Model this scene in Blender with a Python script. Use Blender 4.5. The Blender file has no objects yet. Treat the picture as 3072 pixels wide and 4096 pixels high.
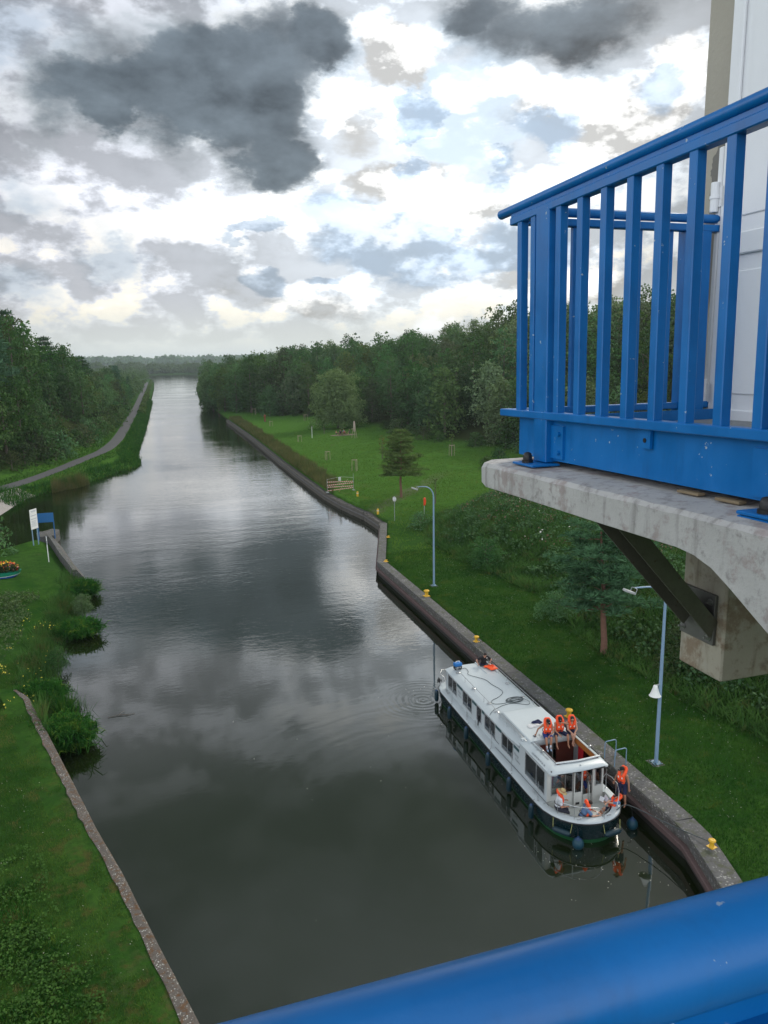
import bpy, math, random
import numpy as np
from mathutils import Vector, Matrix, Quaternion

# ---------------------------------------------------------------- camera, sky, sun, exposure
SC = bpy.context.scene
COL = SC.collection
R = math.radians
EYE = 20.0                       # the camera stands on the lift, 20 m above the water
YAW = 16.0                       # the canal runs along +Y; the camera looks 16 degrees to its right

cam_d = bpy.data.cameras.new('camera')
cam = bpy.data.objects.new('camera', cam_d)
COL.objects.link(cam)
SC.camera = cam
cam_d.sensor_fit = 'HORIZONTAL'
cam_d.sensor_width = 36.0
cam_d.lens = 36.0*3060/3072
cam_d.clip_start = 0.02
cam_d.clip_end = 40000
_p, _y, _r = R(11.4), R(YAW), R(1.0)
_F = Vector((math.sin(_y)*math.cos(_p), math.cos(_y)*math.cos(_p), -math.sin(_p)))
_R0 = Vector((math.cos(_y), -math.sin(_y), 0)); _U0 = _R0.cross(_F)
_RR = math.cos(_r)*_R0 - math.sin(_r)*_U0
_UU = math.sin(_r)*_R0 + math.cos(_r)*_U0
cam.matrix_world = Matrix(((_RR.x, _UU.x, -_F.x, 0), (_RR.y, _UU.y, -_F.y, 0), (_RR.z, _UU.z, -_F.z, EYE), (0, 0, 0, 1)))

SUN_AZ, SUN_EL = YAW+38.0, 34.0
sun_d = bpy.data.lights.new('sun', 'SUN')
sun_d.energy = 2.1; sun_d.angle = R(12); sun_d.color = (1.0, 0.93, 0.80)
sun = bpy.data.objects.new('sun', sun_d); COL.objects.link(sun)
_sd = Vector((math.sin(R(SUN_AZ))*math.cos(R(SUN_EL)), math.cos(R(SUN_AZ))*math.cos(R(SUN_EL)), math.sin(R(SUN_EL))))
sun.rotation_euler = _sd.to_track_quat('Z', 'Y').to_euler()

SC.view_settings.view_transform = 'Standard'
SC.view_settings.look = 'None'
SC.view_settings.exposure = 0.30
SC.view_settings.gamma = 1.0
SC.view_settings.use_curve_mapping = False
SC.cycles.max_bounces = 6
SC.cycles.diffuse_bounces = 2
SC.cycles.glossy_bounces = 3
SC.cycles.transmission_bounces = 5
SC.cycles.transparent_max_bounces = 8
SC.cycles.volume_bounces = 0
SC.cycles.use_denoising = True
SC.cycles.caustics_reflective = False
SC.cycles.caustics_refractive = False


class NT:
    """small wrapper that writes node trees as expressions"""
    def __init__(s, tree):
        s.t = tree; s.n = tree.nodes; s.l = tree.links

    def put(s, sock, v):
        if isinstance(v, bpy.types.NodeSocket):
            s.l.new(v, sock)
        elif v is not None:
            if sock.type == 'RGBA' and hasattr(v, '__len__') and len(v) == 3:
                v = (*v, 1)
            elif sock.type == 'RGBA' and not hasattr(v, '__len__'):
                v = (v, v, v, 1)
            elif sock.type == 'VECTOR' and not hasattr(v, '__len__'):
                v = (v, v, v)
            sock.default_value = v

    def m(s, op, a, b=None, c=None, clamp=False):
        n = s.n.new('ShaderNodeMath'); n.operation = op; n.use_clamp = clamp
        for i, v in enumerate((a, b, c)):
            if v is not None:
                s.put(n.inputs[i], v)
        return n.outputs[0]

    def v(s, op, a, b=None, out=0):
        n = s.n.new('ShaderNodeVectorMath'); n.operation = op
        s.put(n.inputs[0], a)
        if b is not None:
            if op == 'SCALE':
                s.put(n.inputs['Scale'], b)
            else:
                s.put(n.inputs[1], b)
        return n.outputs[1] if op in ('DOT_PRODUCT', 'LENGTH', 'DISTANCE') else n.outputs[0]

    def xyz(s, x, y, z):
        n = s.n.new('ShaderNodeCombineXYZ')
        for i, v in enumerate((x, y, z)):
            s.put(n.inputs[i], v)
        return n.outputs[0]

    def sep(s, v):
        n = s.n.new('ShaderNodeSeparateXYZ'); s.put(n.inputs[0], v); return n.outputs

    def noise(s, vec, scale, detail=4, rough=0.5, dist=0.0, lac=2.0, color=False, norm=True):
        n = s.n.new('ShaderNodeTexNoise'); n.normalize = norm
        s.put(n.inputs['Vector'], vec); s.put(n.inputs['Scale'], scale); s.put(n.inputs['Detail'], detail)
        s.put(n.inputs['Roughness'], rough); s.put(n.inputs['Distortion'], dist); s.put(n.inputs['Lacunarity'], lac)
        return n.outputs[1] if color else n.outputs[0]

    def voro(s, vec, scale, feature='F1', rand=1.0, out=0):
        n = s.n.new('ShaderNodeTexVoronoi'); n.feature = feature
        s.put(n.inputs['Vector'], vec); s.put(n.inputs['Scale'], scale); s.put(n.inputs['Randomness'], rand)
        return n.outputs[out]

    def ramp(s, x, a, b, lo=0.0, hi=1.0, smooth=True):
        n = s.n.new('ShaderNodeMapRange'); n.interpolation_type = 'SMOOTHSTEP' if smooth else 'LINEAR'
        for k, v in (('Value', x), ('From Min', a), ('From Max', b), ('To Min', lo), ('To Max', hi)):
            s.put(n.inputs[k], v)
        return n.outputs[0]

    def mix(s, f, a, b, blend='MIX'):
        n = s.n.new('ShaderNodeMix'); n.data_type = 'RGBA'; n.blend_type = blend; n.clamp_factor = True
        s.put(n.inputs[0], f); s.put(n.inputs[6], a); s.put(n.inputs[7], b)
        return n.outputs[2]

    def tex(s, which='Object'):
        return s.n.new('ShaderNodeTexCoord').outputs[which]

    def pos(s):
        return s.n.new('ShaderNodeNewGeometry').outputs['Position']


# sky: a Nishita sky seen through layers of broken cloud; every cloud is placed by compass bearing and elevation
world = bpy.data.worlds.new('World'); SC.world = world
world.use_nodes = True
world.node_tree.nodes.clear()
W = NT(world.node_tree)
d = W.tex('Generated')
dx, dy, dz = W.sep(d)
sky = W.n.new('ShaderNodeTexSky'); sky.sky_type = 'NISHITA'; sky.sun_disc = False
sky.sun_elevation = R(SUN_EL); sky.sun_rotation = R(SUN_AZ)
sky.air_density = 1.2; sky.dust_density = 2.0
bear = W.m('SUBTRACT', W.m('MULTIPLY', W.m('ARCTAN2', dx, dy), 180/math.pi), YAW)
elev = W.m('MULTIPLY', W.m('ARCSINE', dz), 180/math.pi)
P = W.xyz(bear, elev, 0.0)
Q = W.v('MULTIPLY', d, (1.0, 1.0, 1.9))


def nz(scale, detail, rough=0.55, off=0.0, amp=1.0):
    c = W.noise(W.v('ADD', Q, (off, off*0.7, off*1.3)), scale, detail, rough, color=True)
    return W.v('SCALE', W.v('SUBTRACT', c, (0.5, 0.5, 0.5)), amp)


warp = W.v('ADD', nz(3.2, 2, 0.5, 3.0, 5.0), nz(11.0, 6, 0.62, 7.0, 5.0))
PW = W.v('MULTIPLY', W.v('ADD', P, warp), (1, 1, 0))


def blobs(lst, P_):
    s = None
    for (a, e, ra, re, k) in lst:
        q = W.v('MULTIPLY', W.v('SUBTRACT', P_, (a, e, 0)), (1/ra, 1/re, 0))
        g = W.m('MULTIPLY', W.m('MAXIMUM', W.m('SUBTRACT', 1.0, W.v('DOT_PRODUCT', q, q)), 0.0), k)
        s = g if s is None else W.m('ADD', s, g)
    return s


fb = W.noise(W.v('ADD', Q, (4.1, 1.7, 9.2)), 9.0, 9, 0.58)
fbs = W.noise(W.v('ADD', Q, (4.1+0.014, 1.7+0.02, 9.2+0.045)), 9.0, 9, 0.58)      # the same field a little nearer the sun
emb = W.m('MULTIPLY', W.m('SUBTRACT', fb, fbs), 5.0)
fine = W.noise(Q, 26.0, 8, 0.6)

DARK = [(-16.5, 17.2, 6.5, 3.6, 0.8), (-10.5, 17.5, 4.5, 4.0, 0.8), (-6.7, 19.1, 5.9, 3.8, 1.2), (-8.1, 14.9, 4.4, 3.0, 1.2), (-12.0, 17.0, 4.0, 3.0, 0.7), (-12.5, 13.5, 3.5, 2.2, 0.5), (-13.0, 20.4, 3.3, 1.7, 0.8), (-2.9, 20.2, 3.4, 2.3, 0.9), (-6.3, 13.5, 2.6, 1.7, 0.7), (-19.5, 15.4, 4.3, 2.5, 1.2), (-15.2, 15.4, 4.5, 2.9, 1.0), (-21.7, 12.6, 2.2, 1.6, 0.5), (10.5, 20.3, 7.4, 3.0, 1.2), (16.5, 21.5, 5.0, 2.6, 0.7), (13.6, 18.5, 3.3, 2.0, 0.7), (5.9, 21.7, 3.1, 1.4, 0.6)]
MID = [(2.4, 15.8, 2.2, 1.0, 1.6), (1.0, 8.1, 7.5, 2.3, 1.1), (6.0, 6.1, 9.8, 1.6, 0.8), (-3.8, 10.6, 3.6, 1.8, 0.8), (11.8, 7.5, 5.1, 2.7, 1.1), (11.6, 14.4, 2.8, 1.6, 1.1), (-9.4, 9.0, 2.4, 0.8, 1.4), (-8.1, 6.0, 2.0, 1.2, 1.3), (-4.0, 5.9, 1.8, 0.6, 1.1), (-23.0, 5.0, 5.3, 2.2, 0.7), (-23.3, 10.6, 4.4, 2.5, 0.5), (-22.4, 18.8, 6.4, 3.8, 0.9), (18.0, 17.0, 2.3, 1.5, 0.9), (1.4, 13.3, 1.5, 0.8, 1.1), (7.9, 12.2, 1.4, 0.7, 1.0), (4.6, 11.0, 1.9, 0.9, 0.7), (-18.2, 6.8, 3.3, 1.8, 0.7)]
WHITE = [(1.8, 18.9, 2.7, 2.2, 1.5), (-1.7, 16.3, 3.2, 3.0, 0.7), (0.4, 12.2, 4.5, 1.8, 1.3), (16.1, 15.2, 5.0, 2.9, 1.4), (11.5, 16.0, 2.8, 1.6, 0.8), (6.6, 11.0, 3.5, 1.5, 1.1), (19.4, 17.9, 3.1, 3.2, 1.0), (-14.1, 8.4, 3.0, 2.4, 0.35), (-12.1, 5.6, 3.4, 1.8, 0.35), (-6, 8.5, 3, 2, 0.3), (-18.8, 3.8, 3.6, 0.9, 0.3), (14.0, 4.6, 7.2, 2.5, 0.8), (-6.0, 4.4, 7.6, 1.3, 0.6)]
GAP = [(5.9, 15.3, 5.4, 3.6, 1.3), (15.7, 2.4, 8.1, 1.9, 0.9), (8.4, 18.9, 2.8, 1.5, 0.6)]
GLOW = [(3.7, 15.6, 19.6, 15.3, 1.0)]
dk = blobs(DARK, PW); md = blobs(MID, PW); wh = blobs(WHITE, PW)
hi = W.ramp(elev, 32, 46)                                               # generic overcast overhead and behind
behind = W.ramp(W.m('ABSOLUTE', bear), 34, 60)
gen = W.m('MULTIPLY', W.m('MAXIMUM', hi, behind), W.ramp(W.noise(W.v('ADD', Q, (8, 3, 1)), 2.6, 5, 0.5), 0.2, 0.7))
# radiance of the thin bright cloud veil
glow = blobs(GLOW, P)
hot = blobs([(3.0, 16.5, 9.5, 6.5, 1.0), (15.5, 14.5, 7.5, 5.0, 0.8), (5.0, 11.0, 9, 4.0, 0.6)], P)      # thin cloud in front of the sun
base = W.m('ADD', W.m('ADD', W.m('ADD', 0.44, blobs([(-9, 8.0, 22, 9.0, 0.24)], P)), W.m('MULTIPLY', glow, 0.42)), W.m('MULTIPLY', hot, 0.27))
base = W.m('MULTIPLY', base, W.m('ADD', 1.0, W.ramp(emb, -0.40, 0.50, -0.30, 0.62)))
base = W.m('MULTIPLY', base, W.ramp(fb, 0.32, 0.66, 1.12, 0.86))
lowc = W.ramp(elev, -0.5, 6.0)
base = W.m('ADD', W.m('MULTIPLY', base, lowc), W.m('MULTIPLY', 0.64, W.m('SUBTRACT', 1.0, lowc)))
warm = W.m('MULTIPLY', W.ramp(emb, 0.0, 0.35), W.ramp(elev, 14, 3))
tint = W.mix(W.ramp(bear, -24, 2), (0.94, 0.97, 1.06), (0.92, 1.0, 1.09))
tint = W.mix(warm, tint, (1.1, 1.02, 0.86))
tint = W.mix(W.ramp(elev, 5, 0.5), tint, (0.96, 1.02, 0.99))
veil = W.v('SCALE', tint, base)
# bright cumulus
wm = W.ramp(W.m('ADD', wh, W.m('MULTIPLY', W.m('SUBTRACT', fb, 0.5), 2.6)), 0.15, 0.75)
wc = W.v('SCALE', (1.0, 1.0, 0.98), W.m('MAXIMUM', 0.5, W.m('ADD', 0.93, W.m('MULTIPLY', emb, 1.5))))
# pale blue gaps right of the sun glow
gapm = W.ramp(W.m('ADD', blobs(GAP, PW), W.m('MULTIPLY', W.m('SUBTRACT', fb, 0.5), 1.0)), 0.2, 0.7)
gapc = W.mix(0.18, (0.62, 0.76, 0.90), W.v('SCALE', sky.outputs[0], 0.1))
c = W.mix(W.m('MULTIPLY', gapm, 0.9), veil, gapc)
wc = W.v('SCALE', wc, W.ramp(glow, 0.0, 0.65, 0.66, 1.02))
c = W.mix(wm, c, wc)
# blue-grey middle clouds
mm = W.ramp(W.m('ADD', md, W.m('MULTIPLY', W.m('SUBTRACT', fb, 0.5), 2.4)), 0.1, 0.75)
mcol = W.v('SCALE', W.mix(W.ramp(bear, -20, 0), (0.84, 0.97, 1.14), (0.74, 0.96, 1.24)), W.m('ADD', 0.54, W.ramp(emb, -0.4, 0.5, -0.11, 0.24)))
mcol = W.v('SCALE', mcol, W.ramp(glow, 0, 1, 0.72, 1.12))
mrim = W.m('MULTIPLY', W.m('MULTIPLY', mm, W.m('SUBTRACT', 1.0, mm)), W.ramp(emb, -0.1, 0.25, 0.1, 2.6))
c = W.mix(W.m('MULTIPLY', mm, 0.86), c, mcol)
c = W.mix(W.m('MULTIPLY', mrim, W.m('ADD', 0.2, glow), clamp=True), c, (1.05, 1.03, 0.98))
# dark cumulus
dm = W.ramp(W.m('ADD', dk, W.m('MULTIPLY', W.m('SUBTRACT', fb, 0.5), 1.7)), -0.10, 1.05)
dcore = W.ramp(W.m('ADD', dk, W.m('MULTIPLY', W.m('SUBTRACT', fb, 0.5), 1.2)), 0.2, 1.3)
dcol = W.mix(dcore, (0.34, 0.375, 0.40), (0.115, 0.142, 0.165))
dcol = W.mix(W.m('MULTIPLY', W.ramp(hot, 0.0, 0.8), W.ramp(dcore, 1.0, 0.35)), dcol, (0.50, 0.60, 0.70))
dcol = W.v('SCALE', dcol, W.m('ADD', 1.0, W.m('MULTIPLY', emb, 0.55)))
dcol = W.v('SCALE', dcol, W.ramp(fb, 0.3, 0.7, 1.22, 0.82))
drim = W.m('MULTIPLY', W.m('MULTIPLY', dm, W.m('SUBTRACT', 1.0, dm)), W.ramp(emb, -0.1, 0.25, 0.15, 2.4))
c = W.mix(dm, c, dcol)
c = W.mix(W.m('MULTIPLY', drim, W.m('SUBTRACT', glow, 0.12), clamp=True), c, (1.25, 1.22, 1.16))
c = W.mix(W.m('MULTIPLY', W.ramp(elev, 23, 33), 0.90), c, (0.070, 0.086, 0.076))      # unseen dark deck added overhead to keep the near water's reflection dark
c = W.mix(W.m('MULTIPLY', gen, 0.6), c, (0.38, 0.41, 0.45))
c = W.v('SCALE', c, W.m('ADD', 1.0, W.m('MULTIPLY', behind, 2.4)))     # unseen sky beside and behind the camera, brightened to light surfaces facing it
c = W.mix(W.ramp(elev, -1.5, -6), c, (0.16, 0.19, 0.17))
c = W.mix(0.06, c, W.v('SCALE', sky.outputs[0], 0.1))
bg = W.n.new('ShaderNodeBackground'); bg.inputs['Strength'].default_value = 0.1
W.l.new(W.v('SCALE', c, 10.0), bg.inputs['Color'])
wo = W.n.new('ShaderNodeOutputWorld'); W.l.new(bg.outputs[0], wo.inputs['Surface'])
world.cycles.sampling_method = 'MANUAL'; world.cycles.sample_map_resolution = 512


# ---------------------------------------------------------------- helpers
random.seed(7)
RNG = np.random.default_rng(11)
MATS = {}


def mat(name, fn):
    if name in MATS:
        return MATS[name]
    m = bpy.data.materials.new(name); m.use_nodes = True
    m.node_tree.nodes.clear()
    t = NT(m.node_tree)
    out = t.n.new('ShaderNodeOutputMaterial')
    t.l.new(fn(t), out.inputs['Surface'])
    MATS[name] = m
    return m


def bsdf(t, color=(0.5, 0.5, 0.5), rough=0.5, metal=0.0, spec=0.5, bump=None, bstr=0.3, bdist=0.02, trans=0.0, ior=1.45, coat=0.0):
    b = t.n.new('ShaderNodeBsdfPrincipled')
    t.put(b.inputs['Base Color'], color); t.put(b.inputs['Roughness'], rough); t.put(b.inputs['Metallic'], metal)
    t.put(b.inputs['Specular IOR Level'], spec); t.put(b.inputs['IOR'], ior)
    if trans: t.put(b.inputs['Transmission Weight'], trans)
    if coat: t.put(b.inputs['Coat Weight'], coat); t.put(b.inputs['Coat Roughness'], 0.15)
    if bump is not None:
        n = t.n.new('ShaderNodeBump'); t.put(n.inputs['Height'], bump); t.put(n.inputs['Strength'], bstr); t.put(n.inputs['Distance'], bdist)
        t.l.new(n.outputs[0], b.inputs['Normal'])
    return b.outputs[0]


def paint(name, col, rough=0.4, var=0.12, scale=6.0, metal=0.0, spec=0.5, dirt=None, bstr=0.08):
    """a painted or plain surface with faint mottling, and grime specks of their own shape if DIRT is given"""
    def f(t):
        p = t.tex('Object')
        n1 = t.noise(p, scale, 5, 0.6); n2 = t.noise(p, scale*9, 3, 0.6)
        k = t.m('ADD', 1.0-var, t.m('MULTIPLY', n1, 2*var))
        c = t.v('SCALE', tuple(col), k)
        if dirt:
            c = t.mix(t.m('MULTIPLY', t.ramp(n2, 0.62, 0.72), t.ramp(n1, 0.42, 0.6)), c, dirt)
        return bsdf(t, c, t.ramp(n2, 0.3, 0.7, rough*0.85, min(1, rough*1.2)), metal, spec, n2, bstr, 0.01)
    return mat(name, f)


def link(name, me, m=None, parent=None):
    o = bpy.data.objects.new(name, me)
    COL.objects.link(o)
    if parent is not None:
        o.parent = parent
    if m is not None and me is not None:
        for q in (m if isinstance(m, (list, tuple)) else [m]):
            me.materials.append(q)
    return o


def tag(o, label=None, cat=None, group=None, kind=None):
    if label: o['label'] = label
    if cat: o['category'] = cat
    if group: o['group'] = group
    if kind: o['kind'] = kind
    return o


def empty(name, loc=(0, 0, 0), rz=0.0, label=None, cat=None, group=None):
    o = bpy.data.objects.new(name, None); COL.objects.link(o)
    o.empty_display_size = 0.2
    o.location = loc; o.rotation_euler = (0, 0, rz)
    return tag(o, label, cat, group)


def copy_tree(o, parent=None):
    c = o.copy(); COL.objects.link(c); c.parent = parent
    for ch in [k for k in o.children]:
        copy_tree(ch, c)
    return c


def np_mesh(name, co, faces_flat, nper, mat_idx=None, smooth=False):
    """mesh straight from numpy arrays; every face has NPER corners"""
    me = bpy.data.meshes.new(name)
    co = np.ascontiguousarray(co, dtype=np.float32); f = np.ascontiguousarray(faces_flat, dtype=np.int32).ravel()
    nf = len(f)//nper
    me.vertices.add(len(co)); me.vertices.foreach_set('co', co.ravel())
    me.loops.add(len(f)); me.loops.foreach_set('vertex_index', f)
    me.polygons.add(nf); me.polygons.foreach_set('loop_start', np.arange(0, len(f), nper, dtype=np.int32))
    me.polygons.foreach_set('loop_total', np.full(nf, nper, dtype=np.int32))
    if smooth: me.polygons.foreach_set('use_smooth', np.ones(nf, dtype=bool))
    me.update(calc_edges=True)
    return me


class MB:
    """collects shapes and links them as ONE mesh object"""
    def __init__(s):
        s.v = []; s.f = []; s.mi = []; s.cur = 0

    def add(s, vs, fs):
        b = len(s.v); s.v += [tuple(v) for v in vs]
        s.f += [tuple(i+b for i in f) for f in fs]; s.mi += [s.cur]*len(fs)
        return s

    def box(s, c, size, rot=None, bev=0.0, taper=1.0):
        sx, sy, sz = [q/2 for q in size]
        M = rot if rot is not None else Matrix.Identity(3)
        c = Vector(c)
        if bev <= 0:
            vs = [Vector((x*sx*(taper if z > 0 else 1), y*sy*(taper if z > 0 else 1), z*sz)) for z in (-1, 1) for y in (-1, 1) for x in (-1, 1)]
            return s.add([c+M@v for v in vs], [(0, 2, 3, 1), (4, 5, 7, 6), (0, 1, 5, 4), (2, 6, 7, 3), (0, 4, 6, 2), (1, 3, 7, 5)])
        bev = min(bev, sx*0.95, sy*0.95, sz*0.95)
        vs = []
        for (z, ins) in ((-sz, bev), (-sz+bev, 0), (sz-bev, 0), (sz, bev)):
            for (x, y) in ((-1, -1), (1, -1), (1, 1), (-1, 1)):
                ax, ay = sx-ins, sy-ins
                e = bev if ins == 0 else bev*0.4
                if x*y > 0: pts = [(x*ax, y*(ay-e)), (x*(ax-e), y*ay)]
                else: pts = [(x*(ax-e), y*ay), (x*ax, y*(ay-e))]
                if x > 0 and y > 0 or x < 0 and y < 0: pass
                for (px, py) in pts: vs.append(Vector((px, py, z)))
        # order corner points counter-clockwise
        ring = []
        for k in range(4):
            r = vs[k*8:(k+1)*8]
            r = sorted(r, key=lambda q: math.atan2(q.y/max(sy, 1e-6), q.x/max(sx, 1e-6)))
            ring += r
        fs = [tuple(range(7, -1, -1)), tuple(range(24, 32))]
        for k in range(3):
            for i in range(8):
                j = (i+1) % 8
                fs.append((k*8+i, k*8+j, (k+1)*8+j, (k+1)*8+i))
        return s.add([c+M@v for v in ring], fs)

    def tube(s, pts, r, n=8, caps=True, closed=False):
        pts = [Vector(p) for p in pts]
        rs = r if hasattr(r, '__len__') else [r]*len(pts)
        N = len(pts); vs = []; up = None
        for i, p in enumerate(pts):
            if closed: d = (pts[(i+1) % N]-pts[i-1])
            else: d = (pts[min(i+1, N-1)]-pts[max(i-1, 0)])
            if d.length < 1e-9: d = Vector((0, 0, 1))
            d.normalize()
            if up is None or abs(up.dot(d)) > 0.99:
                up = Vector((0, 0, 1)) if abs(d.z) < 0.9 else Vector((1, 0, 0))
            a = d.cross(up).normalized(); b = a.cross(d).normalized(); up = b
            for k in range(n):
                t = 2*math.pi*k/n
                vs.append(p+(a*math.cos(t)+b*math.sin(t))*rs[i])
        fs = []
        for i in range(N if closed else N-1):
            j = (i+1) % N
            for k in range(n):
                l = (k+1) % n
                fs.append((i*n+k, i*n+l, j*n+l, j*n+k))
        if caps and not closed:
            fs.append(tuple(range(n-1, -1, -1))); fs.append(tuple(range((N-1)*n, N*n)))
        return s.add(vs, fs)

    def lathe(s, prof, c=(0, 0, 0), n=16, axis='z', rot=None):
        c = Vector(c); vs = []
        for (r, h) in prof:
            for k in range(n):
                t = 2*math.pi*k/n
                q = (r*math.cos(t), r*math.sin(t), h)
                if axis == 'x': q = (h, q[0], q[1])
                if axis == 'y': q = (q[1], h, q[0])
                q = Vector(q)
                vs.append(c+(rot@q if rot is not None else q))
        fs = []
        for i in range(len(prof)-1):
            for k in range(n):
                l = (k+1) % n
                fs.append((i*n+k, i*n+l, (i+1)*n+l, (i+1)*n+k))
        fs.append(tuple(range(n-1, -1, -1))); fs.append(tuple(range((len(prof)-1)*n, len(prof)*n)))
        return s.add(vs, fs)

    def ball(s, c, r, n=10, m=6):
        rr = r if hasattr(r, '__len__') else (r, r, r)
        c = Vector(c); vs = [c+Vector((0, 0, -rr[2]))]
        for i in range(1, m):
            ph = -math.pi/2+math.pi*i/m
            for k in range(n):
                t = 2*math.pi*k/n
                vs.append(c+Vector((rr[0]*math.cos(ph)*math.cos(t), rr[1]*math.cos(ph)*math.sin(t), rr[2]*math.sin(ph))))
        vs.append(c+Vector((0, 0, rr[2])))
        fs = [(0, 1+(k+1) % n, 1+k) for k in range(n)]
        for i in range(m-2):
            for k in range(n):
                l = (k+1) % n
                fs.append((1+i*n+k, 1+i*n+l, 1+(i+1)*n+l, 1+(i+1)*n+k))
        e = len(vs)-1
        fs += [(e, 1+(m-2)*n+k, 1+(m-2)*n+(k+1) % n) for k in range(n)]
        return s.add(vs, fs)

    def prism(s, poly, z0, z1):
        """vertical prism over a plan polygon [(x, y)]"""
        n = len(poly)
        a = sum(poly[i][0]*poly[(i+1) % n][1]-poly[(i+1) % n][0]*poly[i][1] for i in range(n))
        if a < 0: poly = poly[::-1]
        z0s = z0 if hasattr(z0, '__len__') else [z0]*n
        z1s = z1 if hasattr(z1, '__len__') else [z1]*n
        vs = [(x, y, z) for (x, y), z in zip(poly, z0s)]+[(x, y, z) for (x, y), z in zip(poly, z1s)]
        fs = [tuple(range(n-1, -1, -1)), tuple(range(n, 2*n))]+[(i, (i+1) % n, n+(i+1) % n, n+i) for i in range(n)]
        return s.add(vs, fs)

    def loft(s, rings, cap0=True, cap1=True):
        n = len(rings[0]); vs = [v for r in rings for v in r]; fs = []
        for i in range(len(rings)-1):
            for k in range(n):
                l = (k+1) % n
                fs.append((i*n+k, i*n+l, (i+1)*n+l, (i+1)*n+k))
        if cap0: fs.append(tuple(range(n-1, -1, -1)))
        if cap1: fs.append(tuple(range((len(rings)-1)*n, len(rings)*n)))
        return s.add(vs, fs)

    def mesh(s, name, smooth=None):
        me = bpy.data.meshes.new(name)
        me.from_pydata(s.v, [], s.f)
        if any(s.mi): me.polygons.foreach_set('material_index', s.mi)
        if smooth is not None:
            me.polygons.foreach_set('use_smooth', [True]*len(me.polygons))
            me.update()
            try: me.set_sharp_from_angle(angle=R(smooth))
            except Exception: pass
        me.update()
        return me

    def build(s, name, m, parent=None, smooth=None):
        return link(name, s.mesh(name, smooth), m, parent)


def rotm(ax, deg):
    return Matrix.Rotation(R(deg), 3, ax)


def frame_from(zdir, xhint=(1, 0, 0)):
    z = Vector(zdir).normalized(); x = Vector(xhint)
    y = z.cross(x).normalized(); x = y.cross(z)
    return Matrix((x, y, z)).transposed()


def text_mesh(body, size, depth=0.003, spacing=1.0, shear=0.0):
    cu = bpy.data.curves.new('lettering', 'FONT')
    cu.body = body; cu.size = size; cu.extrude = depth; cu.resolution_u = 3; cu.space_character = spacing; cu.shear = shear
    cu.align_x = 'CENTER'; cu.align_y = 'CENTER'
    o = bpy.data.objects.new('lettering_tmp', cu); COL.objects.link(o)
    dg = bpy.context.evaluated_depsgraph_get(); dg.update()
    me = bpy.data.meshes.new_from_object(o.evaluated_get(dg))
    bpy.data.objects.remove(o); bpy.data.curves.remove(cu)
    return me


def vnoise(x, y, s=1.0, seed=0, octaves=4):
    """smooth value noise, numpy, about -1..1"""
    x = np.asarray(x, float)/s; y = np.asarray(y, float)/s
    tot = 0; amp = 1; norm = 0
    for o in range(octaves):
        xi = np.floor(x).astype(np.int64); yi = np.floor(y).astype(np.int64)
        fx = x-xi; fy = y-yi; fx = fx*fx*(3-2*fx); fy = fy*fy*(3-2*fy)
        def h(a, b):
            n = (a*374761393+b*668265263+(seed+o)*1442695041) & 0xffffffff
            n = ((n ^ (n >> 13))*1274126177) & 0xffffffff
            return ((n ^ (n >> 16)) & 0xffff)/32767.5-1
        v = (h(xi, yi)*(1-fx)+h(xi+1, yi)*fx)*(1-fy)+(h(xi, yi+1)*(1-fx)+h(xi+1, yi+1)*fx)*fy
        tot = tot+v*amp; norm += amp; amp *= 0.5; x = x*2+17.3; y = y*2+5.1
    return tot/norm

# ---------------------------------------------------------------- land and water
XR = [(0, 16.0), (16, 16.9), (19.8, 17.9), (20.9, 18.2), (23, 18.8), (27, 18.85), (34, 18.85), (43, 18.7), (55, 18.6), (66.9, 18.4), (83.0, 23.3), (84.4, 23.8), (90.8, 23.6),
      (99, 22.4), (107, 21.8), (125, 21.5), (149, 21.3), (199, 21.2), (256, 20.4), (264, 21.5), (300, 21), (330, 20.4), (360, 18.5), (470, 21), (620, 27), (760, 45), (900, 130), (1150, 260), (1250, 200)]
XL = [(0, 4.2), (10, 2.4), (19.6, -0.2), (24.6, -1.8), (30.6, -3.8), (34.7, -5.1), (38.5, -6.3), (43, -6.9), (50, -8.0), (56, -8.3), (62, -7.6), (68, -7.4), (74.7, -8.2), (81.6, -10.0), (89.6, -12.0), (93.5, -13.2)]
WATER = [(-0.01, -30)]
WATER = [(x, y) for (y, x) in XR]+[(120, 1275), (-120, 1262), (-150, 1190), (-40, 1150), (-9, 960), (-4.5, 800), (-3.6, 607), (-4.5, 360), (-5.2, 223), (-5.6, 198),
         (-5.8, 172), (-4.8, 160), (-5.2, 155), (-9.2, 147.5), (-14, 133.8), (-18.9, 128), (-20.6, 124), (-21.8, 111), (-26, 100), (-45, 90), (-62, 84), (-60, 70), (-36, 78), (-24, 84.5), (-18.5, 88.6),
         (-15.6, 92.4)]+[(x, y) for (y, x) in XL[::-1]]+[(4.2, -60), (16, -60)]
WP = np.array(WATER, float)


def wdist(x, y):
    """signed distance to the shoreline, positive on land"""
    x = np.asarray(x, float); y = np.asarray(y, float)
    shp = x.shape; x = x.ravel(); y = y.ravel()
    d2 = np.full(x.shape, 1e18); ins = np.zeros(x.shape, bool)
    n = len(WP)
    for i in range(n):
        ax, ay = WP[i]; bx, by = WP[(i+1) % n]
        ex, ey = bx-ax, by-ay
        t = np.clip(((x-ax)*ex+(y-ay)*ey)/(ex*ex+ey*ey+1e-12), 0, 1)
        d2 = np.minimum(d2, (x-ax-t*ex)**2+(y-ay-t*ey)**2)
        cond = ((ay > y) != (by > y)) & (x < (bx-ax)*(y-ay)/((by-ay) if by != ay else 1e-12)+ax)
        ins ^= cond
    d = np.sqrt(d2)
    return np.where(ins, -d, d).reshape(shp)


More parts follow.
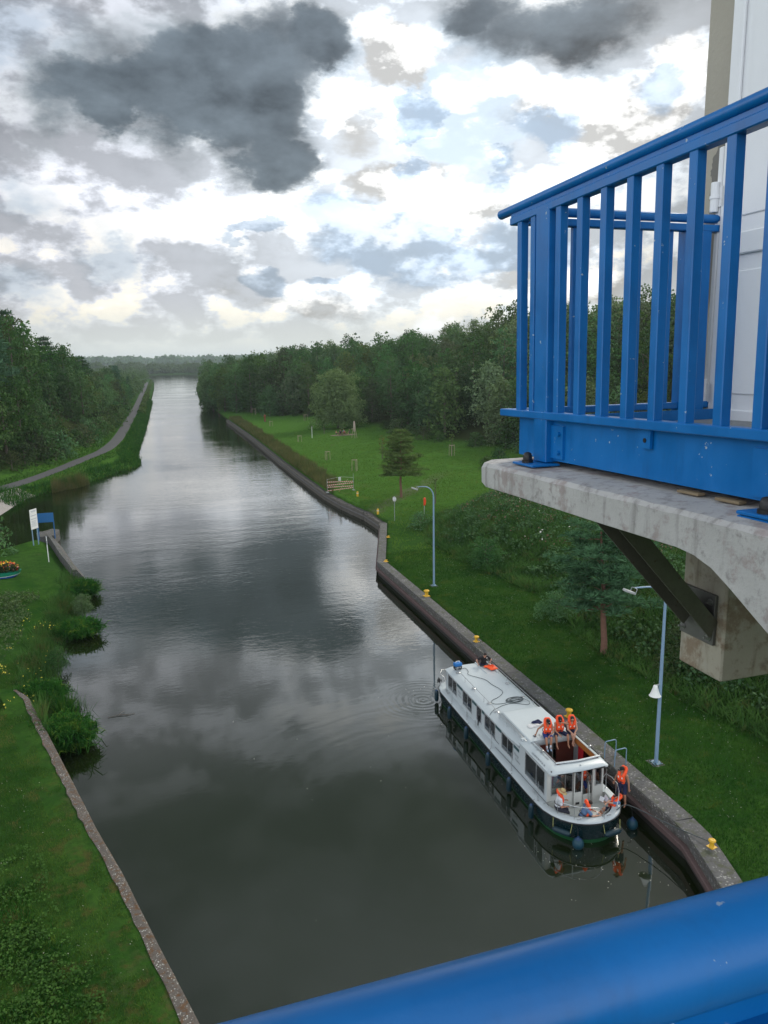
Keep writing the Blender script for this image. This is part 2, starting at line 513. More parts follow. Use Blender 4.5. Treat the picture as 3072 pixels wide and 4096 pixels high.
def sst(a, b, x):
    t = np.clip((x-a)/(b-a), 0, 1); return t*t*(3-2*t)


def interp(pts, y):
    a = np.array(pts, float); return np.interp(y, a[:, 0], a[:, 1])


# edge of the right-hand wood (y, x) and the foot of the bushy bank; left-hand wood
WOOD_R = [(0, 78), (60, 76), (110, 72), (135, 67), (147, 63), (154, 58), (183, 56.5), (206, 55), (237, 49), (262, 40), (285, 34), (300, 27), (318, 23), (420, 22), (900, 60)]
WOOD_L = [(60, -75), (110, -48), (135, -33), (143, -28), (148, -24), (164, -21), (194, -17), (242, -15), (378, -14), (900, -12)]
BANK_R = [(0, 31), (28, 27.5), (40, 26.2), (52, 28.4), (61, 26.9), (70, 25.8), (80, 27.5), (86, 33), (92, 40), (96, 60)]
PATH = [(60, -70), (95, -48), (118, -33), (126.7, -25.6), (135, -22.0), (143, -20.0), (152, -18.0), (165, -15.0), (178, -12.4), (200, -11.1), (231, -10.7), (337, -10.0), (485, -10.3), (760, -11)]


def ground(x, y):
    x = np.asarray(x, float); y = np.asarray(y, float)
    d = wdist(x, y)
    right = x > 8
    wallside = (right & (y < 256)) | (~right & (y < 44) & (x < 10))
    # natural shore
    zn = np.where(d < 0, np.maximum(-1.6, d*0.9), 1.0*sst(-0.4, 2.6, d)-0.12)
    zn = np.where(d < 0, np.minimum(zn, -0.12), zn)
    zw = np.where(d < np.where(right, 0.62, 0.30), -1.6, 1.2)
    z = np.where(wallside, zw, zn+sst(2, 8, d)*0.25)
    land = d > 0.62
    # left lawn: the tip is a little lower; hollow strip of shrubs outside the wall
    # right side relief
    wr = interp(WOOD_R, y); bk = interp(BANK_R, y)
    up = np.where(y < 96, 2.6*sst(0, 9, x-bk)*sst(96, 84, y)+1.6*sst(8, 40, x-bk), 0)
    up = up+0.5*sst(90, 130, y)*sst(25, 60, x)
    hill = 17.5*sst(-4, 50, x-wr)*(0.55+0.45*sst(360, 180, y))+5*sst(60, 160, x-wr)*sst(260, 120, y)
    hill = hill*sst(900, 420, y)
    z = np.where(right & land, z+up+hill, z)
    wl = interp(WOOD_L, y)
    amp = np.interp(y, [60, 150, 180, 230, 280, 400, 600], [26, 25, 22, 15, 8.5, 3.5, 2.5])
    hl = amp*sst(-4, 27, wl-x)
    z = np.where((~right) & land & (y > 96), z+hl, z)
    und = vnoise(x, y, 9, 3)*0.10*sst(1.5, 5, d)*np.where(y < 260, 1, 3)
    z = z+und
    far = sst(1300, 2600, y)
    z = np.where(y > 1280, z+far*9+far*vnoise(x, y, 900, 5)*9, z)
    return z


def axis(segs):
    a = []
    for (lo, hi, st) in segs:
        a += list(np.arange(lo, hi, st))
    a.append(segs[-1][1])
    return np.array(a)


gx = axis([(-9000, -1500, 750), (-1500, -300, 120), (-300, -80, 12), (-80, -34, 2.0), (-34, -18, 0.8), (-18, 32, 0.4), (32, 80, 1.2), (80, 300, 8), (300, 1500, 80), (1500, 9000, 750)])
gy = axis([(-80, 4, 6), (4, 100, 0.42), (100, 170, 0.8), (170, 330, 2.0), (330, 700, 8), (700, 1400, 22), (1400, 3000, 160), (3000, 14000, 800)])
GX, GY = np.meshgrid(gx, gy)
GZ = ground(GX, GY)
nx, ny = len(gx), len(gy)
ii = np.arange(nx*ny).reshape(ny, nx)
quads = np.stack([ii[:-1, :-1], ii[:-1, 1:], ii[1:, 1:], ii[1:, :-1]], -1).reshape(-1, 4)


def m_ground(t):
    p = t.pos()
    x, y, z = t.sep(p)
    big = t.noise(p, 0.05, 4, 0.55); mid = t.noise(p, 0.5, 5, 0.6); fine = t.noise(p, 5.0, 5, 0.7); tiny = t.noise(p, 22.0, 3, 0.7)
    g = t.mix(t.ramp(mid, 0.35, 0.65), (0.018, 0.064, 0.010), (0.042, 0.100, 0.016))
    g = t.mix(t.m('MULTIPLY', t.ramp(big, 0.42, 0.65), 0.6), g, (0.050, 0.105, 0.024))
    m2 = t.noise(p, 1.6, 5, 0.7)
    g = t.mix(t.ramp(m2, 0.45, 0.68, 0.0, 0.7), g, (0.020, 0.050, 0.012))
    g = t.mix(t.ramp(fine, 0.35, 0.72, 0.0, 0.75), g, (0.022, 0.055, 0.014))
    g = t.mix(t.ramp(tiny, 0.55, 0.75, 0.0, 0.55), g, (0.06, 0.13, 0.035))
    park = t.m('MULTIPLY', t.ramp(y, 80, 96), t.ramp(y, 320, 280))
    g = t.mix(t.m('MULTIPLY', park, 0.75), g, t.mix(t.ramp(m2, 0.4, 0.66), (0.075, 0.165, 0.028), (0.042, 0.105, 0.018)))
    # worn, mossy and reddish patches along the left wall; bare earth tracks on the right lawn
    moss = t.m('MULTIPLY', t.ramp(t.noise(p, 1.1, 6, 0.65), 0.52, 0.66), t.ramp(x, -9, -2))
    moss = t.m('MULTIPLY', moss, t.m('MULTIPLY', t.ramp(x, 6, 2), t.ramp(y, 50, 44)))
    g = t.mix(t.m('MULTIPLY', moss, 0.55), g, (0.10, 0.060, 0.028))
    tr = t.m('ABSOLUTE', t.m('SUBTRACT', t.m('ADD', x, t.m('MULTIPLY', mid, 5)), t.m('ADD', 28.0, t.m('MULTIPLY', t.m('SUBTRACT', y, 92.0), 0.75))))
    tr = t.m('MULTIPLY', t.ramp(tr, 2.2, 0.4), t.m('MULTIPLY', t.ramp(y, 84, 90), t.ramp(y, 122, 106)))
    tr2 = t.m('MULTIPLY', t.ramp(fine, 0.4, 0.62), tr)
    g = t.mix(t.m('MULTIPLY', tr2, t.ramp(x, 20, 24), clamp=True), g, (0.13, 0.11, 0.085))
    ab = t.m('MULTIPLY', t.ramp(t.noise(p, 0.3, 5, 0.7), 0.6, 0.72), 0.5)
    g = t.mix(t.m('MULTIPLY', ab, t.ramp(y, 260, 230)), g, (0.085, 0.085, 0.04))
    low = t.ramp(z, 0.35, -0.1)
    g = t.mix(low, g, (0.02, 0.019, 0.012))
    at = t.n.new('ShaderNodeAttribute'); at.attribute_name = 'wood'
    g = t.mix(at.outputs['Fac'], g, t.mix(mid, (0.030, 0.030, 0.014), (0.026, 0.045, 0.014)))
    return bsdf(t, g, 1.0, spec=0.0, bump=t.m('ADD', t.m('MULTIPLY', fine, 0.7), t.m('MULTIPLY', tiny, 0.5)), bstr=0.9, bdist=0.12)


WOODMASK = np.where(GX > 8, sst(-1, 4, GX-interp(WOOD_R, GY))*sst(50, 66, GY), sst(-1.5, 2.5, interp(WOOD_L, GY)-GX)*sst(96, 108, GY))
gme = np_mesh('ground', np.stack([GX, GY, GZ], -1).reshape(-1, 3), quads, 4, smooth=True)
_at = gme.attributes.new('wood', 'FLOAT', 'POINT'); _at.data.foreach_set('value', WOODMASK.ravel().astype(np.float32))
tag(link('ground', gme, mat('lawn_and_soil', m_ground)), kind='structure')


def gz(x, y):
    return float(ground(np.array([x]), np.array([y]))[0])


def m_water(t):
    p = t.pos()
    x, y, z = t.sep(p)
    # wind ripples, longer across the view than along it, stronger out in the open reach
    st = t.v('MULTIPLY', p, (0.55, 1.0, 1.0))
    r1 = t.noise(st, 2.6, 3, 0.55, dist=0.6)
    r2 = t.noise(t.v('MULTIPLY', p, (0.5, 1.0, 1.0)), 0.55, 4, 0.5, dist=0.4)
    r3 = t.noise(st, 7.0, 2, 0.5)
    open_ = t.m('ADD', t.ramp(y, 36, 75, 0.10, 1.0), t.ramp(y, 90, 260, 0.0, 0.5))
    patch = t.ramp(t.noise(t.v('MULTIPLY', p, (0.5, 1, 1)), 0.055, 3, 0.5), 0.36, 0.62, 0.35, 1.25)
    h = t.m('ADD', t.m('MULTIPLY', r1, 0.030), t.m('MULTIPLY', r2, 0.055))
    h = t.m('ADD', h, t.m('MULTIPLY', r3, 0.006))
    h = t.m('MULTIPLY', t.m('MULTIPLY', h, open_), patch)
    # rings spreading from the end of the boat and a few fading ones further out
    dd = t.m('ADD', t.v('DISTANCE', t.xyz(x, y, 0.0), (13.75, 40.2, 0.0)), t.m('MULTIPLY', r2, 0.5))
    ring = t.m('MULTIPLY', t.m('SINE', t.m('MULTIPLY', dd, 17.0)), t.m('MULTIPLY', t.ramp(dd, 3.8, 0.4), 0.007))
    h = t.m('ADD', h, ring)
    dd2 = t.v('DISTANCE', t.xyz(x, y, 0.0), (12.0, 30.0, 0.0))
    ring2 = t.m('MULTIPLY', t.m('SINE', t.m('MULTIPLY', t.m('ADD', dd2, t.m('MULTIPLY', r2, 1.5)), 6.5)), t.m('MULTIPLY', t.m('MULTIPLY', t.ramp(dd2, 16, 9), t.ramp(dd2, 4, 8)), 0.0016))
    h = t.m('ADD', h, ring2)
    n = t.n.new('ShaderNodeBump'); t.put(n.inputs['Height'], h); t.put(n.inputs['Strength'], 1.0); t.put(n.inputs['Distance'], 0.30)
    murk = t.noise(p, 0.12, 3, 0.5)
    fl = t.voro(p, 2.2, out=0)
    specks = t.m('MULTIPLY', t.ramp(fl, 0.035, 0.02), t.ramp(t.noise(p, 0.35, 2, 0.5), 0.5, 0.6))
    col = t.mix(murk, (0.006, 0.0105, 0.003), (0.009, 0.014, 0.004))
    col = t.mix(t.m('MULTIPLY', specks, 0.12), col, (0.35, 0.36, 0.3))
    b = t.n.new('ShaderNodeBsdfPrincipled')
    t.put(b.inputs['Base Color'], col); t.put(b.inputs['Roughness'], 0.03); t.put(b.inputs['IOR'], 2.1)
    t.put(b.inputs['Specular IOR Level'], 0.5)
    t.l.new(n.outputs[0], b.inputs['Normal'])
    return b.outputs[0]


wv = [(-700, -80, 0), (700, -80, 0), (700, 1290, 0), (-700, 1290, 0)]
wm_ = MB().add(wv, [(0, 1, 2, 3)])
tag(wm_.build('canal_water', mat('canal_water', m_water)), kind='structure')

# towpath on the left bank
pts = []
ys = np.concatenate([np.arange(60, 200, 1.0), np.arange(200, 760, 4.0)])
def path_x(y):
    k = 6.0
    return sum(np.interp(y+o, [a for a, b in PATH], [b for a, b in PATH]) for o in (-k, -k/2, 0, k/2, k))/5
px = np.array([path_x(y) for y in ys])
tx = np.gradient(px, ys); ln = np.sqrt(1+tx*tx)
verts = []; fq = []
for k, off in enumerate((-1.35, -0.7, 0, 0.7, 1.35)):
    X = px+off/ln; Y = ys-off*tx/ln
    verts.append(np.stack([X, Y, ground(X, Y)+(0.09 if abs(off) < 1 else 0.05)], -1))
V = np.stack(verts, 1)                       # along, across, 3
N1 = len(ys); idx = np.arange(N1*5).reshape(N1, 5)
fq = np.stack([idx[:-1, :-1], idx[:-1, 1:], idx[1:, 1:], idx[1:, :-1]], -1).reshape(-1, 4)
tag(link('towpath', np_mesh('towpath', V.reshape(-1, 3), fq, 4, smooth=True), paint('worn_asphalt', (0.070, 0.070, 0.075), 0.9, 0.25, 1.2, bstr=0.3)), kind='structure')

# ---------------------------------------------------------------- quay, pile wall, left wall
def sweep(pts, prof, name, m, parent, side=1, z0=0.0, smooth=None, jit=0.0):
    """profile [(offset towards the land, z)] swept along a plan polyline; side=+1 when land is on the right of the walk"""
    P2 = [Vector(p) for p in pts]; n = len(P2); rings = []
    for i, p in enumerate(P2):
        a = (P2[i]-P2[i-1]).normalized() if i else (P2[1]-P2[0]).normalized()
        b = (P2[i+1]-P2[i]).normalized() if i < n-1 else a
        na = Vector((a.y, -a.x)); nb = Vector((b.y, -b.x))
        q = (na+nb).normalized(); k = 1/max(0.5, q.dot(na))
        w = [1.0]*len(prof) if not jit else None
        rings.append([(p.x+side*q.x*o*k+(random.uniform(-jit, jit) if jit else 0), p.y+side*q.y*o*k, z0+z+(random.uniform(-jit, jit)*0.5 if jit and z > -0.5 else 0)) for (o, z) in prof])
    mb = MB(); mb.loft(rings)
    return mb.build(name, m, parent, smooth)


def resample(pts, step):
    out = []
    for a, b in zip(pts[:-1], pts[1:]):
        a = Vector(a); b = Vector(b); k = max(1, int((b-a).length/step))
        out += [tuple(a.lerp(b, i/k)) for i in range(k)]
    out.append(tuple(pts[-1])); return out


def m_concrete(base=(0.30, 0.285, 0.26), stain=(0.10, 0.09, 0.08), sc=1.0, lichen=None, spots=0.0, bstr=0.5, bdist=0.02):
    def f(t):
        p = t.tex('Object')
        a = t.noise(p, 1.3*sc, 6, 0.65); b = t.noise(p, 9*sc, 6, 0.7); c2 = t.noise(p, 45*sc, 3, 0.6)
        st = t.noise(t.v('MULTIPLY', p, (5, 5, 0.7)), 1.4*sc, 4, 0.6)
        col = t.v('SCALE', tuple(base), t.m('ADD', 0.72, t.m('MULTIPLY', a, 0.56)))
        col = t.mix(t.ramp(b, 0.5, 0.72, 0, 0.65), col, stain)
        col = t.mix(t.ramp(st, 0.52, 0.7, 0, 0.5), col, stain)
        if spots:
            vo = t.voro(p, 7*sc)
            col = t.mix(t.m('MULTIPLY', t.ramp(vo, 0.34, 0.22), t.ramp(a, 0.38, 0.6, 0, spots)), col, (0.42, 0.42, 0.39))
        if lichen:
            col = t.mix(t.m('MULTIPLY', t.ramp(t.noise(p, 2.2*sc, 6, 0.7), 0.50, 0.62), 0.8), col, lichen)
        h = t.m('ADD', b, t.m('MULTIPLY', c2, 0.35))
        return bsdf(t, col, 0.9, spec=0.25, bump=h, bstr=bstr, bdist=bdist)
    return f


QUAY = [(15.4, 8), (16.9, 16), (17.9, 19.8), (18.25, 20.9), (18.85, 23), (18.85, 27), (18.85, 34), (18.7, 43), (18.6, 55), (18.4, 66.9), (23.35, 83.2)]
qw = empty('quay_wall', (18.6, 40, 0), 0, 'weathered concrete quay wall with a rusty steel band along the right bank', 'quay wall')
def _loc(pts): return [(x-18.6, y-40) for x, y in pts]
m_quay_top = mat('quay_top_concrete', m_concrete((0.105, 0.102, 0.102), (0.048, 0.046, 0.045), 1.0, (0.07, 0.075, 0.045), 0.5))
m_quay_face = mat('quay_face_concrete', m_concrete((0.115, 0.108, 0.10), (0.035, 0.031, 0.028), 1.6, None, 0.9, 0.9, 0.04))
m_rust = paint('rusty_steel', (0.115, 0.075, 0.072), 0.8, 0.35, 3.0, dirt=(0.045, 0.03, 0.028), bstr=0.4)
m_black_wall = paint('wet_sheet_piling', (0.028, 0.026, 0.024), 0.6, 0.3, 2.0)
Q2 = resample(_loc(QUAY), 1.2)
sweep(Q2, [(0.10, -1.6), (0.10, 0.72), (0.30, 0.72), (0.30, -1.6)], 'sheet_piling', m_black_wall, qw)
sweep(Q2, [(0.06, 0.70), (0.02, 1.21), (0.06, 1.25), (0.40, 1.25), (0.40, 0.70)], 'quay_face', m_quay_face, qw, jit=0.02)
sweep(Q2, [(-0.10, 0.42), (-0.14, 0.68), (-0.10, 0.70), (0.12, 0.70), (0.12, 0.42)], 'steel_waling', m_rust, qw)
# coping in long poured slabs with open joints
acc = 0.0; cur = [Vector(QUAY[0])]; slabs = []
seg = resample(QUAY, 0.25)
for a, b in zip(seg[:-1], seg[1:]):
    L = (Vector(b)-Vector(a)).length; acc += L; cur.append(Vector(b))
    if acc > 5.2:
        slabs.append(cur); cur = [Vector(b)]; acc = 0
if len(cur) > 1: slabs.append(cur)
for s in slabs:
    d0 = (s[1]-s[0]).normalized()*0.012; d1 = (s[-1]-s[-2]).normalized()*0.012
    s = [s[0]+d0]+s[1:-1]+[s[-1]-d1]
    wdt = 0.82+0.15*math.exp(-((s[0].y-28)/14)**2)
    dz = random.uniform(-0.008, 0.008)
    sweep(_loc([tuple(q) for q in s[::4]+([s[-1]] if (len(s)-1) % 4 else [])]), [(0.025, 0.9), (0.03, 1.272+dz), (0.07, 1.285+dz), (wdt, 1.285+dz), (wdt+0.02, 0.9)], 'coping_slab', m_quay_top, qw, jit=0.006)

# timber pile wall beyond the quay
PAL = [(23.35, 83.3), (23.75, 84.6), (23.6, 90.8), (22.4, 99), (21.8, 107), (21.5, 125), (21.3, 149), (21.2, 199), (20.4, 256)]
pw = empty('pile_wall', (22, 120, 0), 0, 'long row of dark timber piles with a plank rail holding the grassy right bank', 'pile wall')
m_pile = paint('grey_weathered_timber', (0.13, 0.118, 0.105), 0.9, 0.45, 3.0, dirt=(0.12, 0.11, 0.10), bstr=0.6)
m_plank = paint('pale_weathered_plank', (0.15, 0.145, 0.14), 0.85, 0.35, 2.5, bstr=0.4)
def _lp(p): return (p[0]-22, p[1]-120)
seg = resample([_lp(p) for p in PAL], 0.42)
one = MB(); one.lathe([(0.13, -1.6), (0.13, 0.9), (0.12, 1.02), (0.07, 1.06)], n=8)
pile_me = one.mesh('pile', 40); pile_me.materials.append(m_pile)
rest = MB()
for i, p in enumerate(seg):
    sc = random.uniform(0.85, 1.12); hz = random.uniform(-0.12, 0.07)
    if i < 100:
        o = link('pile', pile_me, None, pw); o.location = (p[0]+random.uniform(-0.03, 0.03), p[1], hz); o.scale = (sc, sc, 1)
        o.rotation_euler = (random.uniform(-0.03, 0.03), random.uniform(-0.03, 0.03), random.uniform(0, 3))
    else:
        rest.lathe([(0.13*sc, -1.6), (0.12*sc, 0.95+hz), (0.06, 1.02+hz)], (p[0], p[1], 0), n=6)
tag(rest.build('pile', m_pile, pw, 40), kind='stuff')
sweep(resample([_lp(p) for p in PAL], 2.0), [(-0.17, 0.50), (-0.17, 0.66), (-0.12, 0.66), (-0.12, 0.50)], 'plank_rail', m_plank, pw, jit=0.008)
sweep(resample([_lp(p) for p in PAL], 3.0), [(0.14, -1.6), (0.14, 0.98), (0.70, 0.98), (0.70, -1.6)], 'backing_boards', m_black_wall, pw)

# left wall: lichen-covered coping along the lawn
LW_O = [(1.6, 10), (-0.2, 19.6), (-1.0, 22.1), (-1.8, 24.6), (-2.6, 27.2), (-3.8, 30.6), (-5.1, 34.7), (-6.8, 40.0), (-8.5, 45.2), (-9.25, 46.3)]
LW_I = [(0.9, 10.2), (-0.85, 19.8), (-1.65, 22.5), (-2.55, 25.4), (-3.4, 28.1), (-4.65, 31.5), (-5.75, 35.0), (-7.25, 39.6), (-8.9, 45.0), (-9.55, 46.5)]
lw = empty('canal_side_wall', (-4, 30, 0), 0, 'old concrete wall speckled with white and rusty lichen along the left lawn', 'wall')
m_lw = mat('lichen_coping', m_concrete((0.105, 0.092, 0.082), (0.042, 0.030, 0.022), 1.8, (0.105, 0.052, 0.02), 0.95))
def dense(A, n=70):
    A = [Vector(a) for a in A]; L = [0]
    for a, b in zip(A[:-1], A[1:]): L.append(L[-1]+(b-a).length)
    out = []
    for k in range(n+1):
        s = L[-1]*k/n
        i = max(j for j in range(len(L)) if L[j] <= s+1e-9); i = min(i, len(A)-2)
        out.append(A[i].lerp(A[i+1], (s-L[i])/(L[i+1]-L[i])))
    return out
DO, DI = dense(LW_O), dense(LW_I)
DI = [a.lerp(b, 0.78) for a, b in zip(DO, DI)]
rings = []
for k, (a, b) in enumerate(zip(DO, DI)):
    j = lambda q: random.uniform(-q, q)
    a = Vector((a.x+4, a.y-30)); b = Vector((b.x+4, b.y-30)); m1 = a.lerp(b, 0.35)
    rings.append([(a.x, a.y, -1.6), (a.x, a.y, 1.20+j(0.015)), (a.x-0.05+j(0.02), a.y, 1.26+j(0.015)), (m1.x, m1.y, 1.275+j(0.02)), (b.x+j(0.05), b.y, 1.265+j(0.02)), (b.x-0.03, b.y, 0.6), (b.x, b.y, -1.6)])
MB().loft(rings).build('wall_coping', m_lw, lw)

# turf running up to the back of the coping
V = []
for a, b in zip(DO, DI):
    n_ = (b-a).normalized(); V += [(b.x-n_.x*0.06, b.y-n_.y*0.06, 1.225), (b.x+n_.x*0.25, b.y+n_.y*0.25, 1.215), (b.x+n_.x*1.1, b.y+n_.y*1.1, 1.18)]
mb = MB(); mb.add(V, [(3*k+j, 3*k+j+1, 3*k+j+4, 3*k+j+3) for k in range(len(DO)-1) for j in (0, 1)])
tag(mb.build('turf_edge', MATS['lawn_and_soil']), kind='structure')

# broken slab edge at the tip of the left lawn and the slipway slope across the inlet
ts = empty('shore_slab', (-12, 88, 0), 0, 'cracked concrete strip edging the tip of the left lawn by the blue board', 'slab')
a = [(-13.9, 94.0), (-12.9, 93.4), (-11.75, 89.6), (-9.8, 81.6), (-8.4, 76.5), (-7.9, 74.3)]
sweep(resample([(x+12, y-88) for x, y in a[::-1]], 1.0), [(0.0, -1.2), (0.0, 0.05), (-0.75, 1.12), (-1.1, 1.16), (-1.15, 0.2)], 'sloping_slab', m_quay_top, ts, jit=0.02)
MB().prism([(-2.6, 4.4), (-1.2, 6.4), (-0.3, 5.6), (-0.5, 2.6), (-2.1, 2.2)], -1.0, 1.14).build('platform_slab', m_quay_top, ts)
rv = empty('concrete_slope', (-21, 116, 0), 0, 'bare grey concrete slope running into the inlet on the far left bank', 'slope')
a = [(-33, 95.2), (-26.2, 100.0), (-22.0, 111.0), (-20.7, 124), (-19.6, 127)]
sweep(resample([(x+21, y-116) for x, y in a], 1.5), [(0.3, -0.6), (0.0, 0.02), (-2.6, 1.25), (-3.0, 1.25), (-3.0, 0.0)], 'slope_panel', mat('slope_concrete', m_concrete((0.30, 0.28, 0.265), (0.13, 0.10, 0.08), 0.8, None, 0.2)), rv, jit=0.02)

# ---------------------------------------------------------------- trees and plants
def m_leaf(name, c1, c2, hi=None, transl=0.22, vs=0.5, rough=0.6):
    def f(t):
        p = t.tex('Object')
        oi = t.n.new('ShaderNodeObjectInfo')
        rnd = oi.outputs['Random']
        n = t.noise(t.v('ADD', p, t.v('SCALE', (13.0, 7.0, 3.0), rnd)), vs, 4, 0.65)
        n2 = t.noise(p, vs*9, 2, 0.5)
        c = t.mix(t.ramp(t.m('ADD', t.m('MULTIPLY', n, 0.7), t.m('MULTIPLY', n2, 0.3)), 0.36, 0.62), tuple(c1), tuple(c2))
        if hi is not None:
            c = t.mix(t.m('MULTIPLY', t.ramp(n2, 0.56, 0.68), 0.7), c, tuple(hi))
        r2 = t.m('FRACT', t.m('MULTIPLY', rnd, 7.31))
        hsv = t.n.new('ShaderNodeHueSaturation')
        t.put(hsv.inputs['Hue'], t.m('ADD', 0.475, t.m('MULTIPLY', r2, 0.055)))
        t.put(hsv.inputs['Saturation'], t.m('ADD', 0.80, t.m('MULTIPLY', rnd, 0.30)))
        t.put(hsv.inputs['Value'], t.m('ADD', 0.66, t.m('MULTIPLY', t.m('FRACT', t.m('MULTIPLY', rnd, 3.7)), 0.8)))
        t.put(hsv.inputs['Color'], c)
        c = hsv.outputs[0]
        d = bsdf(t, c, 0.8, spec=0.10)
        tr = t.n.new('ShaderNodeBsdfTranslucent'); t.put(tr.inputs[0], t.v('MULTIPLY', c, (1.2, 1.35, 0.6)))
        mx = t.n.new('ShaderNodeMixShader'); mx.inputs[0].default_value = transl
        t.l.new(d, mx.inputs[1]); t.l.new(tr.outputs[0], mx.inputs[2])
        return mx.outputs[0]
    return mat(name, f)


LEAF_D = m_leaf('leaves_dark_green', (0.028, 0.066, 0.022), (0.062, 0.118, 0.036), (0.100, 0.165, 0.050))
LEAF_L = m_leaf('leaves_light_green', (0.038, 0.088, 0.032), (0.080, 0.150, 0.055), (0.11, 0.185, 0.065))
LEAF_W = m_leaf('leaves_grey_green', (0.085, 0.125, 0.062), (0.145, 0.190, 0.100), (0.19, 0.24, 0.13))
LEAF_O = m_leaf('leaves_olive', (0.045, 0.075, 0.024), (0.085, 0.118, 0.038), (0.125, 0.15, 0.045))
NEEDLE = m_leaf('needles_blue_green', (0.026, 0.066, 0.032), (0.055, 0.122, 0.058), (0.085, 0.165, 0.085), 0.1)
NEEDLE_L = m_leaf('needles_green', (0.095, 0.165, 0.055), (0.165, 0.25, 0.085), (0.21, 0.31, 0.11), 0.1)
BARK = paint('bark_grey', (0.105, 0.085, 0.066), 0.95, 0.4, 5.0, bstr=0.8)
BARK_R = paint('bark_red_pine', (0.165, 0.085, 0.058), 0.95, 0.4, 5.0, bstr=0.8)


def unit(v): return v/np.maximum(np.linalg.norm(v, axis=1, keepdims=True), 1e-9)


def leaf_quads(c, nrm, size, aspect=1.0, up=None):
    """one small rhombic face per centre"""
    n = len(c); r = RNG.normal(size=(n, 3))
    if up is not None: r = np.tile(np.array(up, float), (n, 1))+r*0.35
    a = unit(np.cross(nrm, r)); b = unit(np.cross(nrm, a))
    s = np.asarray(size).reshape(-1, 1)*np.ones((n, 1))
    a = a*s*0.5; b = b*s*0.5*aspect
    bend = nrm*s*0.16
    co = np.stack([c-b+bend*0, c+a+bend, c+b, c-a+bend], 1).reshape(-1, 3)
    return co, np.arange(n*4)


def clump_leaves(centres, radii, per, size, out_bias=0.9, flat=0.8, low_cut=-0.55):
    C, N = [], []
    for c, r in zip(centres, radii):
        k = max(8, int(per*(r**2)))
        v = unit(RNG.normal(size=(k, 3)))
        v = v[v[:, 2] > low_cut]
        rr = r*(0.62+0.45*RNG.random((len(v), 1))**0.6)
        wob = 1+0.28*np.sin(v[:, :1]*5+c[0])*np.cos(v[:, 1:2]*4.3+c[1])
        C.append(np.array(c)+v*rr*wob*np.array([1, 1, flat])); N.append(unit(v*out_bias+RNG.normal(size=v.shape)*0.55+np.array([0, 0, 0.25])))
    C = np.concatenate(C); N = np.concatenate(N)
    sz = size*(0.6+0.8*RNG.random(len(C)))
    return leaf_quads(C, N, sz)


def branchy_trunk(h, r, limbs, spread, bare=0.3, lean=0.04):
    mb = MB(); pts = []; x = y = 0
    for i in range(8):
        z = -0.4+(h+0.4)*i/7; pts.append((x, y, z)); x += random.uniform(-lean, lean)*h*0.15; y += random.uniform(-lean, lean)*h*0.15
    mb.tube(pts, [r*(1.25 if i == 0 else 1)*(1-0.85*i/7) for i in range(8)], 7)
    for k in range(limbs):
        t = bare+(1-bare)*(k+0.5)/limbs*0.85; z = h*t; a = k*2.4+random.uniform(-.4, .4)
        L = spread*(1.05-0.6*t)*random.uniform(0.7, 1.0); i = int(t*7); bx, by, _ = pts[min(i, 7)]
        q = [(bx, by, z)]
        for j in (1, 2, 3):
            q.append((bx+math.cos(a+0.15*j)*L*j/3, by+math.sin(a+0.15*j)*L*j/3, z+L*(0.22*j+random.uniform(-.05, .05))))
        mb.tube(q, [r*(1-t)*0.55+0.02, r*(1-t)*0.35+0.02, r*(1-t)*0.2+0.015, 0.012], 5)
    return mb


def broadleaf(h, w, base, seed, per=34, size=0.42, nclump=46, shape='round', bark=None):
    """crown and trunk meshes; crown starts at BASE of the height"""
    random.seed(seed)
    cs, rs = [], []
    for k in range(nclump):
        t = ((k+0.5)/nclump); a = k*2.399+random.uniform(-.3, .3)
        if shape == 'round': prof = math.sin(math.pi*min(1, (0.12+0.88*t)**0.85))**0.55
        elif shape == 'cone': prof = (1-t)**0.75*0.95+0.12
        elif shape == 'tall': prof = 0.55+0.45*math.sin(math.pi*t**0.8)
        elif shape == 'dome': prof = math.sqrt(max(0.0, 1-t**2.2))*0.95+0.08
        rad = w*prof*random.uniform(0.45, 1.0)
        z = h*(base+(1-base)*t*random.uniform(0.93, 1.03))
        cr = w*random.uniform(0.20, 0.36)*(0.75 if t > 0.85 else 1)
        rad = max(0, rad-cr*0.6)
        cs.append((math.cos(a)*rad, math.sin(a)*rad, z-cr*0.5)); rs.append(cr)
    # a few sprays that break the outline
    for k in range(nclump//3):
        a = random.uniform(0, 6.28); t = random.uniform(0.25, 1.0)
        pr = w*(0.95 if shape != 'cone' else 1.05*(1-t)+0.1)*(math.sin(math.pi*min(0.98, 0.2+0.75*t))**0.5)
        cs.append((math.cos(a)*pr, math.sin(a)*pr, h*(base+(1-base)*t))); rs.append(w*random.uniform(0.08, 0.15))
    co, f = clump_leaves(cs, rs, per, size)
    me = np_mesh('crown', co, f, 4)
    return me, branchy_trunk(h*0.88, h*0.016+0.05, 7, w*0.8, 0.25).mesh('trunk', 60)


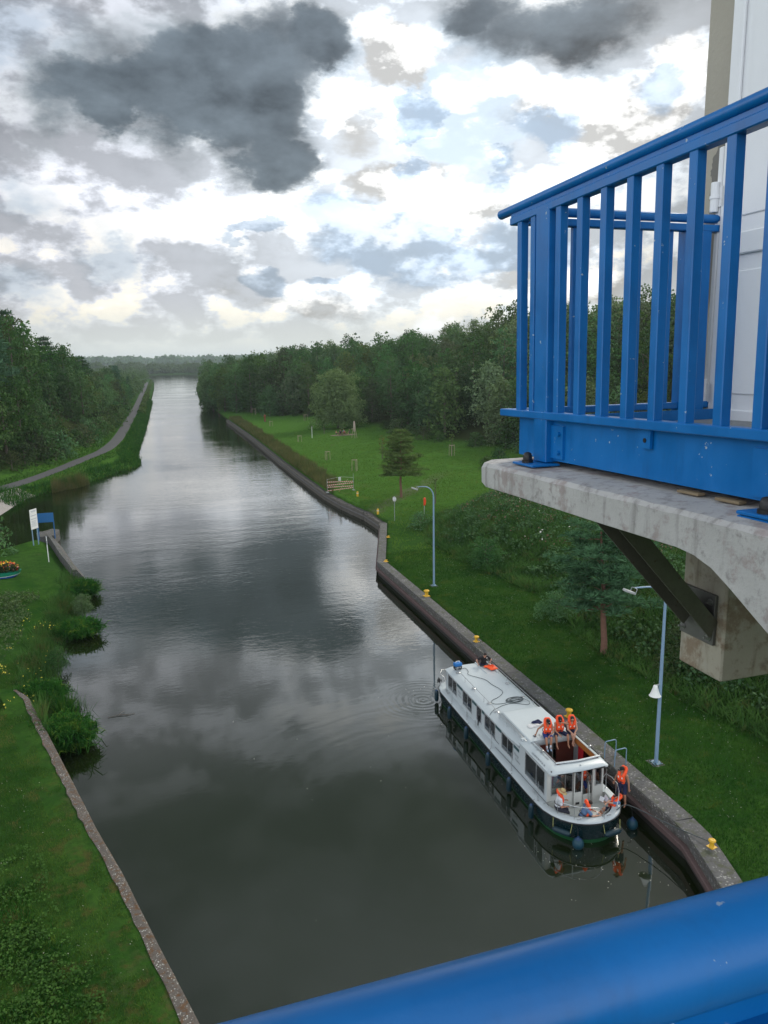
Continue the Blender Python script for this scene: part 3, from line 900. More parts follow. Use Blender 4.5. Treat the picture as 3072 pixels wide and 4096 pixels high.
def pine(h, w, base, seed, size=0.3, tiers=12, per=26, tuft=0.42, bare_top=0.0):
    """Scots pine: tiers of level boughs that end in tufts of needles"""
    random.seed(seed)
    tr = MB(); pts = [(random.uniform(-.01, .01)*h*(i > 0), random.uniform(-.01, .01)*h*(i > 0), -0.3+(h+0.1)*i/8) for i in range(9)]
    tr.tube(pts, [h*0.020*(1-0.9*i/8)+0.015 for i in range(9)], 8)
    cs, rs = [], []
    for k in range(tiers):
        t = (k+0.5)/tiers; z = h*(base+(1-base)*t)
        nb = 5 if t < 0.8 else 4
        L0 = w*(1-t)**0.5*random.uniform(0.72, 1.1)+0.3
        for j in range(nb):
            a = j*2*math.pi/nb+k*1.1+random.uniform(-.35, .35); L = L0*random.uniform(0.6, 1.1)
            rise = random.uniform(0.0, 0.28)
            q = [(0, 0, z)]
            for s in (0.35, 0.7, 1.0):
                q.append((math.cos(a+0.1*s)*L*s, math.sin(a+0.1*s)*L*s, z+L*rise*s*s))
            tr.tube(q, [0.045*(1-t)+0.012, 0.03*(1-t)+0.01, 0.02, 0.008], 5)
            nt = max(3, int(L/tuft*2.3))
            for i in range(nt):
                s = random.uniform(0.3, 1.05); dd = random.gauss(0, 0.24)*L*(1.1-0.4*s)
                cs.append((math.cos(a)*L*s-math.sin(a)*dd, math.sin(a)*L*s+math.cos(a)*dd, z+L*rise*s*s+random.uniform(0, 0.16)))
                rs.append(tuft*random.uniform(0.6, 1.1))
    C, D = [], []
    for c, r in zip(cs, rs):
        k = per; v = unit(RNG.normal(size=(k, 3))+np.array([0, 0, 0.55])); v[:, 2] = np.abs(v[:, 2])*0.9-0.15
        C.append(np.array(c)+v*r*np.array([1, 1, 0.6])*RNG.random((k, 1))**0.5); D.append(v)
    C = np.concatenate(C); D = unit(np.concatenate(D)); n = len(C)
    side = unit(np.cross(D, RNG.normal(size=(n, 3)))); s = size*(0.6+0.7*RNG.random((n, 1)))
    co = np.stack([C-side*s*0.13, C+side*s*0.13, C+D*s+side*s*0.05, C+D*s-side*s*0.05], 1).reshape(-1, 3)
    return np_mesh('crown', co, np.arange(n*4), 4), tr.mesh('trunk', 60)


def proto(me_pair, leafm, barkm):
    cr, tr = me_pair
    cr.materials.append(leafm); tr.materials.append(barkm)
    return cr, tr


def plant_tree(pr, name, x, y, z, sc, rz, label, cat='tree', group=None, sz=None):
    o = empty(name, (x, y, z), rz, label, cat, group)
    o.scale = (sc, sc, sz or sc)
    link('trunk', pr[1], None, o); link('crown', pr[0], None, o)
    return o


PR = {}
for i, (h, w, b, shp) in enumerate(((13, 4.8, 0.10, 'round'), (14, 4.2, 0.10, 'tall'), (12, 5.2, 0.08, 'dome'), (15, 4.6, 0.12, 'round'))):
    PR['dark%d' % i] = proto(broadleaf(h, w, b, 100+i, shape=shp), LEAF_D, BARK)
for i, (h, w, b, shp) in enumerate(((12, 4.6, 0.08, 'round'), (14.5, 4.0, 0.10, 'tall'), (11, 4.6, 0.06, 'dome'))):
    PR['light%d' % i] = proto(broadleaf(h, w, b, 200+i, shape=shp), LEAF_L, BARK)
for i, (h, w, b, shp) in enumerate(((12, 5.0, 0.08, 'round'), (13, 4.4, 0.1, 'dome'))):
    PR['olive%d' % i] = proto(broadleaf(h, w, b, 300+i, shape=shp), LEAF_O, BARK)
PR['grey0'] = proto(broadleaf(12.5, 5.0, 0.08, 401, shape='round', per=46, size=0.36), LEAF_W, BARK)
PR['cone0'] = proto(broadleaf(14, 3.6, 0.05, 501, shape='cone'), LEAF_D, BARK)
PR['cone1'] = proto(broadleaf(12, 3.2, 0.05, 502, shape='cone'), NEEDLE, BARK)
PR['pine0'] = proto(pine(14, 4.2, 0.22, 601, size=0.75, tiers=10, per=16, tuft=0.8), NEEDLE, BARK_R)
PR['bush0'] = proto(broadleaf(3.4, 2.1, 0.0, 701, per=110, size=0.26, nclump=22, shape='dome'), LEAF_D, BARK)
PR['bush1'] = proto(broadleaf(3.0, 2.2, 0.0, 702, per=110, size=0.24, nclump=22, shape='dome'), LEAF_L, BARK)
PR['bush2'] = proto(broadleaf(2.8, 2.0, 0.0, 703, per=120, size=0.22, nclump=20, shape='dome'), LEAF_O, BARK)

PR['near0'] = proto(broadleaf(3.4, 2.3, 0.0, 751, per=420, size=0.13, nclump=26, shape='dome'), LEAF_D, BARK)
PR['near1'] = proto(broadleaf(3.0, 2.4, 0.0, 752, per=420, size=0.13, nclump=26, shape='dome'), LEAF_L, BARK)
PR['near2'] = proto(broadleaf(2.8, 2.2, 0.0, 753, per=460, size=0.12, nclump=24, shape='dome'), LEAF_O, BARK)
LOOK = {'dark': 'dark green broadleaf', 'light': 'mid green broadleaf', 'olive': 'olive tinged broadleaf', 'grey': 'grey green', 'cone': 'pointed dark', 'pine': 'blue green pine'}


def occupied(x, y, lst, r):
    return any((x-a)**2+(y-b)**2 < r*r for a, b in lst)


EXTRA_R = [(23.5, 300), (27, 290), (31.5, 283), (22, 311), (20.8, 324), (20.5, 338), (36, 277), (29, 303), (34, 292), (25, 327), (40, 284), (21, 352), (22, 368), (30, 318), (39, 301), (27, 345), (36, 318), (33, 340), (42, 270), (45, 262), (47, 276), (44, 290)]


def place_word(x, y):
    a = math.degrees(math.atan2(x, y))-YAW
    if x < 5:
        for lim, w in ((-26, 'beyond the left frame edge'), (-22, 'above the notice board'), (-18.5, 'above the towpath bend'), (-16.5, 'over the straight towpath'), (99, 'where the left bank dwindles')):
            if a < lim: return w
    for lim, w in ((-11, 'at the water beyond the pile wall'), (-8, 'left of the lone willow'), (-4.5, 'right behind the dark round tree'), (-1, 'behind the lone willow'), (2.5, 'above the lawn pine'),
                   (6, 'above the lawn lamp'), (9.5, 'just left of the blue railing'), (13, 'behind the first blue balusters'), (17, 'behind the middle blue balusters'), (22, 'behind the right blue balusters'), (199, 'hidden behind the white door')):
        if a < lim: return w


random.seed(21)
spots_r, spots_l = [], []
for tries in range(30000):
    if len(spots_r) >= 172: break
    y = random.uniform(66, 400) if random.random() < 0.8 else random.uniform(90, 200); wr = float(interp(WOOD_R, y))
    dpt = random.random()**1.5*(74 if y < 260 else 46); x = wr+1.5+dpt
    r = 4.6+dpt*0.055+(1.6 if y > 260 else 0)
    if not occupied(x, y, spots_r, r): spots_r.append((x, y))
for tries in range(30000):
    if len(spots_l) >= 130: break
    y = random.uniform(100, 430); wl = float(interp(WOOD_L, y))
    dpt = random.random()**1.4*(42 if y < 260 else 30); x = wl-1.5-dpt
    r = 4.0+dpt*0.05+(1.6 if y > 260 else 0)
    if not occupied(x, y, spots_l, r): spots_l.append((x, y))
spots_r += EXTRA_R
kinds_r = ['dark0', 'dark1', 'dark2', 'dark3', 'dark0', 'dark3', 'light0', 'light1', 'light2', 'olive0', 'olive1', 'grey0', 'grey0', 'light0', 'light2']
kinds_l = ['dark0', 'dark1', 'dark2', 'dark3', 'light0', 'light1', 'pine0', 'pine0', 'cone1', 'cone0', 'olive0', 'light2']
tree_names = {'pine': 'pine_tree', 'grey': 'willow_tree'}
for side, spots, kinds in (('r', spots_r, kinds_r), ('l', spots_l, kinds_l)):
    for (x, y) in sorted(spots, key=lambda q: q[1]):
        k = random.choice(kinds) if (x, y) not in EXTRA_R else random.choice(['dark0', 'dark3', 'dark1', 'light0']); edge = (x-float(interp(WOOD_R, y))) if side == 'r' else (float(interp(WOOD_L, y))-x)
        sc = random.uniform(0.85, 1.12) if edge < 6 else random.uniform(1.0, 1.28)
        if y > 270 and side == 'l': sc *= 0.88
        if side == 'r' and y > 258 and edge < 16: sc = random.uniform(1.1, 1.4)
        base = k.rstrip('0123456789')
        where = 'front edge of the' if edge < 8 else ('middle of the' if edge < 26 else 'upper part of the')
        near = place_word(x, y)
        size_ = 'lowish' if sc < 0.95 else ('middling' if sc < 1.07 else ('tall' if sc < 1.17 else 'lofty'))
        lab = '%s %s tree, %s wood %s' % (size_, LOOK[base], where.replace(' of the', '').replace('part', '').replace('front edge', 'front').strip(), near)
        gz_ = gz(x, y)
        plant_tree(PR[k], tree_names.get(base, 'broadleaf_tree'), x, y, gz_-0.2, sc, random.uniform(0, 6.28), lab, 'tree',
                   '%s %s trees %s %s' % (size_, LOOK[base], where.split()[0], near), sz=sc*random.uniform(0.92, 1.12))

# understorey shrubs that close the foot of both woods
for side in 'rl':
    n = 46 if side == 'r' else 62
    for i in range(n):
        if side == 'r': y = 60+(i+random.random())*5.4; x = float(interp(WOOD_R, y))-random.uniform(-0.5, 2.2); 
        else: y = 104+(i+random.random())*3.4; x = float(interp(WOOD_L, y))+random.uniform(-0.6, 0.8)
        if side == 'r' and 196 < y < 212: continue
        k = random.choice(['bush0', 'bush0', 'bush1', 'bush2'])
        sc = random.uniform(0.7, 1.25)*(1.45 if side == 'l' else 1)
        lk = {'bush0': 'dark green', 'bush1': 'mid green', 'bush2': 'yellowish green'}[k]
        near = place_word(x, y); size_ = 'small' if sc < 0.9 else ('medium' if sc < 1.2 else 'big')
        plant_tree(PR[k], 'shrub', x, y, gz(x, y)-0.1, sc, random.uniform(0, 6.28), '%s %s shrub at the wood foot %s' % (size_, lk, near), 'shrub',
                   '%s %s shrubs at the wood foot %s' % (size_, lk, near))

# rear rows of both woods, climbing the ridges, read as one mass
def ridge(name, n, side, lab):
    sp_ = []
    for i in range(n):
        y = random.uniform(70, 400)
        if side == 'r': x = float(interp(WOOD_R, y))+random.uniform(42, 125)
        else: x = float(interp(WOOD_L, y))-random.uniform(26, 80)
        sp_.append((x, y, gz(x, y), random.uniform(0.85, 1.15)))
    co_, f_ = crown_mass(sp_, 12.5, 7.0, 0.55, 16)
    tag(link(name, np_mesh(name, co_, f_, 4), LEAF_D), lab, 'woods', kind='stuff')
def crown_mass(spots, h, w, size, per):
    cs, rs = [], []
    for (x, y, z, s) in spots:
        for k in range(9):
            a = k*2.4; t = (k+0.5)/9
            cs.append((x+math.cos(a)*w*0.5*s*(1.1-t), y+math.sin(a)*w*0.5*s*(1.1-t), z+h*s*(0.25+0.68*t))); rs.append(w*0.42*s*(1.15-0.5*t))
    return clump_leaves(cs, rs, per, size, low_cut=-0.9)


ridge('ridge_woods', 430, 'r', 'rear rows of the wood rising to the right hand ridge')
ridge('ridge_woods', 150, 'l', 'rear rows of the wood on the left hand ridge')
sp = []
for i in range(230):
    y = random.uniform(400, 700); x = float(interp(XR, y))+random.random()**1.4*60+7; sp.append((x, y, gz(x, y), random.uniform(0.8, 1.15)))
for i in range(170):
    y = random.uniform(420, 1000); x = -14-random.random()**1.5*50; sp.append((x, y, gz(x, y), random.uniform(0.5, 0.8)))
co, f = crown_mass(sp, 14, 7, 0.9, 5)
sp2 = [(float(interp(XR, q_))+3+random.uniform(0, 2), q_, 0, 0.4) for q_ in [random.uniform(440, 760) for _ in range(120)]]+[(-6.6-random.uniform(0, 1.4), random.uniform(300, 800), 0.2, random.uniform(0.10, 0.2)) for i in range(300)]
co2, f2 = crown_mass(sp2, 14, 7, 0.7, 9)
tag(link('bank_scrub', np_mesh('bank_scrub', co2, f2, 4), LEAF_O), 'low scrub along both banks where the canal runs off into the distance', 'scrub', kind='stuff')
tag(link('distant_woods', np_mesh('distant_woods', co, f, 4), LEAF_D), 'dark woods closing both banks where the canal narrows far off', 'woods', kind='stuff')
sp = []
for i in range(420):
    x = random.uniform(-420, 420); y = 1280+random.random()**2*260+abs(x)*0.15; sp.append((x, y, gz(x, y), random.uniform(0.7, 1.25)))
for i in range(160):
    x = -20-random.random()*140; y = random.uniform(1010, 1270); 
    if wdist(np.array([x]), np.array([y]))[0] > 4: sp.append((x, y, 0.5, random.uniform(0.4, 0.9)))
co, f = crown_mass(sp, 13, 12, 2.6, 1.3)
tag(link('far_shore_woods', np_mesh('far_shore_woods', co, f, 4), LEAF_O), 'hazy blue line of trees across the far end of the canal', 'woods', kind='stuff')
sp = []
for i in range(700):
    x = random.uniform(-2600, 2600); y = random.uniform(2300, 3600); sp.append((x, y, gz(x, y)-7, random.uniform(0.9, 1.6)))
co, f = crown_mass(sp, 13, 40, 9, 0.16)
tag(link('horizon_woods', np_mesh('horizon_woods', co, f, 4), LEAF_D), 'pale blue wooded ridge on the horizon', 'woods', kind='stuff')

_p2 = None
# single trees on the right lawn
random.seed(5)
LEAF_WB = m_leaf('leaves_pale_willow', (0.13, 0.21, 0.09), (0.20, 0.30, 0.135), (0.26, 0.36, 0.17))
wil = proto(broadleaf(15.7, 7.6, 0.14, 811, per=52, size=0.36, nclump=100, shape='dome'), LEAF_WB, BARK)
plant_tree(wil, 'willow_tree', 45.7, 202.9, gz(45.7, 202.9)-0.1, 1.0, 0.4, 'large round grey green willow standing alone on the lawn above the picnic table', 'tree')
dkt = proto(broadleaf(10.5, 4.6, 0.08, 812, per=46, size=0.36, nclump=50, shape='dome'), LEAF_D, BARK)
plant_tree(dkt, 'broadleaf_tree', 35.5, 262, gz(35.5, 262)-0.1, 1.0, 1.4, 'dark round tree in front of the wood left of the willow', 'tree')
p1 = proto(pine(9.2, 2.9, 0.30, 821, size=0.28, tiers=11, per=30, tuft=0.36), NEEDLE_L, BARK_R)
plant_tree(p1, 'pine_tree', 30.7, 98.4, gz(30.7, 98.4), 1.0, 0.7, 'young pine with level boughs alone on the lawn behind the far street lamp', 'tree')
p2 = proto(pine(8.8, 3.1, 0.30, 822, size=0.24, tiers=11, per=40, tuft=0.38), m_leaf('needles_bright', (0.050, 0.125, 0.060), (0.090, 0.200, 0.095), (0.13, 0.25, 0.12), 0.15), BARK_R)
_p2 = plant_tree(p2, 'pine_tree', 26.1, 40.6, gz(25.9, 40.6), 1.0, 2.1, 'blue green pine with a leaning reddish trunk behind the near street lamp', 'tree')
_p2.scale = (1.22, 1.22, 1.0); _p2.rotation_euler = (R(2), R(4), 2.1)
sap = proto(broadleaf(4.6, 0.85, 0.42, 831, per=150, size=0.2, nclump=16, shape='tall'), m_leaf('leaves_yellow', (0.12, 0.14, 0.03), (0.22, 0.23, 0.05)), BARK)
plant_tree(sap, 'sapling', 39.2, 137.3, gz(39.2, 137.3), 1.0, 0, 'thin yellowing sapling left of the lawn pine top', 'sapling')
sap2 = proto(broadleaf(3.0, 0.9, 0.4, 832, per=120, size=0.2, nclump=12, shape='tall'), LEAF_D, BARK)
plant_tree(sap2, 'sapling', 39.2, 190.5, gz(39.2, 190.5), 1.0, 0, 'small dark leafy sapling left of the picnic table', 'sapling')
sl = proto(broadleaf(4.2, 0.55, 0.62, 833, per=90, size=0.2, nclump=8, shape='tall'), LEAF_O, BARK)
plant_tree(sl, 'sapling', 52.1, 134.6, gz(52.1, 134.6), 1.0, 0, 'bare stemmed sapling tied between stakes near the wood edge', 'sapling')
sl2 = proto(broadleaf(4.4, 1.2, 0.5, 834, per=110, size=0.2, nclump=14, shape='tall'), LEAF_D, BARK)
plant_tree(sl2, 'sapling', 39.5, 84.5, gz(39.5, 84.5), 1.0, 0, 'slim young tree on the lawn just under the concrete beam', 'sapling')
plant_tree(sl, 'sapling', 33.5, 92.5, gz(33.5, 92.5), 0.8, 1, 'thin bare sapling right of the lawn pine and left of the beam', 'sapling')

# named bushes
def bush(x, y, k, sc, label, sz=None, z=None):
    return plant_tree(PR[k], 'bush', x, y, (gz(x, y) if z is None else z)-0.1, sc, random.uniform(0, 6), label, 'bush', sz=sz)
bush(27.6, 62.5, 'near1', 0.85, 'light feathery bush in the middle of the overgrown right bank')
bush(26.6, 47.5, 'near1', 0.7, 'loose green bush at the foot of the right bank left of the near pine')
bush(29.5, 36.0, 'near0', 1.1, 'dark spreading bush behind the near street lamp')
bush(30.5, 29.0, 'near0', 1.1, 'dark bush under the hanging concrete block')
bush(27.0, 79.5, 'bush1', 0.7, 'tall tuft beside the lifebuoy post')
bush(52.0, 118.0, 'bush1', 0.75, 'bright green bush just left of the concrete beam end')
bush(57.0, 124.0, 'bush1', 0.9, 'bright green bush behind the beam end')
bush(-17.3, 84.0, 'bush1', 1.0, 'grey green shrub at the left edge beside the inlet', sz=1.25)


# ---------------------------------------------------------------- grass, weeds, reeds
def blades(xs, ys, zs, h, w, lean=0.4):
    n = len(xs); a = RNG.random(n)*2*np.pi
    hh = h*(0.55+0.9*RNG.random(n)); ww = w*(0.7+0.6*RNG.random(n))
    lx = RNG.normal(size=n)*lean*hh; ly = RNG.normal(size=n)*lean*hh
    dx = np.cos(a)*ww/2; dy = np.sin(a)*ww/2
    p = np.stack([xs, ys, zs], -1)
    co = np.stack([p+np.stack([-dx, -dy, 0*dx-0.03], -1), p+np.stack([dx, dy, 0*dx-0.03], -1), p+np.stack([lx, ly, hh], -1)], 1)
    return co.reshape(-1, 3)


def field(name, n, xr, yr, keep, h, w, m, label, lean=0.4, hf=None, dz=0.0, cat='grass'):
    xs = RNG.uniform(*xr, n); ys = RNG.uniform(*yr, n)
    k = keep(xs, ys); xs, ys = xs[k], ys[k]
    zs = ground(xs, ys)+dz
    hh = h if hf is None else h*hf(xs, ys)
    co = blades(xs, ys, zs, hh, w, lean)
    return tag(link(name, np_mesh(name, co, np.arange(len(co)), 3), m), label, cat, kind='stuff')


def m_blade(name, c1, c2, c3=None, sc=0.4):
    def f(t):
        p = t.pos(); n = t.noise(p, sc, 5, 0.65); n2 = t.noise(p, 9, 3, 0.7)
        c = t.mix(t.ramp(n, 0.36, 0.62), c1, c2)
        c = t.mix(t.ramp(n2, 0.5, 0.7, 0, 0.6), c, t.v('SCALE', c2, 1.5))
        if c3: c = t.mix(t.ramp(t.noise(p, sc*2.2, 4, 0.7), 0.52, 0.66), c, c3)
        d = bsdf(t, c, 0.9, spec=0.05); tr = t.n.new('ShaderNodeBsdfTranslucent'); t.put(tr.inputs[0], c)
        mx = t.n.new('ShaderNodeMixShader'); mx.inputs[0].default_value = 0.3
        t.l.new(d, mx.inputs[1]); t.l.new(tr.outputs[0], mx.inputs[2]); return mx.outputs[0]
    return mat(name, f)


G1 = m_blade('grass_blades', (0.016, 0.062, 0.009), (0.038, 0.105, 0.015), (0.085, 0.122, 0.022))
G2 = m_blade('lush_grass_blades', (0.014, 0.066, 0.012), (0.034, 0.118, 0.018), (0.11, 0.18, 0.025), 0.7)
G1L = m_blade('patchy_lawn_blades', (0.034, 0.085, 0.013), (0.080, 0.145, 0.026), (0.135, 0.135, 0.042), 0.5)
G3 = m_blade('dry_grass_blades', (0.075, 0.090, 0.028), (0.125, 0.125, 0.048), (0.050, 0.105, 0.024), 0.25)
G4 = m_blade('bank_weeds', (0.030, 0.085, 0.020), (0.068, 0.150, 0.034), (0.095, 0.115, 0.035), 0.35)
G5 = m_blade('lawn_blades_far', (0.055, 0.120, 0.016), (0.105, 0.190, 0.032), (0.140, 0.195, 0.040), 0.15)
def mid_lawn(x, y): return (x > np.where(y < 84, np.interp(y, [66, 84], [19.9, 24.6]), np.interp(y, [84, 107, 125, 260], [24.6, 23.4, 25, 25]))) & (x < interp(WOOD_R, y)) & ~((y < 86) & (x > interp(BANK_R, y)))
field('lawn_tufts', 170000, (19, 66), (66, 200), lambda x, y: mid_lawn(x, y) & (RNG.random(len(x)) < np.clip(1.15-y/190, 0.25, 1)) & (vnoise(x, y, 2.5, 61) > -0.35), 0.15, 0.10, G5, 'mown park lawn with a patchy uneven sward')
def grass_clump(x, y, r, label):
    """a mound of arching grass blades"""
    o = empty('grass_clump', (x, y, 0.15), random.uniform(0, 6), label, 'grass clump')
    n = int(5200*r); v = unit(RNG.normal(size=(n, 3))+np.array([0, 0, 0.7])); v[:, 2] = np.abs(v[:, 2])
    root = np.stack([RNG.normal(size=n)*0.42*r, RNG.normal(size=n)*0.5*r, RNG.random(n)*0.55*r], -1)
    L = r*(0.55+0.5*RNG.random((n, 1))); mid = root+v*L*0.6+np.array([0, 0, 0.12*r]); tip = root+v*L*1.0-np.array([0, 0, 0.18*r])
    sd = unit(np.cross(v, RNG.normal(size=(n, 3))))*(0.018+0.022*RNG.random((n, 1)))
    co = np.stack([root-sd, root+sd, mid+sd*0.8, mid-sd*0.8], 1).reshape(-1, 3); c2 = np.stack([mid-sd*0.8, mid+sd*0.8, tip+sd*0.2, tip-sd*0.2], 1).reshape(-1, 3)
    co = np.concatenate([co, c2]); link('blades', np_mesh('blades', co, np.arange(len(co)), 4), G2, o)
    return o
for (x, y, k, s, lab) in ((-6.2, 41.0, 'tuft', 1.15, 'nearest rounded grassy bush hanging over the left wall foot'), (-7.7, 51.5, 'near0', 0.40, 'small dark shrub with white flowers on the left shore'),
                          (-7.0, 58.6, 'tuft', 1.0, 'bright green grassy mound midway along the left shore'), (-7.3, 63.6, 'near1', 0.45, 'dark leafy shrub on the left shore below the brown weeds'),
                          (-7.7, 69.2, 'tuft', 1.05, 'furthest grassy clump on the left shore before the bare slab'), (-8.2, 47.2, 'tuft', 0.9, 'low grassy clump at the end of the lichen wall')):
    if k.startswith('tuft'): grass_clump(x, y, s, lab)
    else: bush(x, y, k, s, lab, z=0.5)

li = lambda y: np.interp(y, [b for a, b in LW_I], [a for a, b in LW_I])
left_keep = lambda x, y: (x < np.where(y < 46, li(y)-0.02, -9.8)) & (vnoise(x, y, 2.2, 9) > -0.62) & ~((y < 46) & (x > li(y)-1.0) & (vnoise(x, y, 0.9, 4) > 0.05))
field('lawn_grass', 150000, (-17, 0.5), (17.5, 52), left_keep, 0.095, 0.035, G1L, 'short patchy lawn grass along the left wall')
field('long_grass', 45000, (-17, -1), (17.5, 34), lambda x, y: (x < li(y)-2.6-1.2*vnoise(x, y, 3, 2)) & (vnoise(x, y, 1.6, 12) > -0.1), 0.22, 0.04, G2, 'long lush grass and clover in the lower left corner', hf=lambda x, y: 0.6+0.6*np.clip(vnoise(x, y, 1.1, 31)+0.4, 0, 1.3))
field('verge_grass', 120000, (18.8, 30), (19, 70), lambda x, y: (x > np.interp(y, [19, 23, 34, 55, 67, 70], [19.0, 19.75, 19.75, 19.5, 19.35, 20.2])+0.12*RNG.normal(size=len(x))) & (x < interp(BANK_R, y)+0.8), 0.10, 0.045, G1, 'mown grass verge between the quay and the overgrown bank')
field('bank_undergrowth', 90000, (25, 48), (22, 92), lambda x, y: (x > interp(BANK_R, y)-0.6+0.9*vnoise(x, y, 2, 8)) & (x < interp(BANK_R, y)+13), 0.55, 0.11, G4, 'tangled weeds and brambles covering the right bank', lean=0.7, hf=lambda x, y: 0.5+0.9*np.clip(vnoise(x, y, 2.3, 14)+0.5, 0, 1.4), cat='undergrowth')
pal_x = lambda y: np.interp(y, [b for a, b in PAL], [a for a, b in PAL])
field('tall_dry_grass', 70000, (20, 31), (104, 262), lambda x, y: (x > pal_x(y)+0.75) & (x < pal_x(y)+0.75+3.3*sst(103, 118, y)+1.2*vnoise(x, y, 6, 4)), 1.0, 0.10, G3, 'tall brown seeding grass between the pile wall and the lawn', lean=0.25, hf=lambda x, y: 0.6+0.5*np.clip(vnoise(x, y, 3, 6)+0.5, 0, 1.2), cat='tall grass')


def near_shore(lo, hi):
    def f(x, y):
        d = wdist(x, y); return (d > lo) & (d < hi+0.8*vnoise(x, y, 3, 18)) & (y > 100) & (x < 5)
    return f
field('bank_herbs', 150000, (-30, -2), (118, 420), near_shore(-0.3, 3.6), 0.85, 0.14, G2, 'rank green herbs and reeds fringing the left bank', lean=0.35, hf=lambda x, y: 0.5+1.0*np.clip(vnoise(x, y, 4, 22)+0.35, 0, 1.3), cat='reeds')
field('path_verge_grass', 40000, (-32, -8), (120, 300), lambda x, y: (np.abs(x-np.interp(y, [a for a, b in PATH], [b for a, b in PATH])) > 1.5) & (np.abs(x-np.interp(y, [a for a, b in PATH], [b for a, b in PATH])) < 5), 0.3, 0.12, G1, 'grass verges on both sides of the towpath')
field('reed_stand', 6000, (-17.5, -12), (127, 136), lambda x, y: np.abs(wdist(x, y)) < 0.9, 1.9, 0.07, G3, 'pale stemmed reed stand by the inlet below the towpath', lean=0.1, cat='reeds')
shore_x = lambda y: np.interp(y, [a for a, b in XL], [b for a, b in XL])
field('shore_weeds', 26000, (-12, -5), (38.5, 74), lambda x, y: (x < shore_x(y)+0.5) & (x > np.where(y < 46.3, -99, shore_x(y)-2.0+0.8*vnoise(x, y, 2, 3))) & (x > np.where(y < 46.3, np.interp(y, [b for a, b in LW_O], [a for a, b in LW_O]), -99)), 0.7, 0.06, G4, 'weeds and flowers growing along the left shore', lean=0.35, hf=lambda x, y: 0.5+0.9*np.clip(vnoise(x, y, 1.5, 41)+0.4, 0, 1.3), cat='weeds')
field('iris_clump', 900, (-7.0, -5.6), (43.8, 46.2), lambda x, y: ((x+6.3)/0.7)**2+((y-45)/1.1)**2 < 1, 1.25, 0.07, G2, 'spiky bright green iris clump at the water edge', lean=0.28, dz=0.3, cat='iris clump')

# broad-leaved ground cover in the lower left corner
n_ = 36000; xs = RNG.uniform(-9, -2.4, n_); ys = RNG.uniform(17.5, 30, n_)
k_ = (xs < li(ys)-1.9-0.9*vnoise(xs, ys, 2.2, 91)) & (vnoise(xs, ys, 0.9, 92)+0.25*RNG.normal(size=n_) > 0.22); xs, ys = xs[k_], ys[k_]
c_ = np.stack([xs, ys, ground(xs, ys)+0.05+0.16*RNG.random(len(xs))], -1)
co, f = leaf_quads(c_, unit(RNG.normal(size=c_.shape)*0.6+np.array([0, 0, 1.0])), 0.085*(0.6+0.8*RNG.random(len(xs))))
tag(link('clover_cover', np_mesh('clover_cover', co, f, 4), m_leaf('leaves_clover', (0.030, 0.090, 0.016), (0.070, 0.170, 0.032), (0.11, 0.24, 0.045), vs=0.9)), 'dark broad leaved clover and ivy in the lower left corner', 'ground cover', kind='stuff')
# thick shrubby growth on the upper part of the right bank
hc = []
for k in range(900):
    y = random.uniform(30, 88); x = float(interp(BANK_R, y))+random.uniform(1.2, 12)
    if vnoise(np.array([x]), np.array([y]), 3.0, 44)[0] > -0.25: hc.append((x, y, gz(x, y)+random.uniform(0.0, 0.5)))
co, f = clump_leaves(hc, [random.uniform(0.4, 0.95) for _ in hc], 70, 0.20, flat=0.75)
tag(link('bank_shrubbery', np_mesh('bank_shrubbery', co, f, 4), m_leaf('leaves_bank', (0.034, 0.088, 0.026), (0.072, 0.155, 0.045), (0.115, 0.20, 0.06), vs=0.35)), 'thick low shrubs and brambles hiding the slope of the right bank', 'undergrowth', kind='stuff')
# dark low hedge at the left edge and clover-like ground cover
hc = [(random.uniform(-14.8, -11.2)-0.0*k, 50.5+17*random.random(), 1.15+random.uniform(0, 0.4)) for k in range(90)]
co, f = clump_leaves(hc, [random.uniform(0.45, 0.8) for _ in hc], 150, 0.15, flat=0.7)
hg = empty('hedge', (-13, 59, 1.2), 0, 'low dark leafy hedge at the left edge of the lawn', 'hedge')
link('foliage', np_mesh('foliage', co-np.array([13*-1, 59, 1.2]), f, 4), LEAF_D, hg)

# ---------------------------------------------------------------- the lift: platform railing, concrete beam, tower
AZL = R(YAW-17.5)                # the lift stands 1.5 degrees off the canal line


def S(u, v, z, tilt=True):
    """lift frame: u to the right, v along the canal, z from eye height; the platform falls slightly towards its far end"""
    if tilt: z = z+0.0205*(3.5-v)
    return Vector((u*math.cos(AZL)+v*math.sin(AZL)*1.0, -u*math.sin(AZL)+v*math.cos(AZL), EYE+z))


def SL(u, v, z, tilt=True, o=None):
    p = S(u, v, z, tilt); return p-(o if o is not None else Vector((0, 0, 0)))


def sbox(mb, u0, u1, v0, v1, z0, z1, o, tilt=True, bev=0.0):
    if bev:
        c = [((u0+u1)/2, (v0+v1)/2)]
        mid = SL((u0+u1)/2, (v0+v1)/2, (z0+z1)/2, tilt, o)
        M = Matrix.Rotation(-AZL, 3, 'Z')
        if tilt: M = M @ Matrix.Rotation(-0.0205, 3, 'X')
        return mb.box(mid, (abs(u1-u0), abs(v1-v0), abs(z1-z0)), M, bev)
    vs = [SL(u, v, z, tilt, o) for z in (z0, z1) for v in (v0, v1) for u in (u0, u1)]
    mb.add(vs, [(0, 2, 3, 1), (4, 5, 7, 6), (0, 1, 5, 4), (2, 6, 7, 3), (0, 4, 6, 2), (1, 3, 7, 5)])
    return mb


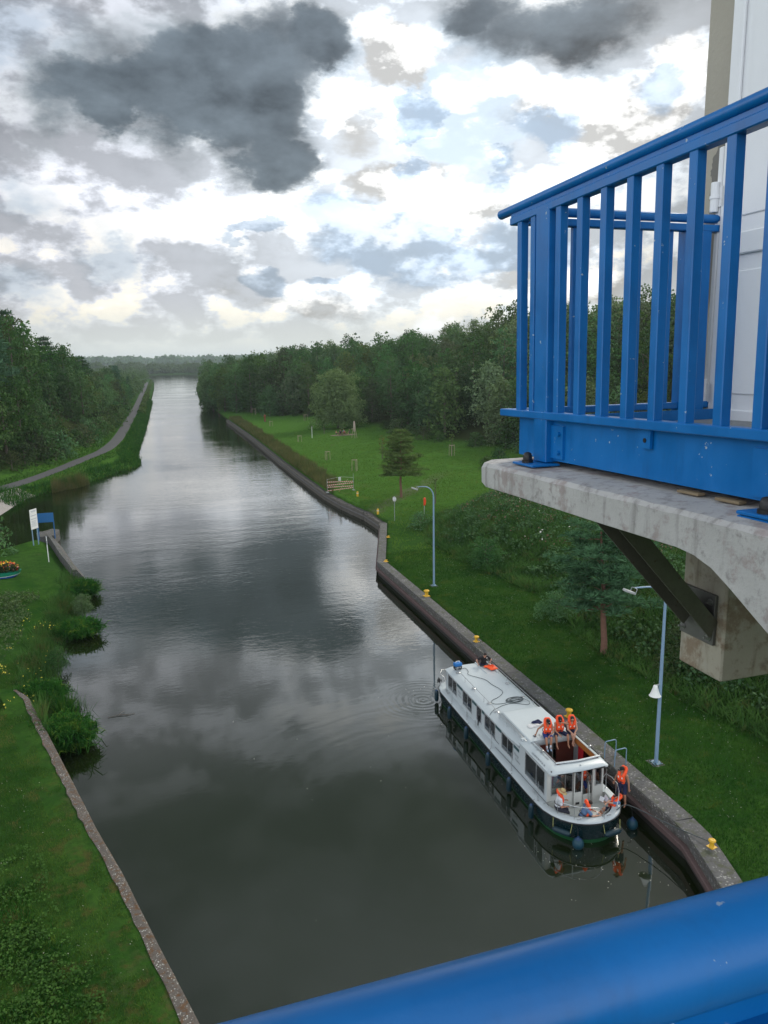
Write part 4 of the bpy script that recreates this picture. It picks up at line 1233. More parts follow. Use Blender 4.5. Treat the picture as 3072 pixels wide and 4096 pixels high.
def m_bluepaint(t):
    p = t.tex('Object')
    n = t.noise(p, 5, 5, 0.6); ch = t.noise(p, 38, 4, 0.6); fine = t.noise(p, 180, 2, 0.5)
    col = t.mix(t.ramp(n, 0.3, 0.7), (0.002, 0.118, 0.37), (0.003, 0.145, 0.44))
    chip = t.m('MULTIPLY', t.ramp(ch, 0.685, 0.70), t.ramp(n, 0.47, 0.55))
    grime = t.ramp(t.noise(t.v('MULTIPLY', p, (3, 3, 0.6)), 6, 5, 0.65), 0.5, 0.75, 0.0, 0.28)
    col = t.mix(grime, col, (0.01, 0.06, 0.17))
    col = t.mix(chip, col, (0.38, 0.45, 0.5))
    return bsdf(t, col, t.ramp(n, 0.3, 0.7, 0.30, 0.42), spec=0.5, bump=t.m('ADD', fine, t.m('MULTIPLY', n, 0.5)), bstr=0.06, bdist=0.002)


BLUE = mat('blue_gloss_paint', m_bluepaint)
BLACK = paint('black_plastic', (0.012, 0.012, 0.013), 0.45, 0.1)
STEEL = paint('galvanised_steel', (0.30, 0.30, 0.29), 0.45, 0.3, 8.0, metal=0.7)
o0 = S(1.78, 3.53, -0.30)
rl = empty('platform_railing', o0, 0, 'blue painted steel railing around the cantilevered lift platform', 'railing')
rl.rotation_euler = (0, 0, 0)
UF, VB = 1.80, 3.55
# hand rails: a tube on a flat bar, front and back
for (nm, a, b) in (('handrail', (UF, 3.67), (UF, -0.9)), ('handrail', (UF, VB), (3.02, VB))):
    mb = MB(); mb.tube([SL(a[0], a[1], 0.692, True, o0), SL(b[0], b[1], 0.692, True, o0)], 0.0225, 14); mb.build(nm, BLUE, rl, 50)
mb = MB(); sbox(mb, UF-0.025, UF+0.025, 3.53, -0.9, 0.615, 0.650, o0, bev=0.004); sbox(mb, UF-0.007, UF+0.007, 3.55, -0.9, 0.648, 0.675, o0); mb.build('top_bar', BLUE, rl)
mb = MB(); sbox(mb, UF, 3.02, VB-0.025, VB+0.025, 0.625, 0.660, o0, bev=0.004); mb.build('top_bar', BLUE, rl)
mb = MB(); sbox(mb, UF-0.03, UF+0.03, 3.60, -0.9, -0.300, -0.265, o0, bev=0.004); mb.build('bottom_bar', BLUE, rl)
mb = MB(); sbox(mb, UF+0.03, 3.02, VB-0.03, VB+0.03, -0.300, -0.265, o0, bev=0.004); mb.build('bottom_bar', BLUE, rl)
BAL = [3.43, 3.30]+[3.075-0.170*k for k in range(0, 23)]
for v in BAL:
    if abs(v-1.74) < 0.06: continue
    mb = MB(); sbox(mb, UF-0.020, UF+0.020, v-0.020, v+0.020, -0.268, 0.618, o0, bev=0.003); mb.build('baluster', BLUE, rl)
for k in range(5):
    u = 1.96+0.19*k
    mb = MB(); sbox(mb, u-0.014, u+0.014, VB-0.014, VB+0.014, -0.268, 0.628, o0, bev=0.003); mb.build('baluster', BLUE, rl)
# the corner post goes down to a foot plate on the concrete
for (pv, z0) in ((3.20, -0.498), (1.745, -0.498), (0.3, -0.498)):
    mb = MB(); sbox(mb, UF-0.026, UF+0.045, pv-0.060, pv+0.055, z0, 0.640, o0, bev=0.004); post = mb.build('post', BLUE, rl)
mb = MB(); sbox(mb, 2.80, 2.96, VB-0.035, VB+0.035, -0.55, 0.64, o0, bev=0.004); mb.build('post', BLUE, rl)

ch = empty('edge_beam', S(1.8, 3.4, -0.5), 0, 'wide flat blue steel edge beam below the platform railing', 'steel beam')
oc = Vector(ch.location)
mb = MB(); sbox(mb, UF+0.012, UF+0.024, 3.46, -0.9, -0.488, -0.305, oc); mb.build('web_plate', BLUE, ch)
mb = MB(); sbox(mb, UF+0.024, UF+0.10, 3.46, -0.9, -0.320, -0.306, oc); mb.build('top_flange', BLUE, ch)
mb = MB(); sbox(mb, UF+0.026, 3.05, 3.47, 3.482, -0.488, -0.305, oc); mb.build('end_plate', BLUE, ch)
for pv in (3.10, 1.86):
    br = MB(); sbox(br, UF+0.000, UF+0.012, pv-0.075, pv+0.04, -0.475, -0.325, oc); b = br.build('bracket', BLUE, ch)
    for z in (-0.36, -0.445):
        q = MB(); c = SL(UF-0.002, pv-0.045, z, True, oc); q.lathe([(0.0115, -0.010), (0.0115, 0.003), (0.006, 0.003)], c, 6, 'x'); q.build('bolt', BLUE, b)
tb = MB(); sbox(tb, UF-0.005, UF+0.008, 2.40, 2.46, -0.372, -0.302, oc); tbo = tb.build('bracket', BLUE, ch)
q = MB(); q.lathe([(0.009, -0.004), (0.009, 0.0), (0.001, 0.0)], SL(UF-0.004, 2.43, -0.342, True, oc), 10, 'x'); q.build('bolt_hole', BLACK, tbo)

for (pv, n) in ((3.20, 1), (1.745, 3)):
    fp = empty('foot_plate', S(UF-0.03, pv, -0.54), 0, 'blue foot plate with black capped bolt %s' % ('at the far corner post' if n == 1 else 'on stacked packing plates nearer the camera'), 'foot plate')
    of = Vector(fp.location)
    for k in range(n):
        mb = MB(); z = -0.512-0.014*k; sbox(mb, UF-0.115+0.004*k, UF+0.03, pv-0.11-0.003*k, pv+0.085, z, z+0.011, of, bev=0.003)
        mb.build('plate', BLUE, fp)
    mb = MB(); mb.lathe([(0.026, 0.0), (0.026, 0.012), (0.021, 0.014), (0.021, 0.034), (0.015, 0.046), (0.004, 0.050)], SL(UF-0.077, pv+0.005, -0.501, True, of), 12); mb.build('bolt_cap', BLACK, fp, 50)

# concrete beam: flat ledge, thin far end, deepening into a haunch towards the camera side
CON = mat('pale_platform_concrete', m_concrete((0.43, 0.42, 0.41), (0.17, 0.155, 0.15), 2.6, (0.30, 0.25, 0.24), 0.15, 0.5, 0.008))
CON2 = mat('brown_stained_concrete', m_concrete((0.36, 0.33, 0.27), (0.13, 0.095, 0.065), 1.9, (0.22, 0.16, 0.11), 0.2, 0.4, 0.008))
cb = empty('concrete_beam', S(1.9, 2.6, -0.6), 0, 'pale stained concrete beam carrying the blue railing, deepening towards the right', 'concrete beam')
ob = Vector(cb.location)
UE = 1.625
prof = [(3.53, -0.655), (3.0, -0.655), (2.44, -0.66), (1.97, -0.66), (1.87, -0.68), (1.79, -0.72), (1.60, -0.83), (1.2, -1.06), (0.4, -1.45), (-1.2, -1.9)]
topv = [3.53, 3.0, 2.44, 1.97, 1.87, 1.79, 1.60, 1.2, 0.4, -1.2]
random.seed(3)
rings = []
for k, (v, zb) in enumerate(prof):
    for sub_ in range(1):
        pass
def dense_prof(n=60):
    vs = np.linspace(3.53, -1.2, n); zb = np.interp(-vs, [-a for a, b in prof], [b for a, b in prof]); return vs, zb
for i, (v, zb) in enumerate(zip(*dense_prof())):
    j = lambda q: random.uniform(-q, q)
    fl = 0.02*(1 if i else 1)
    inset = 0.014 if i == 0 else 0.0
    rings.append([SL(UE+inset, v, zb+0.012+inset, True, ob), SL(UE-0.001+inset+j(0.0015), v, -0.542-inset+j(0.002), True, ob), SL(UE+0.014+inset+j(0.003), v, -0.526-inset*0.4+j(0.002), True, ob), SL(UE+0.07, v, -0.5185+j(0.001), True, ob), SL(1.95, v, -0.5165, True, ob),
                  SL(2.95, v, -0.5165, True, ob), SL(2.95, v, zb+0.0, True, ob), SL(UE+0.03+inset, v, zb, True, ob)])
MB().loft(rings).build('beam_body', CON, cb, 30)
wd = paint('old_wood', (0.21, 0.16, 0.10), 0.9, 0.3)
for (v, dz, lab) in ((2.19, 0.0, 'far'), (2.0, 0.0, 'near')):
    mb = MB(); mb.box((0, 0, 0), (0.035, 0.10, 0.010), Matrix.Rotation(-AZL+0.1, 3, 'Z'), 0.002)
    o = mb.build('wooden_wedge', wd); o.location = S(UF+0.018, v, -0.508); tag(o, 'thin wooden packing wedge under the blue edge beam, the %ser of the two' % lab if lab == 'near' else 'thin wooden packing wedge under the blue edge beam, the farther of the two', 'wedge')

# hanging concrete block below the beam, steel strut between them
bk = empty('concrete_block', S(2.4, 2.75, -1.2, False), 0, 'brown stained square concrete corbel below the beam at the right edge', 'concrete block')
okk = Vector(bk.location)
mb = MB(); sbox(mb, 2.40, 5.4, 2.62, 2.905, -1.462, -0.60, okk, False, bev=0.008); mb.build('block_body', CON2, bk)
st = empty('steel_strut', S(2.3, 2.8, -1.1, False), 0, 'grey steel channel strut running from the beam down to a bolted plate', 'steel strut')
os_ = Vector(st.location)
MS = paint('dull_grey_steel', (0.13, 0.125, 0.10), 0.55, 0.35, 5.0, metal=0.35, dirt=(0.10, 0.07, 0.04), bstr=0.3)
MSD = paint('dark_strut_steel', (0.055, 0.050, 0.042), 0.6, 0.3, 5.0, metal=0.3, bstr=0.3)
A0 = Vector((1.74, 2.60, -0.60)); A1 = Vector((2.385, 2.75, -1.225))      # (u, v, z) ends of the channel
def sl3(p, o): return SL(p[0], p[1], p[2], False, o)
dirv = (A1-A0).normalized(); sidev = Vector((0, 1, 0)); sidev = (sidev-dirv*sidev.dot(dirv)).normalized(); nrm = dirv.cross(sidev).normalized()
def beam(mb, a0, a1, w, h, offs, offn):
    vs = []
    for p in (a0, a1):
        for (s_, n_) in ((-w/2, -h/2), (w/2, -h/2), (w/2, h/2), (-w/2, h/2)):
            vs.append(sl3(p+sidev*(s_+offs)+nrm*(n_+offn), os_))
    mb.add(vs, [(0, 3, 2, 1), (4, 5, 6, 7), (0, 1, 5, 4), (1, 2, 6, 5), (2, 3, 7, 6), (3, 0, 4, 7)])
mb = MB(); beam(mb, A0, A1, 0.150, 0.008, 0, 0.035); mb.build('web', MSD, st)
mb = MB(); beam(mb, A0, A1, 0.008, 0.075, -0.079, 0); mb.build('flange', MS, st)
mb = MB(); beam(mb, A0, A1, 0.008, 0.075, 0.079, 0); mb.build('flange', MS, st)
mb = MB(); sbox(mb, 2.380, 2.397, 2.665, 2.885, -1.300, -1.065, os_, False, bev=0.002); pl = mb.build('bolted_plate', paint('plate_steel', (0.16, 0.155, 0.15), 0.5, 0.3, 6.0, metal=0.5), st)
for (v, z) in ((2.69, -1.10), (2.69, -1.265), (2.86, -1.265), (2.86, -1.10)):
    q = MB(); c = SL(2.38, v, z, False, os_); q.lathe([(0.016, -0.006), (0.016, 0.0)], c, 10, 'x'); q.lathe([(0.011, -0.014), (0.011, -0.006)], c, 6, 'x'); q.lathe([(0.005, -0.028), (0.005, -0.014)], c, 8, 'x'); q.build('bolt', STEEL, pl)

# lift tower with its white door
tw = empty('lift_tower', S(3.3, 1.5, -3, False), 0, 'cream rendered lift tower wall with a spalled grey patch and a white panelled door', 'tower')
ot = Vector(tw.location)


def m_render(t):
    p = t.tex('Object')
    n = t.noise(p, 2.2, 6, 0.6); f = t.noise(p, 40, 4, 0.6)
    col = t.mix(n, (0.36, 0.33, 0.28), (0.44, 0.41, 0.35))
    g = t.n.new('ShaderNodeNewGeometry'); x, y, z = t.sep(g.outputs['Position'])
    c = t.m('ADD', t.m('MULTIPLY', t.m('SUBTRACT', z, EYE+0.60), 0.75), t.m('MULTIPLY', n, 0.6))
    # spalled lens-shaped patch where the render has come away, narrowing upwards
    w = t.m('MULTIPLY', t.ramp(z, EYE+1.25, EYE+0.95, 0.0, 0.115), t.ramp(t.noise(p, 7, 4, 0.6), 0.3, 0.7, 0.75, 1.25))
    # distance from the door side, measured along the wall
    v = t.m('ADD', t.m('MULTIPLY', x, math.sin(AZL)), t.m('MULTIPLY', y, math.cos(AZL)))
    dd = t.m('SUBTRACT', v, 3.555)
    patch = t.m('MULTIPLY', t.m('LESS_THAN', dd, w), t.ramp(z, EYE+0.2, EYE+0.3))
    col = t.mix(patch, col, (0.20, 0.19, 0.175))
    col = t.mix(t.ramp(f, 0.62, 0.75, 0, 0.4), col, (0.36, 0.32, 0.27))
    return bsdf(t, col, 0.9, spec=0.2, bump=t.m('ADD', f, t.m('MULTIPLY', patch, -2.0)), bstr=0.5, bdist=0.006)


mb = MB(); sbox(mb, 3.05, 5.9, -2.5, 3.755, -0.95, 9, ot, False); mb.build('rendered_wall', mat('cream_render', m_render), tw)
WHITE = paint('white_pvc', (0.76, 0.77, 0.79), 0.35, 0.04, 3.0)
dr = MB(); sbox(dr, 3.015, 3.049, 2.55, 3.528, -0.46, 2.4, ot, False, bev=0.004); door = dr.build('door', WHITE, tw)
mb = MB()
for (v0, v1) in ((3.44, 3.52), (2.62, 2.72)):
    sbox(mb, 2.995, 3.016, v0, v1, -0.43, 2.36, ot, False, bev=0.006)
for (z0, z1) in ((-0.43, -0.30), (0.49, 0.60), (2.2, 2.36)):
    sbox(mb, 2.993, 3.0155, 2.70, 3.46, z0, z1, ot, False, bev=0.006)
mb.build('door_frame', WHITE, door)
for (z0, z1) in ((-0.29, 0.48), (0.61, 2.19)):
    mb = MB(); sbox(mb, 3.006, 3.0165, 2.78, 3.38, z0+0.07, z1-0.07, ot, False, bev=0.006); mb.build('panel', WHITE, door)
mb = MB(); sbox(mb, 3.0, 3.05, 3.530, 3.565, -0.50, 1.05, ot, False, bev=0.006); mb.build('door_jamb', WHITE, tw)
for z in (0.80, -0.22):
    mb = MB(); c = SL(2.985, 3.555, z, False, ot); mb.lathe([(0.02, -0.075), (0.022, -0.07), (0.022, 0.07), (0.02, 0.075)], c, 10); mb.lathe([(0.026, -0.008), (0.026, 0.008)], c, 10)
    sbox(mb, 2.995, 3.01, 3.49, 3.56, z-0.05, z+0.05, ot, False); mb.build('hinge', WHITE, door)
# platform deck between beam and tower
dk_ = empty('platform_deck', S(2.4, 1.5, -0.4), 0, 'blue steel deck of the lift platform seen through the balusters', 'deck')
od = Vector(dk_.location)
mb = MB(); sbox(mb, UF+0.11, 3.04, -0.9, 3.46, -0.40, -0.36, od); mb.build('deck_plate', paint('deck_grey', (0.20, 0.21, 0.22), 0.6, 0.2), dk_)

# the rail the photographer leans on
nr = empty('near_railing', S(0.0, 0.25, -1.2, False), 0, 'thick glossy blue handrail close to the camera across the lower right corner', 'railing')
on = Vector(nr.location)
mb = MB(); mb.tube([SL(-1.6, 0.309, -0.337, False, on), SL(2.0, 0.309, -0.337, False, on)], 0.0275, 40); mb.build('handrail', BLUE, nr, 60)
mb = MB(); sbox(mb, -1.6, 2.0, 0.282, 0.336, -0.415, -0.390, on, False, bev=0.004); sbox(mb, -1.6, 2.0, 0.305, 0.313, -0.391, -0.362, on, False); mb.build('top_bar', BLUE, nr)
for k in range(18):
    u = -1.5+k*0.168+0.07
    mb = MB(); sbox(mb, u-0.02, u+0.02, 0.289, 0.329, -1.15, -0.414, on, False, bev=0.003); mb.build('baluster', BLUE, nr)
mb = MB(); sbox(mb, -1.6, 2.0, 0.279, 0.339, -1.19, -1.15, on, False, bev=0.004); mb.build('bottom_bar', BLUE, nr)

# ---------------------------------------------------------------- thin haze over the whole valley
def m_haze(m):
    m.use_nodes = True; m.node_tree.nodes.clear(); t = NT(m.node_tree)
    out = t.n.new('ShaderNodeOutputMaterial'); v = t.n.new('ShaderNodeVolumePrincipled')
    v.inputs['Color'].default_value = (0.80, 0.90, 1.0, 1); v.inputs['Density'].default_value = 0.00012; v.inputs['Anisotropy'].default_value = 0.3
    t.l.new(v.outputs[0], out.inputs['Volume'])
hm = bpy.data.materials.new('haze'); m_haze(hm)
mb = MB(); mb.box((0, 2400, 28), (9400, 5200, 64))
tag(mb.build('haze', hm), kind='stuff')

# ---------------------------------------------------------------- street lamps, bollards, signs and other small things
LAMP_BLUE = paint('pale_blue_lamp_paint', (0.20, 0.30, 0.42), 0.45, 0.1, 4.0)
YEL = paint('yellow_bollard_paint', (0.62, 0.36, 0.02), 0.5, 0.2, 6.0, dirt=(0.2, 0.12, 0.03))
ORANGE = paint('orange_plastic', (0.85, 0.09, 0.015), 0.55, 0.08)
WPAINT = paint('white_paint', (0.72, 0.72, 0.70), 0.5, 0.08)
GREYM = paint('grey_metal', (0.32, 0.34, 0.35), 0.5, 0.15, metal=0.3)
WOODP = paint('pale_stake_wood', (0.34, 0.28, 0.20), 0.9, 0.3)


def street_lamp(x, y, label, speaker=False, h=8.55, reach=-1.35):
    z = gz(x, y); o = empty('street_lamp', (x, y, z), 0, label, 'street lamp', 'pale blue street lamps on the quay verge')
    mb = MB(); pts = [(0, 0, 0.02), (0, 0, h*0.5), (0, 0, h-1.0)]
    rs = [0.088, 0.078, 0.062]
    for k in range(1, 9):
        a = math.pi/2*k/8
        pts.append((reach*0.62*(1-math.cos(a)), 0, h-1.0+0.92*math.sin(a))); rs.append(0.055-0.002*k)
    pts.append((reach, 0, h-0.06)); rs.append(0.034)
    mb.tube(pts, rs, 14); mb.build('pole', LAMP_BLUE, o, 60)
    mb = MB(); mb.box((0, 0, 0.035), (0.42, 0.42, 0.02), None, 0.004); bp = mb.build('base_plate', LAMP_BLUE, o)
    for sx in (-1, 1):
        for sy in (-1, 1):
            q = MB(); q.lathe([(0.025, 0.04), (0.025, 0.07), (0.012, 0.07), (0.012, 0.10)], (sx*0.16, sy*0.16, 0), 6); q.build('bolt', BLACK, bp)
    mb = MB(); mb.box((0, 0.02, -0.02), (0.62, 0.66, 0.06), None, 0.01); mb.build('footing', m_quay_top, o)
    # floodlight on a yoke
    M = Matrix.Rotation(R(22), 3, 'Y')
    mb = MB(); mb.box((reach-0.28, 0, h-0.20), (0.50, 0.36, 0.10), M, 0.02, 1.0); hd = mb.build('lamp_head', paint('lamp_housing', (0.36, 0.37, 0.37), 0.45, 0.15), o)
    mb = MB(); mb.box(Vector((reach-0.28, 0, h-0.20))+M @ Vector((0, 0, -0.053)), (0.44, 0.30, 0.008), M); mb.build('lamp_glass', paint('lamp_glass', (0.55, 0.55, 0.52), 0.15, 0.02), hd)
    mb = MB(); mb.tube([(reach, 0, h-0.05), (reach-0.02, 0.2, h-0.08), (reach-0.10, 0.2, h-0.26)], 0.016, 6); mb.tube([(reach, 0, h-0.05), (reach-0.02, -0.2, h-0.08), (reach-0.10, -0.2, h-0.26)], 0.016, 6); mb.build('yoke', GREYM, o)
    if speaker:
        mb = MB(); c = (-0.30, -0.05, 3.80)
        mb.lathe([(0.27, -0.36), (0.235, -0.32), (0.16, -0.12), (0.11, 0.04), (0.095, 0.12), (0.06, 0.15)], c, 20); sp = mb.build('loudspeaker_horn', WPAINT, o, 50)
        mb = MB(); mb.tube([(-0.20, -0.05, 3.94), (-0.05, -0.02, 3.98)], 0.028, 8); mb.tube([(-0.30, -0.05, 3.93), (-0.18, -0.05, 3.93)], 0.045, 8); mb.build('bracket', GREYM, sp)
    return o


street_lamp(20.9, 58.1, 'far pale blue lamp post with a floodlight arm, near the lawn pine')
street_lamp(21.05, 28.0, 'near pale blue lamp post carrying a white loudspeaker horn halfway up', True, h=8.75, reach=-1.6)


def bollard(x, y, label, sc=1.0, small=False):
    z = 1.285; o = empty('bollard', (x, y, z), 0.2, label, 'bollard', 'yellow bollards on the quay'); o.scale = (sc*0.82, sc*0.82, sc*0.82)
    mb = MB(); mb.box((0, 0, 0.012), (0.42, 0.42, 0.024), None, 0.004); mb.build('base_plate', YEL, o)
    if small:
        mb = MB(); mb.lathe([(0.09, 0.02), (0.07, 0.06), (0.07, 0.16), (0.06, 0.18)], n=14); mb.build('stem', YEL, o, 50)
        mb = MB(); mb.tube([(-0.2, 0, 0.15), (-0.1, 0, 0.17), (0.1, 0, 0.17), (0.2, 0, 0.15)], [0.03, 0.045, 0.045, 0.03], 8); mb.build('horn_bar', YEL, o, 50)
    else:
        mb = MB(); mb.lathe([(0.16, 0.02), (0.13, 0.06), (0.12, 0.26), (0.14, 0.32), (0.15, 0.34)], n=18); mb.build('stem', YEL, o, 50)
        mb = MB(); mb.lathe([(0.14, 0.32), (0.20, 0.35), (0.205, 0.40), (0.17, 0.44), (0.10, 0.45), (0.09, 0.435), (0.02, 0.43)], n=20); mb.build('cap', YEL, o, 50)
    return o


bollard(22.2, 76.0, 'small yellow horn bollard furthest along the pale quay end', 1.0, True)
bollard(19.2, 66.6, 'small yellow horn bollard at the bend of the quay', 1.05, True)
bollard(19.3, 55.4, 'round headed yellow bollard beside the far street lamp', 1.35)
bollard(19.15, 44.9, 'yellow bollard with mooring ropes behind the man in black', 1.05)
bollard(19.5, 33.3, 'yellow bollard partly hidden behind the seated men', 1.15)
bollard(19.2, 21.9, 'nearest yellow bollard, alone near the end of the quay', 0.85)

# yellow marker posts on the lawn
for (x, y, lab) in ((25.3, 101.4, 'short yellow marker post on the grass right of the barrier'), (24.6, 88.5, 'short yellow marker post on the grass near the end of the pile wall')):
    o = empty('marker_post', (x, y, gz(x, y)), 0, lab, 'marker post', 'yellow marker posts')
    mb = MB(); mb.lathe([(0.14, 0), (0.14, 0.62), (0.11, 0.68), (0.02, 0.70)], n=12); mb.build('post', YEL, o, 50)
    mb = MB(); mb.lathe([(0.143, 0.42), (0.143, 0.50)], n=12); mb.build('band', WPAINT, o)

# round sign seen nearly edge on
o = empty('round_sign', (25.4, 84.1, gz(25.4, 84.1)), 0, 'thin white pole with a round sign plate turned almost edge on', 'sign')
mb = MB(); mb.tube([(0, 0, 0), (0, 0, 2.95)], 0.035, 8); mb.build('pole', GREYM, o)
mb = MB(); mb.lathe([(0.30, -0.012), (0.30, 0.012)], (0.0, 0, 2.6), 24, 'y', Matrix.Rotation(R(-62), 3, 'Z')); pl = mb.build('sign_plate', WPAINT, o)
mb = MB(); M = Matrix.Rotation(R(-62), 3, 'Z'); ring = [Vector((0, 0, 2.6))+M @ Vector((0.27*math.cos(a), 0, 0.27*math.sin(a))) for a in [2*math.pi*k/24 for k in range(24)]]
mb.tube(ring, 0.018, 6, closed=True); mb.build('rim', paint('dark_rim', (0.05, 0.05, 0.06), 0.5), pl)

# lifebuoy station
o = empty('lifebuoy_post', (29.6, 85.6, gz(29.6, 85.6)), 0.5, 'orange red lifebuoy case on a post above the bank weeds', 'lifebuoy')
mb = MB(); mb.tube([(0, 0, 0), (0, 0, 1.3)], 0.04, 8); mb.build('post', GREYM, o)
mb = MB(); mb.box((0, -0.06, 1.75), (0.34, 0.16, 0.98), None, 0.07); cs = mb.build('case', paint('lifebuoy_red', (0.72, 0.05, 0.02), 0.45), o)
ring = [(0.12*math.cos(a), -0.15, 1.75+0.33*math.sin(a)) for a in [2*math.pi*k/20 for k in range(20)]]
mb = MB(); mb.tube(ring, 0.035, 6, closed=True); mb.build('ring', ORANGE, cs)

# barrier of red and white tape and boards at the end of the dry grass
o = empty('barrier', (24.0, 106.2, gz(24, 106.2)), 0.12, 'red and white striped board barrier at the end of the tall dry grass', 'barrier')
def m_stripes(t):
    x, y, z = t.sep(t.tex('Object'))
    s = t.m('LESS_THAN', t.m('FRACT', t.m('MULTIPLY', t.m('ADD', x, t.m('MULTIPLY', z, 0.6)), 3.2)), 0.5)
    return bsdf(t, t.mix(s, (0.62, 0.56, 0.50), (0.50, 0.13, 0.07)), 0.6)
STR = mat('red_white_stripes', m_stripes)
for i, z in enumerate((0.35, 0.72, 1.08, 1.42)):
    mb = MB(); mb.box((0.02*i, 0.03*i, z), (4.0, 0.03, 0.13), Matrix.Rotation(R((-2.5, 1.5, -1.5, 2.5)[i]), 3, 'Y')); mb.build('striped_board', STR, o)
for x in (-2.0, 2.0):
    mb = MB(); mb.tube([(x, 0, 0), (x, 0, 1.95 if x < 0 else 2.5)], 0.03, 8); mb.box((x, 0, 0.05), (0.35, 0.6, 0.1), None, 0.02); mb.build('stand', GREYM, o)
mb = MB(); mb.tube([(-2, 0, 1.9), (0, 0, 2.15), (2.0, 0, 1.9)], 0.012, 5); mb.build('rope', WPAINT, o)
mb = MB(); mb.box((-0.1, -0.03, 1.85), (0.38, 0.02, 0.50), None, 0.004); nt = mb.build('notice', WPAINT, o)
mb = MB()
for k in range(5): mb.box((-0.1, -0.043, 2.0-0.07*k), (0.26, 0.003, 0.022))
mb.build('print_lines', paint('grey_print', (0.25, 0.25, 0.27), 0.6), nt)
mb = MB(); mb.tube([(1.2, 0.05, 1.75), (0.2, -0.2, 0.8), (-0.4, -0.5, 0.1)], 0.02, 5); mb.build('loose_tape', STR, o)

# white marker pole on the lawn, brown post
o = empty('marker_pole', (34.6, 182.6, gz(34.6, 182.6)), 0, 'plain thin white pole standing in the middle of the lawn', 'pole')
mb = MB(); mb.tube([(0, 0, 0), (0, 0, 2.7)], [0.07, 0.06], 8); mb.build('pole', WPAINT, o)
mb = MB(); mb.lathe([(0.10, 2.66), (0.10, 2.74), (0.02, 2.78)], n=8); mb.build('cap', GREYM, o)
o = empty('carved_post', (30.6, 238.6, gz(30.6, 238.6)), 0, 'short red brown post far up the lawn near the dry grass', 'post')
mb = MB(); mb.lathe([(0.26, 0), (0.24, 1.3), (0.32, 1.45), (0.32, 1.9), (0.22, 2.1), (0.05, 2.2)], n=8); mb.build('post', paint('red_brown_wood', (0.24, 0.075, 0.04), 0.8, 0.3), o, 50)
mb = MB(); mb.box((0, 0, 0.05), (0.7, 0.7, 0.1), None, 0.02); mb.build('base', m_quay_top, o)


def tree_guard(x, y, label, h=1.9, w=0.75):
    z = gz(x, y); o = empty('tree_guard', (x, y, z), random.uniform(0, 1), label, 'tree guard', 'wooden stake tree guards on the lawn')
    for k in range(3):
        a = k*2.094; c = (math.cos(a)*w/2, math.sin(a)*w/2)
        mb = MB(); mb.tube([(c[0]*1.1, c[1]*1.1, -0.1), (c[0], c[1], h)], 0.045, 6); mb.build('stake', WOODP, o)
    mb = MB()
    for k in range(3):
        a, b = k*2.094, (k+1)*2.094
        p = Vector((math.cos(a)*w/2, math.sin(a)*w/2, h-0.12)); q = Vector((math.cos(b)*w/2, math.sin(b)*w/2, h-0.12))
        mb.tube([p, q], 0.04, 5)
    mb.build('crossbars', WOODP, o)
    mb = MB(); mb.tube([(0, 0, 0), (0.03, 0.02, h+0.9)], [0.03, 0.012], 5); mb.build('young_stem', BARK, o)
    return o


for (x, y, lab, h, w) in ((29.6, 141.5, 'stake tree guard nearest the dry grass, left of its twin', 1.7, 1.0), (30.9, 125.1, 'stake tree guard nearest the barrier, tuft of grass at its foot', 2.0, 1.0), (30.2, 175.5, 'low stake tree guard left of the white pole', 1.5, 1.0),
                          (42.2, 232.4, 'stake tree guard left of the willow at the wood edge', 2.0, 1.3), (31.3, 271.6, 'farthest stake tree guard near the dark wood', 2.2, 1.5), (29.9, 220.7, 'small tree guard beside the red brown post', 1.5, 1.0),
                          (52.1, 134.6, 'tall stake tree guard around the bare sapling', 2.1, 1.1)):
    tree_guard(x, y, lab, h, w)
# tall wrapped sapling beside the picnic place
o = empty('wrapped_sapling', (43.5, 175.9, gz(43.5, 175.9)), 0, 'pale wrapped young tree on tall tripod stakes right of the picnic table', 'staked tree')
for k in range(3):
    a = k*2.094+0.4; mb = MB(); mb.tube([(math.cos(a)*0.75, math.sin(a)*0.75, -0.1), (math.cos(a)*0.28, math.sin(a)*0.28, 2.3)], 0.06, 6); mb.build('stake', WOODP, o)
mb = MB(); mb.lathe([(0.18, 1.5), (0.26, 2.0), (0.30, 2.6), (0.22, 3.6), (0.12, 4.0)], n=8); mb.build('pale_wrap', paint('pale_wrap', (0.40, 0.33, 0.27), 0.9, 0.2), o, 60)
mb = MB(); mb.box((-0.35, 0, 2.15), (0.7, 0.3, 0.12), None, 0.02); mb.build('shelf', WOODP, o)

# picnic table and people around it
pt = empty('picnic_table', (42.6, 184.5, gz(42.6, 184.5)), 0.15, 'picnic table with benches on bare ground under the willow', 'picnic table')
wp = paint('brown_table_wood', (0.20, 0.10, 0.06), 0.8, 0.2)
mb = MB(); mb.box((0, 0, 0.75), (2.0, 0.8, 0.06), None, 0.01); mb.build('table_top', wp, pt)
for s in (-1, 1):
    mb = MB(); mb.box((0, s*0.75, 0.45), (2.0, 0.28, 0.05), None, 0.01); mb.build('bench', wp, pt)
    mb = MB(); mb.box((s*0.75, 0, 0.37), (0.08, 1.7, 0.08)); mb.box((s*0.75, 0.3, 0.37), (0.08, 0.08, 0.74), rotm('X', 18)); mb.box((s*0.75, -0.3, 0.37), (0.08, 0.08, 0.74), rotm('X', -18)); mb.build('trestle', wp, pt)
bt = MB(); ring = [(42.9+3.2*math.cos(a)*(1+0.15*math.sin(3*a)), 184.3+1.9*math.sin(a)*(1+0.1*math.cos(2*a))) for a in [2*math.pi*k/24 for k in range(24)]]
bt.add([(x, y, gz(x, y)+0.03) for x, y in ring], [tuple(range(24))])
